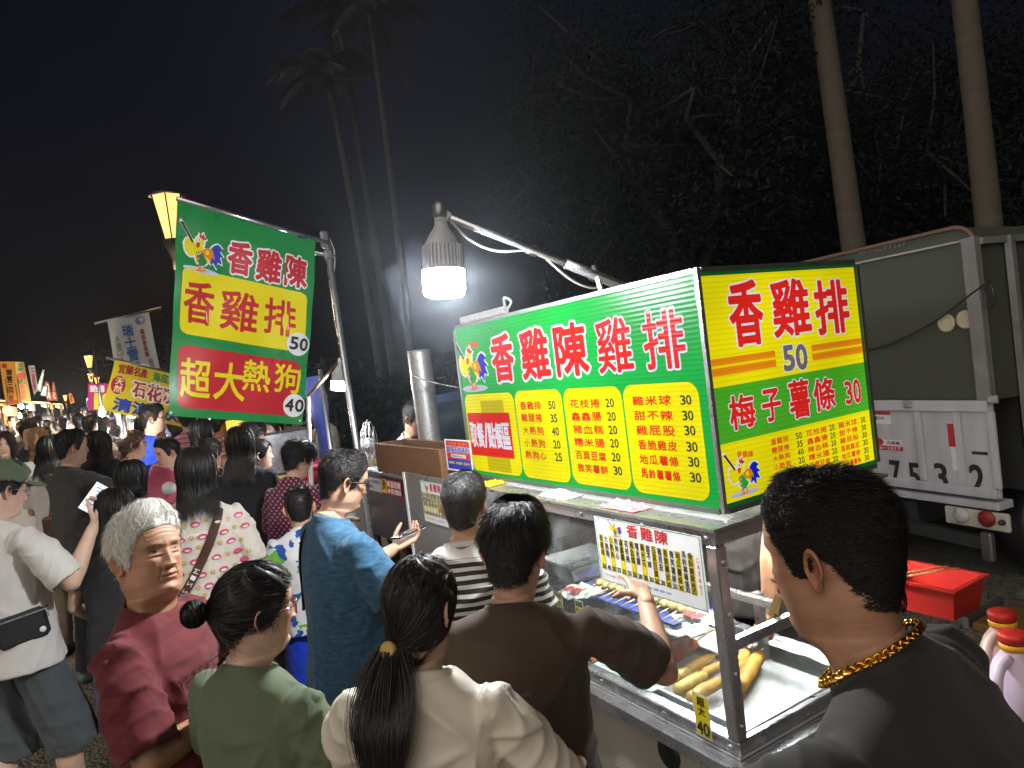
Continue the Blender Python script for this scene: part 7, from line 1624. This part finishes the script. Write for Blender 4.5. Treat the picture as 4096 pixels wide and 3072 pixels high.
def onto(p, x, z, side=-1, off=.003):
    """point of the shirt seen from behind (side -1) or in front (+1) at (x, z)"""
    h = bvh(p).ray_cast(Vector((x, side * .6, z)), Vector((0, -side, 0)))
    if h[0] is None: return np.array([x, side * .12, z]), np.array([0, side, 0.])
    return np.array(h[0]) + np.array([0, side * off, 0]), np.array(h[1])
def band(p, pts, w, name, m, th=.004, parent=None, radial=False):
    """a strap lying on the shirt along body points (x, z, side)"""
    P = smoothpath([onto(p, x, z, sd, .004)[0] for x, z, sd in pts], 8 * len(pts)); mb = MB(); n = len(P); T = np.gradient(P, axis=0); T /= np.linalg.norm(T, axis=1)[:, None]; rs = []
    for i in range(n):
        o = np.array([P[i][0] * .6, P[i][1], 0]); o /= np.linalg.norm(o) + 1e-9; s_ = np.cross(T[i], o); s_ /= np.linalg.norm(s_) + 1e-9; rs.append([P[i] - s_ * w + o * .001, P[i] + s_ * w + o * .001, P[i] + s_ * w + o * th, P[i] - s_ * w + o * th])
    mb.rings(rs, 0, smooth=False); o = mb.build(name, m, parent or p.root, local=True); return P
def printed(p, items, name, mats, side=-1, off=.0035):
    """flat shapes (list of (pts, faces, material)) in (x, z) laid onto the shirt"""
    mb = MB()
    for v, f, mi in items:
        if side > 0: v = np.asarray(v) 
        mb.add([onto(p, x, z, side, off + .0006 * mi)[0] for x, z in v], f, mi)
    return mb.build(name, mats, p.root, local=True)
def held_phone(label, p, c, u, v, w=.036, l=.075):
    """c centre (world), u along the length, v across"""
    u = np.array(u, float); u /= np.linalg.norm(u); v = np.array(v, float); v -= u * (u @ v); v /= np.linalg.norm(v); n = np.cross(u, v); M = np.array([v, u, n]).T
    t = thing('phone', c, label, 'phone', 'phones held in hands'); mb = MB(); mb.box(c, (2 * w, 2 * l, .009), 0, M, .003); mb.build('shell', PHONE, t)
    mb = MB(); mb.box(np.array(c) + n * .0052, (2 * w * .93, 2 * l * .95, .0008), 0, M); mb.build('screen', SCREEN, t)
    mb = MB()
    for k in range(7): mb.box(np.array(c) + n * .0062 + u * (.05 - .016 * k) - v * (.004 * (k % 3)), (.04 - .006 * (k % 3), .004, .0004), 0, M)
    mb.build('screen_text', print_mat('grey', PR['grey']), t); return t

# ------------------------------------------------------------------ the close figures
def P_(label, **k): return Person(label, **k)
# old man
old = P_('white haired old man in a maroon T-shirt with folded arms looking up at the stall', crown=(560, 2040), stature=1.68, facing=124, sex='m', skin_='tan', hair=('short', 'white'), hair_n=13000, hair_kw=dict(th=.015, length=(.012, .05)), head=(26, 9, -4), head_kw=dict(age=1.0, jaw=1.22, cheek=1.9, res=2.4, nose=1.05, eye=.95), build=1.04, shoulder=.17,
         arms=(((42, -58), (-62, -4)), ((38, -62), (-70, 2))), shirt=C['maroon'], sleeve=.95, bottom=TR, near=2, seed=3, fold=1.6, head_scale=1.04)
items = []
for tx, z, x0, w, h in (('MERCH', 1.235, -.11, .13, .034), ('PIER', 1.19, -.05, .10, .034), ('REIR', 1.14, -.09, .11, .034)):
    for k, ch in enumerate(tx):
        v, f, _ = glyph(ch); lo, hi = v.min(0), v.max(0); q = (v - lo) / (hi - lo); items.append((np.stack([-(x0 + w / len(tx) * (k + q[:, 0] * .8)), z + q[:, 1] * h], 1), f, 0))
printed(old, items, 'shirt_lettering', [print_mat('maroon_dark', lin(84, 34, 40))], side=1)
# woman in sage
green = P_('woman in a sage green top with a hair bun and rose gold glasses', crown=(1015, 2252), stature=1.575, facing=62, sex='f', skin_='fair', hair=('side_bun', 'black'), hair_n=9000, hair_kw=dict(th=.012), head=(27, -4, 3), head_kw=dict(res=2.0, jaw=1.12, cheek=1.2), build=1.1, shoulder=.175, arms=('fwd', 'fwd'), shirt=C['sage'], sleeve=.75, bottom=TR, near=2, seed=7, neckline=1.0, fold=1.1, head_scale=.98)
glasses(green, ROSE, .025, .021)
# ponytail woman
pony = P_('woman with a long dark ponytail in a cream satin blouse seen from behind', crown=(1672, 2225), stature=1.585, facing=44, sex='f', skin_='fair', hair=('pony_low', 'dark'), hair_n=11000, hair_kw=dict(th=.011, length=.42), head_scale=.95, head=(14, -5, 2), head_kw=dict(res=1.2), build=1.0, arms=(((55, -62), (0, -20)), ((55, -62), (0, -20))), shirt=C['satin'], sleeve=.98, bottom=TR, near=2, seed=12, neckline=1.1, fold=1.7, shoulder=.17)
mb = MB(); mb.lathe([(.017, -.012), (.022, -.008), (.022, .008), (.017, .012)], (0, 0, 0), 0, 16, (0, -1, .35)); v = mb.v[0]; mb.v = [pony.to_body(v + np.array([-.02, -.112, -.077]))]; mb.build('hair_tie', mat('mustard_elastic', lin(190, 160, 95), .7), pony.root, local=True)
# brown shirt man
brown = P_('young man in a plain brown T-shirt pointing at the food through the glass', crown=(2062, 2022), stature=1.60, facing=40, sex='m', skin_='mid', hair=('short', 'black'), hair_n=13000, hair_kw=dict(th=.019, length=(.014, .055), lift=.28), head=(12, -10, 4), head_kw=dict(res=1.2), build=1.04, shoulder=.195,
           arms=(('down'), ((62, -42), (-8, 30))), hands={1: dict(curl=(.12, 1.05, 1.15, 1.2), thumb=.9, d=dirv(-14, 12), n=np.array([-.5, .1, -.85]))}, shirt=C['brown'], sleeve=.85, bottom=TR, near=2, seed=21, fold=1.1, head_scale=1.03)
# gold chain man
gold = P_('man in a charcoal T-shirt with cropped hair and a thick gold neck chain', crown=(3255, 1872), dist=1.04, stature=1.74, facing=-14, sex='m', skin_='tan', hair=('crop', 'matte'), hair_n=22000, hair_kw=dict(th=.006, length=(.0022, .019), lift=.55, wid=.00055), lean=20, head=(2, -8, 4), head_kw=dict(res=1.4, jaw=1.12, cheek=1.2), build=1.15, shoulder=.20, arms=(((12, -38), (0, -30)), ((40, -75), (0, -60))), shirt=C['char'], sleeve=1.12, bottom=TR, near=2, seed=17, fold=1.3, head_scale=.98)
def chain(p):
    mb = MB(); n = 74
    c = p.sp(1.438, -.010)
    for i in range(n):
        t = 2 * math.pi * i / n; r1, r2 = .070, .074; P = c + p.L @ np.array([r1 * math.sin(t), -r2 * math.cos(t), .012 + .014 * -math.cos(t) * -1 * (1 if math.cos(t) > 0 else 1.9)])
        T = p.L @ np.array([math.cos(t), math.sin(t), 0]); o = p.L @ np.array([math.sin(t), -math.cos(t), .5]); o /= np.linalg.norm(o); b = np.cross(T, o); a = np.linspace(0, 2 * np.pi, 9); ph = (1 if i % 2 else -1) * .6; bb = b * math.cos(ph) + o * math.sin(ph)
        mb.tube([P + T * .0048 * math.cos(q) * 1.2 + bb * .0048 * math.sin(q) for q in a], .0019, 0, 6, cap=(False, False))
    mb.build('gold_chain', GOLD, p.root, local=True)
chain(gold)
# striped man
stripe = P_('man in a black and white striped T-shirt standing at the display case', crown=(1852, 1893), stature=1.60, facing=34, sex='m', skin_='mid', hair=('crop', 'grey'), hair_n=11000, hair_kw=dict(th=.012, length=(.004, .03), lift=.3), head=(10, -4, 3), head_kw=dict(res=1.2), build=.98, shoulder=.185, arms=('fwd', 'fwd'), shirt=C['stripe'], sleeve=.9, bottom=TR, near=2, seed=29, neckline=1.1, fold=1.4)
# blue man
blue = P_('man in a heather blue T-shirt and black glasses looking down at his phone', crown=(1395, 1803), stature=1.73, facing=84, sex='m', skin_='mid', hair=('crop', 'black'), hair_n=12000, hair_kw=dict(th=.011, length=(.005, .030), lift=.4), head=(8, -17, 2), head_kw=dict(res=2.0, jaw=1.15, cheek=1.3), build=1.14, shoulder=.19,
          arms=(((20, -64), (2, 16)), ((28, -66), (-12, 0))), hands={0: dict(curl=(.35, .4, .45, .5), thumb=.35, n=np.array([.25, -.2, .95]))}, shirt=C['blue'], sleeve=.92, bottom=('trousers', C['navy']), near=2, seed=33, fold=1.0, shirt_len=.06, head_scale=.94)
glasses(blue, FRAME, .026, .018, .0026)
band(blue, [(-.095, 1.40, -1), (-.12, 1.34, -1), (-.135, 1.26, -1), (-.135, 1.18, -1), (-.125, 1.10, -1)], .017, 'shoulder_strap', NYLON)
# cap man
cap = P_('man in a white T-shirt and olive cap reading his phone', crown=(25, 1852), dist=3.3, facing=52, sex='m', skin_='fair', hair=('short', 'black'), hair_n=6000, head=(12, -14, 0), head_kw=dict(res=1.5), build=1.12, shoulder=.195, arms=('down', ((62, -56), (-8, 52))), hands={1: dict(curl=(.5, .55, .6, .65), thumb=.5, n=np.array([-.75, -.5, .3]))}, shirt=C['white'], sleeve=.95, bottom=('long_shorts', C['cargo']), near=2, seed=41, fold=.9, stance=.35, shirt_len=.0)
glasses(cap, mat('clear_frame', (.5, .5, .52), .2), .024, .021, .002)
def ball_cap(p, m):
    V, F = hair_cap('short', .034, 1.0, 2); z = V[:, 2]; keep = [f for f in F if all(z[i] > .036 for i in f)]; mb = MB(); mb.add(p.to_body(V), keep, 0, True); o = mb.build('cap', m, p.root, local=True)
    mb = MB(); n = 13; rs = []
    for k in range(9):
        t = k / 8; a = np.linspace(-1.0, 1.0, n); r = .098 + .085 * t * np.cos(a * 1.1) ** .6; rs.append(np.stack([.085 * np.sin(a) * (1 + .12 * t), np.cos(a) * .100 + (r - .098), .052 - .012 * t - .016 * np.sin(a) ** 2 - .005 * t * t], 1))
    lo = [q - [0, 0, .004] for q in rs]; G = [rs[0]] + rs[1:]; V = np.concatenate(rs + lo); F = []
    for L_, fl in ((0, 1), (9, -1)):
        for i in range(8):
            for j in range(n - 1): b = (L_ + i) * n + j; q = [b, b + 1, b + n + 1, b + n]; F.append(q[::fl])
    for j in range(n - 1): F.append([8 * n + j, 8 * n + j + 1, 17 * n + j + 1, 17 * n + j])
    mb.add(p.to_body(V), F, 0, True); mb.build('brim', m, o, local=True)
    mb = MB(); mb.lathe([(.008, 0), (.006, .005), (.002, .007)], (0, 0, .139), 0, 10); mb.v = [p.to_body(np.concatenate(mb.v))]; mb.build('button', m, o, local=True)
ball_cap(cap, C['olive'])
# black top woman behind the old man
dark = P_('woman with a black bob in a black T-shirt and denim shorts behind the old man', crown=(458, 1950), stature=1.60, facing=16, sex='f', skin_='fair', hair=('bob', 'black'), hair_n=8000, hair_kw=dict(length=.25, th=.012), head=(8, -12, 0), build=1.05, arms=(((65, -72), (-25, -38)), ('fwd')), shirt=C['black2'], sleeve=.6, bottom=('shorts', C['denim']), near=2, seed=47, fold=1.0)
# printed shirt woman
prin = P_('woman with long black hair in a cream oversize shirt printed with stars', crown=(775, 1788), dist=3.4, stature=1.72, facing=8, sex='f', skin_='fair', hair=('long', 'black'), hair_n=8000, hair_kw=dict(length=.27, th=.011), head=(4, -3, 2), build=.90, shoulder=.152, arms=(((62, -80), (10, -66)), ((62, -76), (0, -50))), shirt=C['cream'], sleeve=.98, bottom=TR, near=2, seed=53, fold=1.0, shirt_len=.12)
def star_print(p):
    it = []; rg = np.random.default_rng(5); k = 0
    for i in range(12):
        for j in range(9):
            x = (j - 4) * .046 + (.023 if i % 2 else 0); z = .74 + i * .056 + rg.uniform(-.01, .01)
            if abs(x) > .185: continue
            a0 = rg.uniform(0, 1)
            if k % 2 == 0:
                for r, mi in ((.0125, 0), (.0098, 1)):
                    P = [(x + (r if q % 2 == 0 else r * .5) * math.cos(a0 + q * math.pi / 5), z + (r if q % 2 == 0 else r * .5) * math.sin(a0 + q * math.pi / 5)) for q in range(10)]; P.append((x, z)); it.append((P, [[10, q, (q + 1) % 10] for q in range(10)], mi))
            else:
                for r, mi, dz in ((.018, 2, 0), (.011, 3, -.003)):
                    P = [(x + r * 1.15 * math.cos(q * math.pi / 6), z + dz + r * (.72 if mi == 2 else .5) * math.sin(q * math.pi / 6)) for q in range(12)]; it.append((P, [list(range(12))], mi))
            k += 1
    printed(p, it, 'shirt_print', [print_mat('ochre_line', lin(120, 85, 25)), print_mat('ochre', lin(225, 180, 50)), print_mat('rose', lin(200, 70, 105)), print_mat('offwhite', (.7, .66, .62))])
star_print(prin)
def cross_bag(p):
    t = thing('crossbody_bag', p.world((-.2, -.1, .95)), 'brown crossbody bag strap with white lettering across the printed shirt', 'bag')
    t.rotation_euler = p.root.rotation_euler; t.scale = p.root.scale; t.location = p.root.location
    P = band(p, [(.085, 1.405, -1), (.07, 1.36, -1), (.03, 1.27, -1), (-.02, 1.18, -1), (-.07, 1.10, -1), (-.12, 1.03, -1), (-.155, .97, -1), (-.17, .93, -1)], .020, 'strap', LEATH, .005, t)
    mb = MB()
    for k, ch in enumerate('MIZZUE'):
        q = .50 + .055 * k; i = int(q * (len(P) - 1)); T = P[i + 2] - P[i - 2]; T /= np.linalg.norm(T); o = np.array([P[i][0] * .6, P[i][1], 0]); o /= np.linalg.norm(o); s_ = np.cross(T, o); v, f, _ = glyph(ch); lo, hi = v.min(0), v.max(0); g = (v - lo) / (hi - lo) - .5
        mb.add([P[i] + o * .0068 + T * a * .020 - s_ * b * -.022 for a, b in g], f, 0)
    mb.build('strap_lettering', WHITEP, t, local=True)
    mb = MB(); i = 8; mb.tube(P[6:9] + [0, -.007, 0], .010, 0, 8); mb.build('buckle', GOLD, t, local=True)
    mb = MB(); mb.box((-.215, -.05, .86), (.07, .20, .15), 0, None, .02); mb.build('pouch', LEATH, t, local=True)
cross_bag(prin)
tt = thing('printed_tote', prin.world((.24, -.02, .78)), 'tote bag with yellow leaf print hanging at the hip of the printed shirt woman', 'bag'); mb = MB(); c = prin.world((.25, 0, .86)); mb.box(c, (.10, .22, .30), 0, None, .03); mb.build('bag_body', C['yellowgreen'], tt)
# phones
hc = cap.world(cap.arm[1][2] + cap.arm[1][4] * .12 + np.array([-.035, -.01, .03]))
held_phone('bright phone held up by the man in the olive cap', cap, hc, AX @ np.array([.5, -.85, .25]), AX @ np.array([-.8, -.45, -.3]))
def near_hand(p, i): return p.world(p.arm[i][2] + p.arm[i][4] * .085)
h = near_hand(blue, 0); held_phone('dark phone lying in the blue shirt man\'s palm', blue, h + [0, 0, .028], (1, .25, .12), (0.2, -1, .1))
# belt bag on the cap man
def belt_bag(p):
    t = thing('belt_bag', p.root.location, 'flat black belt bag worn across the back of the white T-shirt', 'bag'); t.rotation_euler = p.root.rotation_euler; t.scale = p.root.scale
    t.rotation_euler = (0, 0, 0); t.scale = (1, 1, 1); c = at_d(88, 2512, p.dist - .17); t.location = c
    Mx = np.array(Matrix.Rotation(R(8), 3, 'Z') @ Matrix.Rotation(R(-6), 3, 'Y')); mb = MB(); mb.box(c, (.20, .05, .135), 0, Mx, .018); mb.build('pouch', NYLON, t)
    mb = MB(); b = c + Mx @ np.array([.07, -.029, -.03]); mb.lathe([(.013, 0), (.013, .002), (.008, .003)], b, 0, 16, Mx @ np.array([0, -1, 0])); mb.build('badge', WHITEP, t)
    mb = MB(); mb.bar(c + Mx @ np.array([-.10, -.03, .055]), c + Mx @ np.array([.10, -.03, .055]), .004, .006, 0); mb.tube([c + Mx @ np.array([.10, -.033, .055]), c + Mx @ np.array([.104, -.036, .02])], .003, 0, 6); mb.build('zipper', GALV, t)
    mb = MB(); mb.bar(c + Mx @ np.array([.112, .0, .06]), p.world(onto(p, .175, 1.02, -1, .006)[0]), .022, .004, 0); mb.build('strap', NYLON, t)
belt_bag(cap)
# ------------------------------------------------------------------ the middle of the crowd
M1 = P_('tall man in a dark grey T-shirt carrying a child in the crowd', crown=(283, 1716), dist=5.0, stature=1.8, facing=62, hair=('crop', 'black'), head=(14, -4, 0), build=1.12, shoulder=.2, arms=(('hold'), ((35, -45), (-40, 12))), shirt=C['dgrey'], sleeve=.85, bottom=TR, near=1, seed=61)
M2 = P_('small child with a black bob carried on the grey shirt man\'s arm', crown=(385, 1722), dist=5.25, stature=1.08, base=1.05, facing=20, sex='f', skin_='kid', hair=('bob', 'dark'), hair_kw=dict(length=.25), head=(5, 0, 0), arms=('hold', 'hold'), shirt=C['black'], sleeve=.5, bottom=('shorts', C['denim']), near=1, seed=62, kid=True, head_scale=1.45)
M3 = P_('woman with a brown ponytail and thin glasses in a grey top, profile view', crown=(525, 1720), dist=5.7, stature=1.68, facing=80, sex='f', skin_='fair', hair=('pony', 'brown'), head=(12, 0, 0), head_kw=dict(res=1.3), arms=('hold', 'hold'), shirt=C['grey'], bottom=TR, near=1, seed=63); glasses(M3, mat('thin_frame', (.3, .25, .25), .3, .8), .023, .019, .0012)
M4 = P_('boy in a white T-shirt holding a pink bag', crown=(655, 1752), dist=5.8, stature=1.5, facing=262, sex='m', skin_='kid', hair=('crop', 'black'), head=(-8, -6, 0), head_kw=dict(res=1.3, eye=1.1), arms=('hold', 'hold'), shirt=C['white'], bottom=('shorts', C['navy']), near=1, seed=64, kid=True, head_scale=1.1)
M5 = P_('girl with long straight black hair in a lilac top', crown=(520, 1838), dist=4.5, stature=1.6, facing=42, sex='f', skin_='fair', hair=('long', 'black'), hair_kw=dict(length=.30), head=(10, -6, 0), arms=('fwd', 'fwd'), shirt=C['lilac'], bottom=TR, near=1, seed=65)
M6 = P_('woman with long black hair in a white shirt with a brown tote on her shoulder', crown=(200, 1738), dist=5.6, stature=1.7, facing=28, sex='f', skin_='fair', hair=('long', 'black'), hair_kw=dict(length=.30), head=(18, 0, 0), arms=('fwd', 'fwd'), shirt=C['white2'], sleeve=.9, bottom=('trousers', C['khaki']), near=1, seed=66)
t = thing('tote_bag', M6.world((.16, -.12, .9)), 'dark brown leather tote bag behind the white shirt woman', 'bag'); c = M6.world((.13, -.16, .98)); mb = MB(); mb.box(c, (.32, .10, .24), 0, np.array(Matrix.Rotation(R(-28), 3, 'Z')), .02); mb.build('bag_body', LEATH, t); mb = MB(); mb.tube(smoothpath([c + [-.1, .02, .1], M6.world((.03, -.13, 1.25)), M6.world((-.05, -.10, 1.42)), M6.world((-.06, .02, 1.40))], 16), .011, 0, 8); mb.build('strap', LEATH, t)
M7 = P_('woman with long bleached hair facing the camera in dark clothes', crown=(147, 1708), dist=7.2, stature=1.7, facing=186, sex='f', skin_='fair', hair=('long', 'blond'), hair_kw=dict(length=.40), head_kw=dict(res=1.3), arms=('down', 'down'), shirt=C['black'], bottom=TR, near=1, seed=67)
M8 = P_('man with short black hair in a black T-shirt facing the camera beside a bleached blonde', crown=(112, 1692), dist=7.6, stature=1.75, facing=165, hair=('short', 'black'), head_kw=dict(res=1.3), shirt=C['black2'], bottom=TR, near=1, seed=68)
M9 = P_('man in a royal blue T-shirt and glasses, profile view below the yellow banner', crown=(608, 1616), dist=6.3, stature=1.8, facing=95, skin_='fair', hair=('crop', 'black'), head=(6, -2, 0), head_kw=dict(res=1.3), shirt=C['royal'], bottom=TR, near=1, seed=69, build=1.1); glasses(M9, FRAME, .024, .017, .0016)
M10 = P_('balding man in a speckled black and white shirt seen from behind', crown=(405, 1664), dist=9.0, stature=1.74, facing=6, hair=('buzz', 'grey'), shirt=C['leo'], bottom=TR, near=1, seed=70, build=1.1)
M11 = P_('broad man in a pink striped polo shirt with his head behind the green banner', crown=(742, 1622), dist=7.0, stature=1.82, facing=8, hair=('crop', 'black'), shirt=C['pinkstripe'], sleeve=.8, bottom=TR, near=1, seed=71, build=1.15, shoulder=.21)
M12 = P_('woman with bangs and long straight black hair, profile view under the green banner', crown=(800, 1676), dist=6.0, stature=1.76, facing=92, sex='f', skin_='fair', hair=('bangs', 'black'), hair_kw=dict(length=.42), head=(8, 0, 0), head_kw=dict(res=1.3), arms=('hold', 'hold'), shirt=C['grey'], bottom=TR, near=1, seed=72)
M13 = P_('woman with long wavy dark hair in a loose black sweater', crown=(952, 1706), dist=4.7, stature=1.72, facing=24, sex='f', skin_='fair', hair=('long', 'dark'), hair_kw=dict(length=.33, th=.014), head=(4, 0, 0), arms=('fwd', 'fwd'), shirt=C['black'], sleeve=1.7, bottom=TR, near=1, seed=73, build=1.05)
M14 = P_('smiling woman with black hair tied back, profile view in a black top', crown=(1030, 1756), dist=5.1, stature=1.63, facing=98, sex='f', skin_='fair', hair=('pony', 'black'), head_kw=dict(res=1.3), arms=('fwd', 'fwd'), shirt=C['black'], sleeve=1.6, bottom=TR, near=1, seed=74)
M15 = P_('man with curly black hair and glasses, profile view below the banner hem', crown=(1002, 1688), dist=5.8, stature=1.74, facing=96, hair=('curly', 'black'), head_kw=dict(res=1.3), shirt=C['dgrey'], bottom=TR, near=1, seed=75); glasses(M15, FRAME, .024, .018, .0018)
M16 = P_('older woman with short curly hair in a purple dotted blouse bending over a stall', crown=(1205, 1766), dist=4.5, stature=1.60, facing=48, sex='f', skin_='mid', hair=('curly', 'black'), head=(16, -20, 0), lean=8, arms=(((62, -68), (-10, -40)), ('fwd')), shirt=C['purple'], sleeve=1.25, bottom=('trousers', C['navy']), near=1, seed=76, build=1.15)
M17 = P_('boy with a buzz cut in a green and blue floral shirt', crown=(1186, 1945), dist=3.8, stature=1.36, facing=14, skin_='kid', hair=('buzz', 'black'), head=(0, -6, 0), head_kw=dict(res=1.2), arms=('down', 'fwd'), shirt=C['flor'], sleeve=.7, bottom=('shorts', C['royal']), near=1, seed=77, kid=True, head_scale=1.12)
M18 = P_('vendor in a pale pink apron wearing a white face mask', crown=(1092, 1672), dist=7.2, stature=1.68, facing=250, sex='f', skin_='fair', hair=('pony', 'black'), arms=('fwd', 'fwd'), shirt=C['pink'], sleeve=1.5, bottom=TR, near=1, seed=78)
mb = MB(); a = np.linspace(-1.15, 1.15, 13); rs = []
for z, o in ((-.028, .008), (-.04, .020), (-.06, .022), (-.085, .014), (-.105, .004)):
    x, y = head_pt(a, np.full(13, z)); k = 1 + o / .09 * np.cos(a); rs.append(M18.to_body(np.stack([x * 1.03, y * k + .002, np.full(13, z)], 1)))
mb.rings(rs, 0, (False, False), True, False); mb.build('face_mask', WHITEP, M18.root, local=True)
M19 = P_('thin person in a white sleeveless top and dark shorts beside a blue tarpaulin', crown=(1276, 1612), dist=8.2, stature=1.72, facing=330, hair=('short', 'black'), arms=('fwd', 'fwd'), shirt=C['white'], sleeve=0, bottom=('shorts', C['black']), near=1, seed=79)
M20 = P_('cook in a white checked shirt bending behind the chimney', crown=(1668, 1608), dist=5.3, stature=1.72, facing=150, hair=('crop', 'black'), lean=24, head=(0, -16, 0), arms=('fwd', 'fwd'), shirt=C['check'], sleeve=.9, bottom=TR, near=1, seed=80, build=1.12)
vp = at_d(3015, 2150, 2.62); VL = (vp[0] + .30, vp[1] + .24, 0)
M21 = P_('vendor behind the display case reaching in with bare arms, head hidden by the sign', loc=VL, facing=258, stature=1.66, hair=('short', 'black'), head=(0, -20, 0), lean=12, skin_='tan', arms=(((8, -42), (-4, -74)), ((30, -50), (-10, -32))), shirt=C['char'], sleeve=.6, bottom=TR, near=1, seed=81)
M22 = P_('person with short bleached hair in a white T-shirt', crown=(612, 1710), dist=6.9, stature=1.7, facing=60, sex='f', skin_='fair', hair=('bob', 'blond'), hair_kw=dict(length=.22), arms=('down', 'fwd'), shirt=C['white'], bottom=TR, near=1, seed=82)
M23 = P_('woman with dark hair in a low bun in a grey top, mostly behind others', crown=(832, 1752), dist=5.2, stature=1.66, facing=50, sex='f', hair=('bun', 'dark'), arms=('fwd', 'fwd'), shirt=C['dgrey'], bottom=TR, near=1, seed=83)
M24 = P_('person in a white T-shirt lettered REST facing the camera at the picture edge', crown=(8, 1725), dist=6.4, stature=1.66, facing=178, sex='f', skin_='fair', hair=('bob', 'dark'), hair_kw=dict(length=.24), shirt=C['white'], sleeve=.7, bottom=TR, near=1, seed=84)
it = []
for k, ch in enumerate('REST'):
    v, f, _ = glyph(ch); lo, hi = v.min(0), v.max(0); q = (v - lo) / (hi - lo); it.append((np.stack([.10 - .05 * (k + q[:, 0] * .85), 1.20 + q[:, 1] * .05], 1), f, 0))
printed(M24, it, 'shirt_lettering', [print_mat('black', PR['black'])], side=1)
M25 = P_('woman with dark wavy hair standing behind the pink striped polo man', crown=(715, 1690), dist=7.8, stature=1.62, facing=20, sex='f', hair=('long', 'dark'), hair_kw=dict(length=.3), shirt=C['black2'], bottom=TR, near=1, seed=85)
# pink bag in the boy's hands
c = at_d(655, 1940, 5.3); t = thing('gift_bag', c, 'pink and clear patterned plastic bag with a scalloped white patch held by the boy', 'bag'); Mx = np.array(Matrix.Rotation(R(-5), 3, 'Z') @ Matrix.Rotation(R(28), 3, 'Y')); mb = MB(); mb.box(c, (.24, .03, .24), 0, Mx, .012); mb.build('bag_body', mat('pink_film', lin(205, 95, 120), .3, var=.3, vscale=14), t); mb = MB(); mb.lathe([(.05, 0), (.05, .004)], c + [.03, -.018, -.03], 0, 18, (0, -1, 0)); mb.build('patch', WHITEP, t)

# ------------------------------------------------------------------ the packed crowd further down the lane: seven built figures, copied
def far_proto(seed, hair, shirt, sex='m', az=5):
    return P_('dark-haired person seen from behind in the packed crowd far down the lane', loc=(0, -50, 0), facing=az, hair=hair, sex=sex, shirt=C[shirt], bottom=TR, near=0, seed=seed, group='packed crowd far down the lane', arms=('down', 'fwd'), skin_='mid')
PROT = [far_proto(201, ('short', 'black'), 'black2'), far_proto(202, ('crop', 'black'), 'dgrey'), far_proto(203, ('bob', 'black'), 'white2', 'f'), far_proto(204, ('bob', 'dark'), 'black', 'f'), far_proto(205, ('short', 'dark'), 'navy'), far_proto(206, ('crop', 'black'), 'white'), far_proto(207, ('crop', 'grey'), 'brown')]
used = set()
def put_far(k, px, d, az, st):
    p = at_d(px, 1660, d); src = PROT[k].root
    r = src if k not in used else copy_tree(src)
    used.add(k); r.location = (p[0], p[1], gz(p[1])); r.rotation_euler = (0, 0, R(-az)); r.scale = (st / 1.7,) * 3
rgc = np.random.default_rng(77)
n_far = 0
for row, d in enumerate((8.3, 9.3, 10.4, 11.6, 13.0, 14.6, 16.5, 18.6, 21, 24)):
    x = -40 + (row % 2) * 30; lim = 470 if d < 14 else 470
    while x < lim:
        put_far(int(rgc.integers(7)), x + rgc.uniform(-12, 12), d + rgc.uniform(-.4, .4), 5 + rgc.normal(0, 28) + (180 if rgc.uniform() < .12 else 0), rgc.uniform(1.58, 1.80)); n_far += 1
        x += 2840 * .54 / d * rgc.uniform(.85, 1.25)
for px, d, az in ((560, 8.8, 15), (505, 9.8, 20), (548, 10.8, 350), (590, 9.4, 80), (690, 8.2, 30), (870, 7.4, 60), (935, 7.8, 100)): put_far(int(rgc.integers(7)), px, d, az, 1.68)
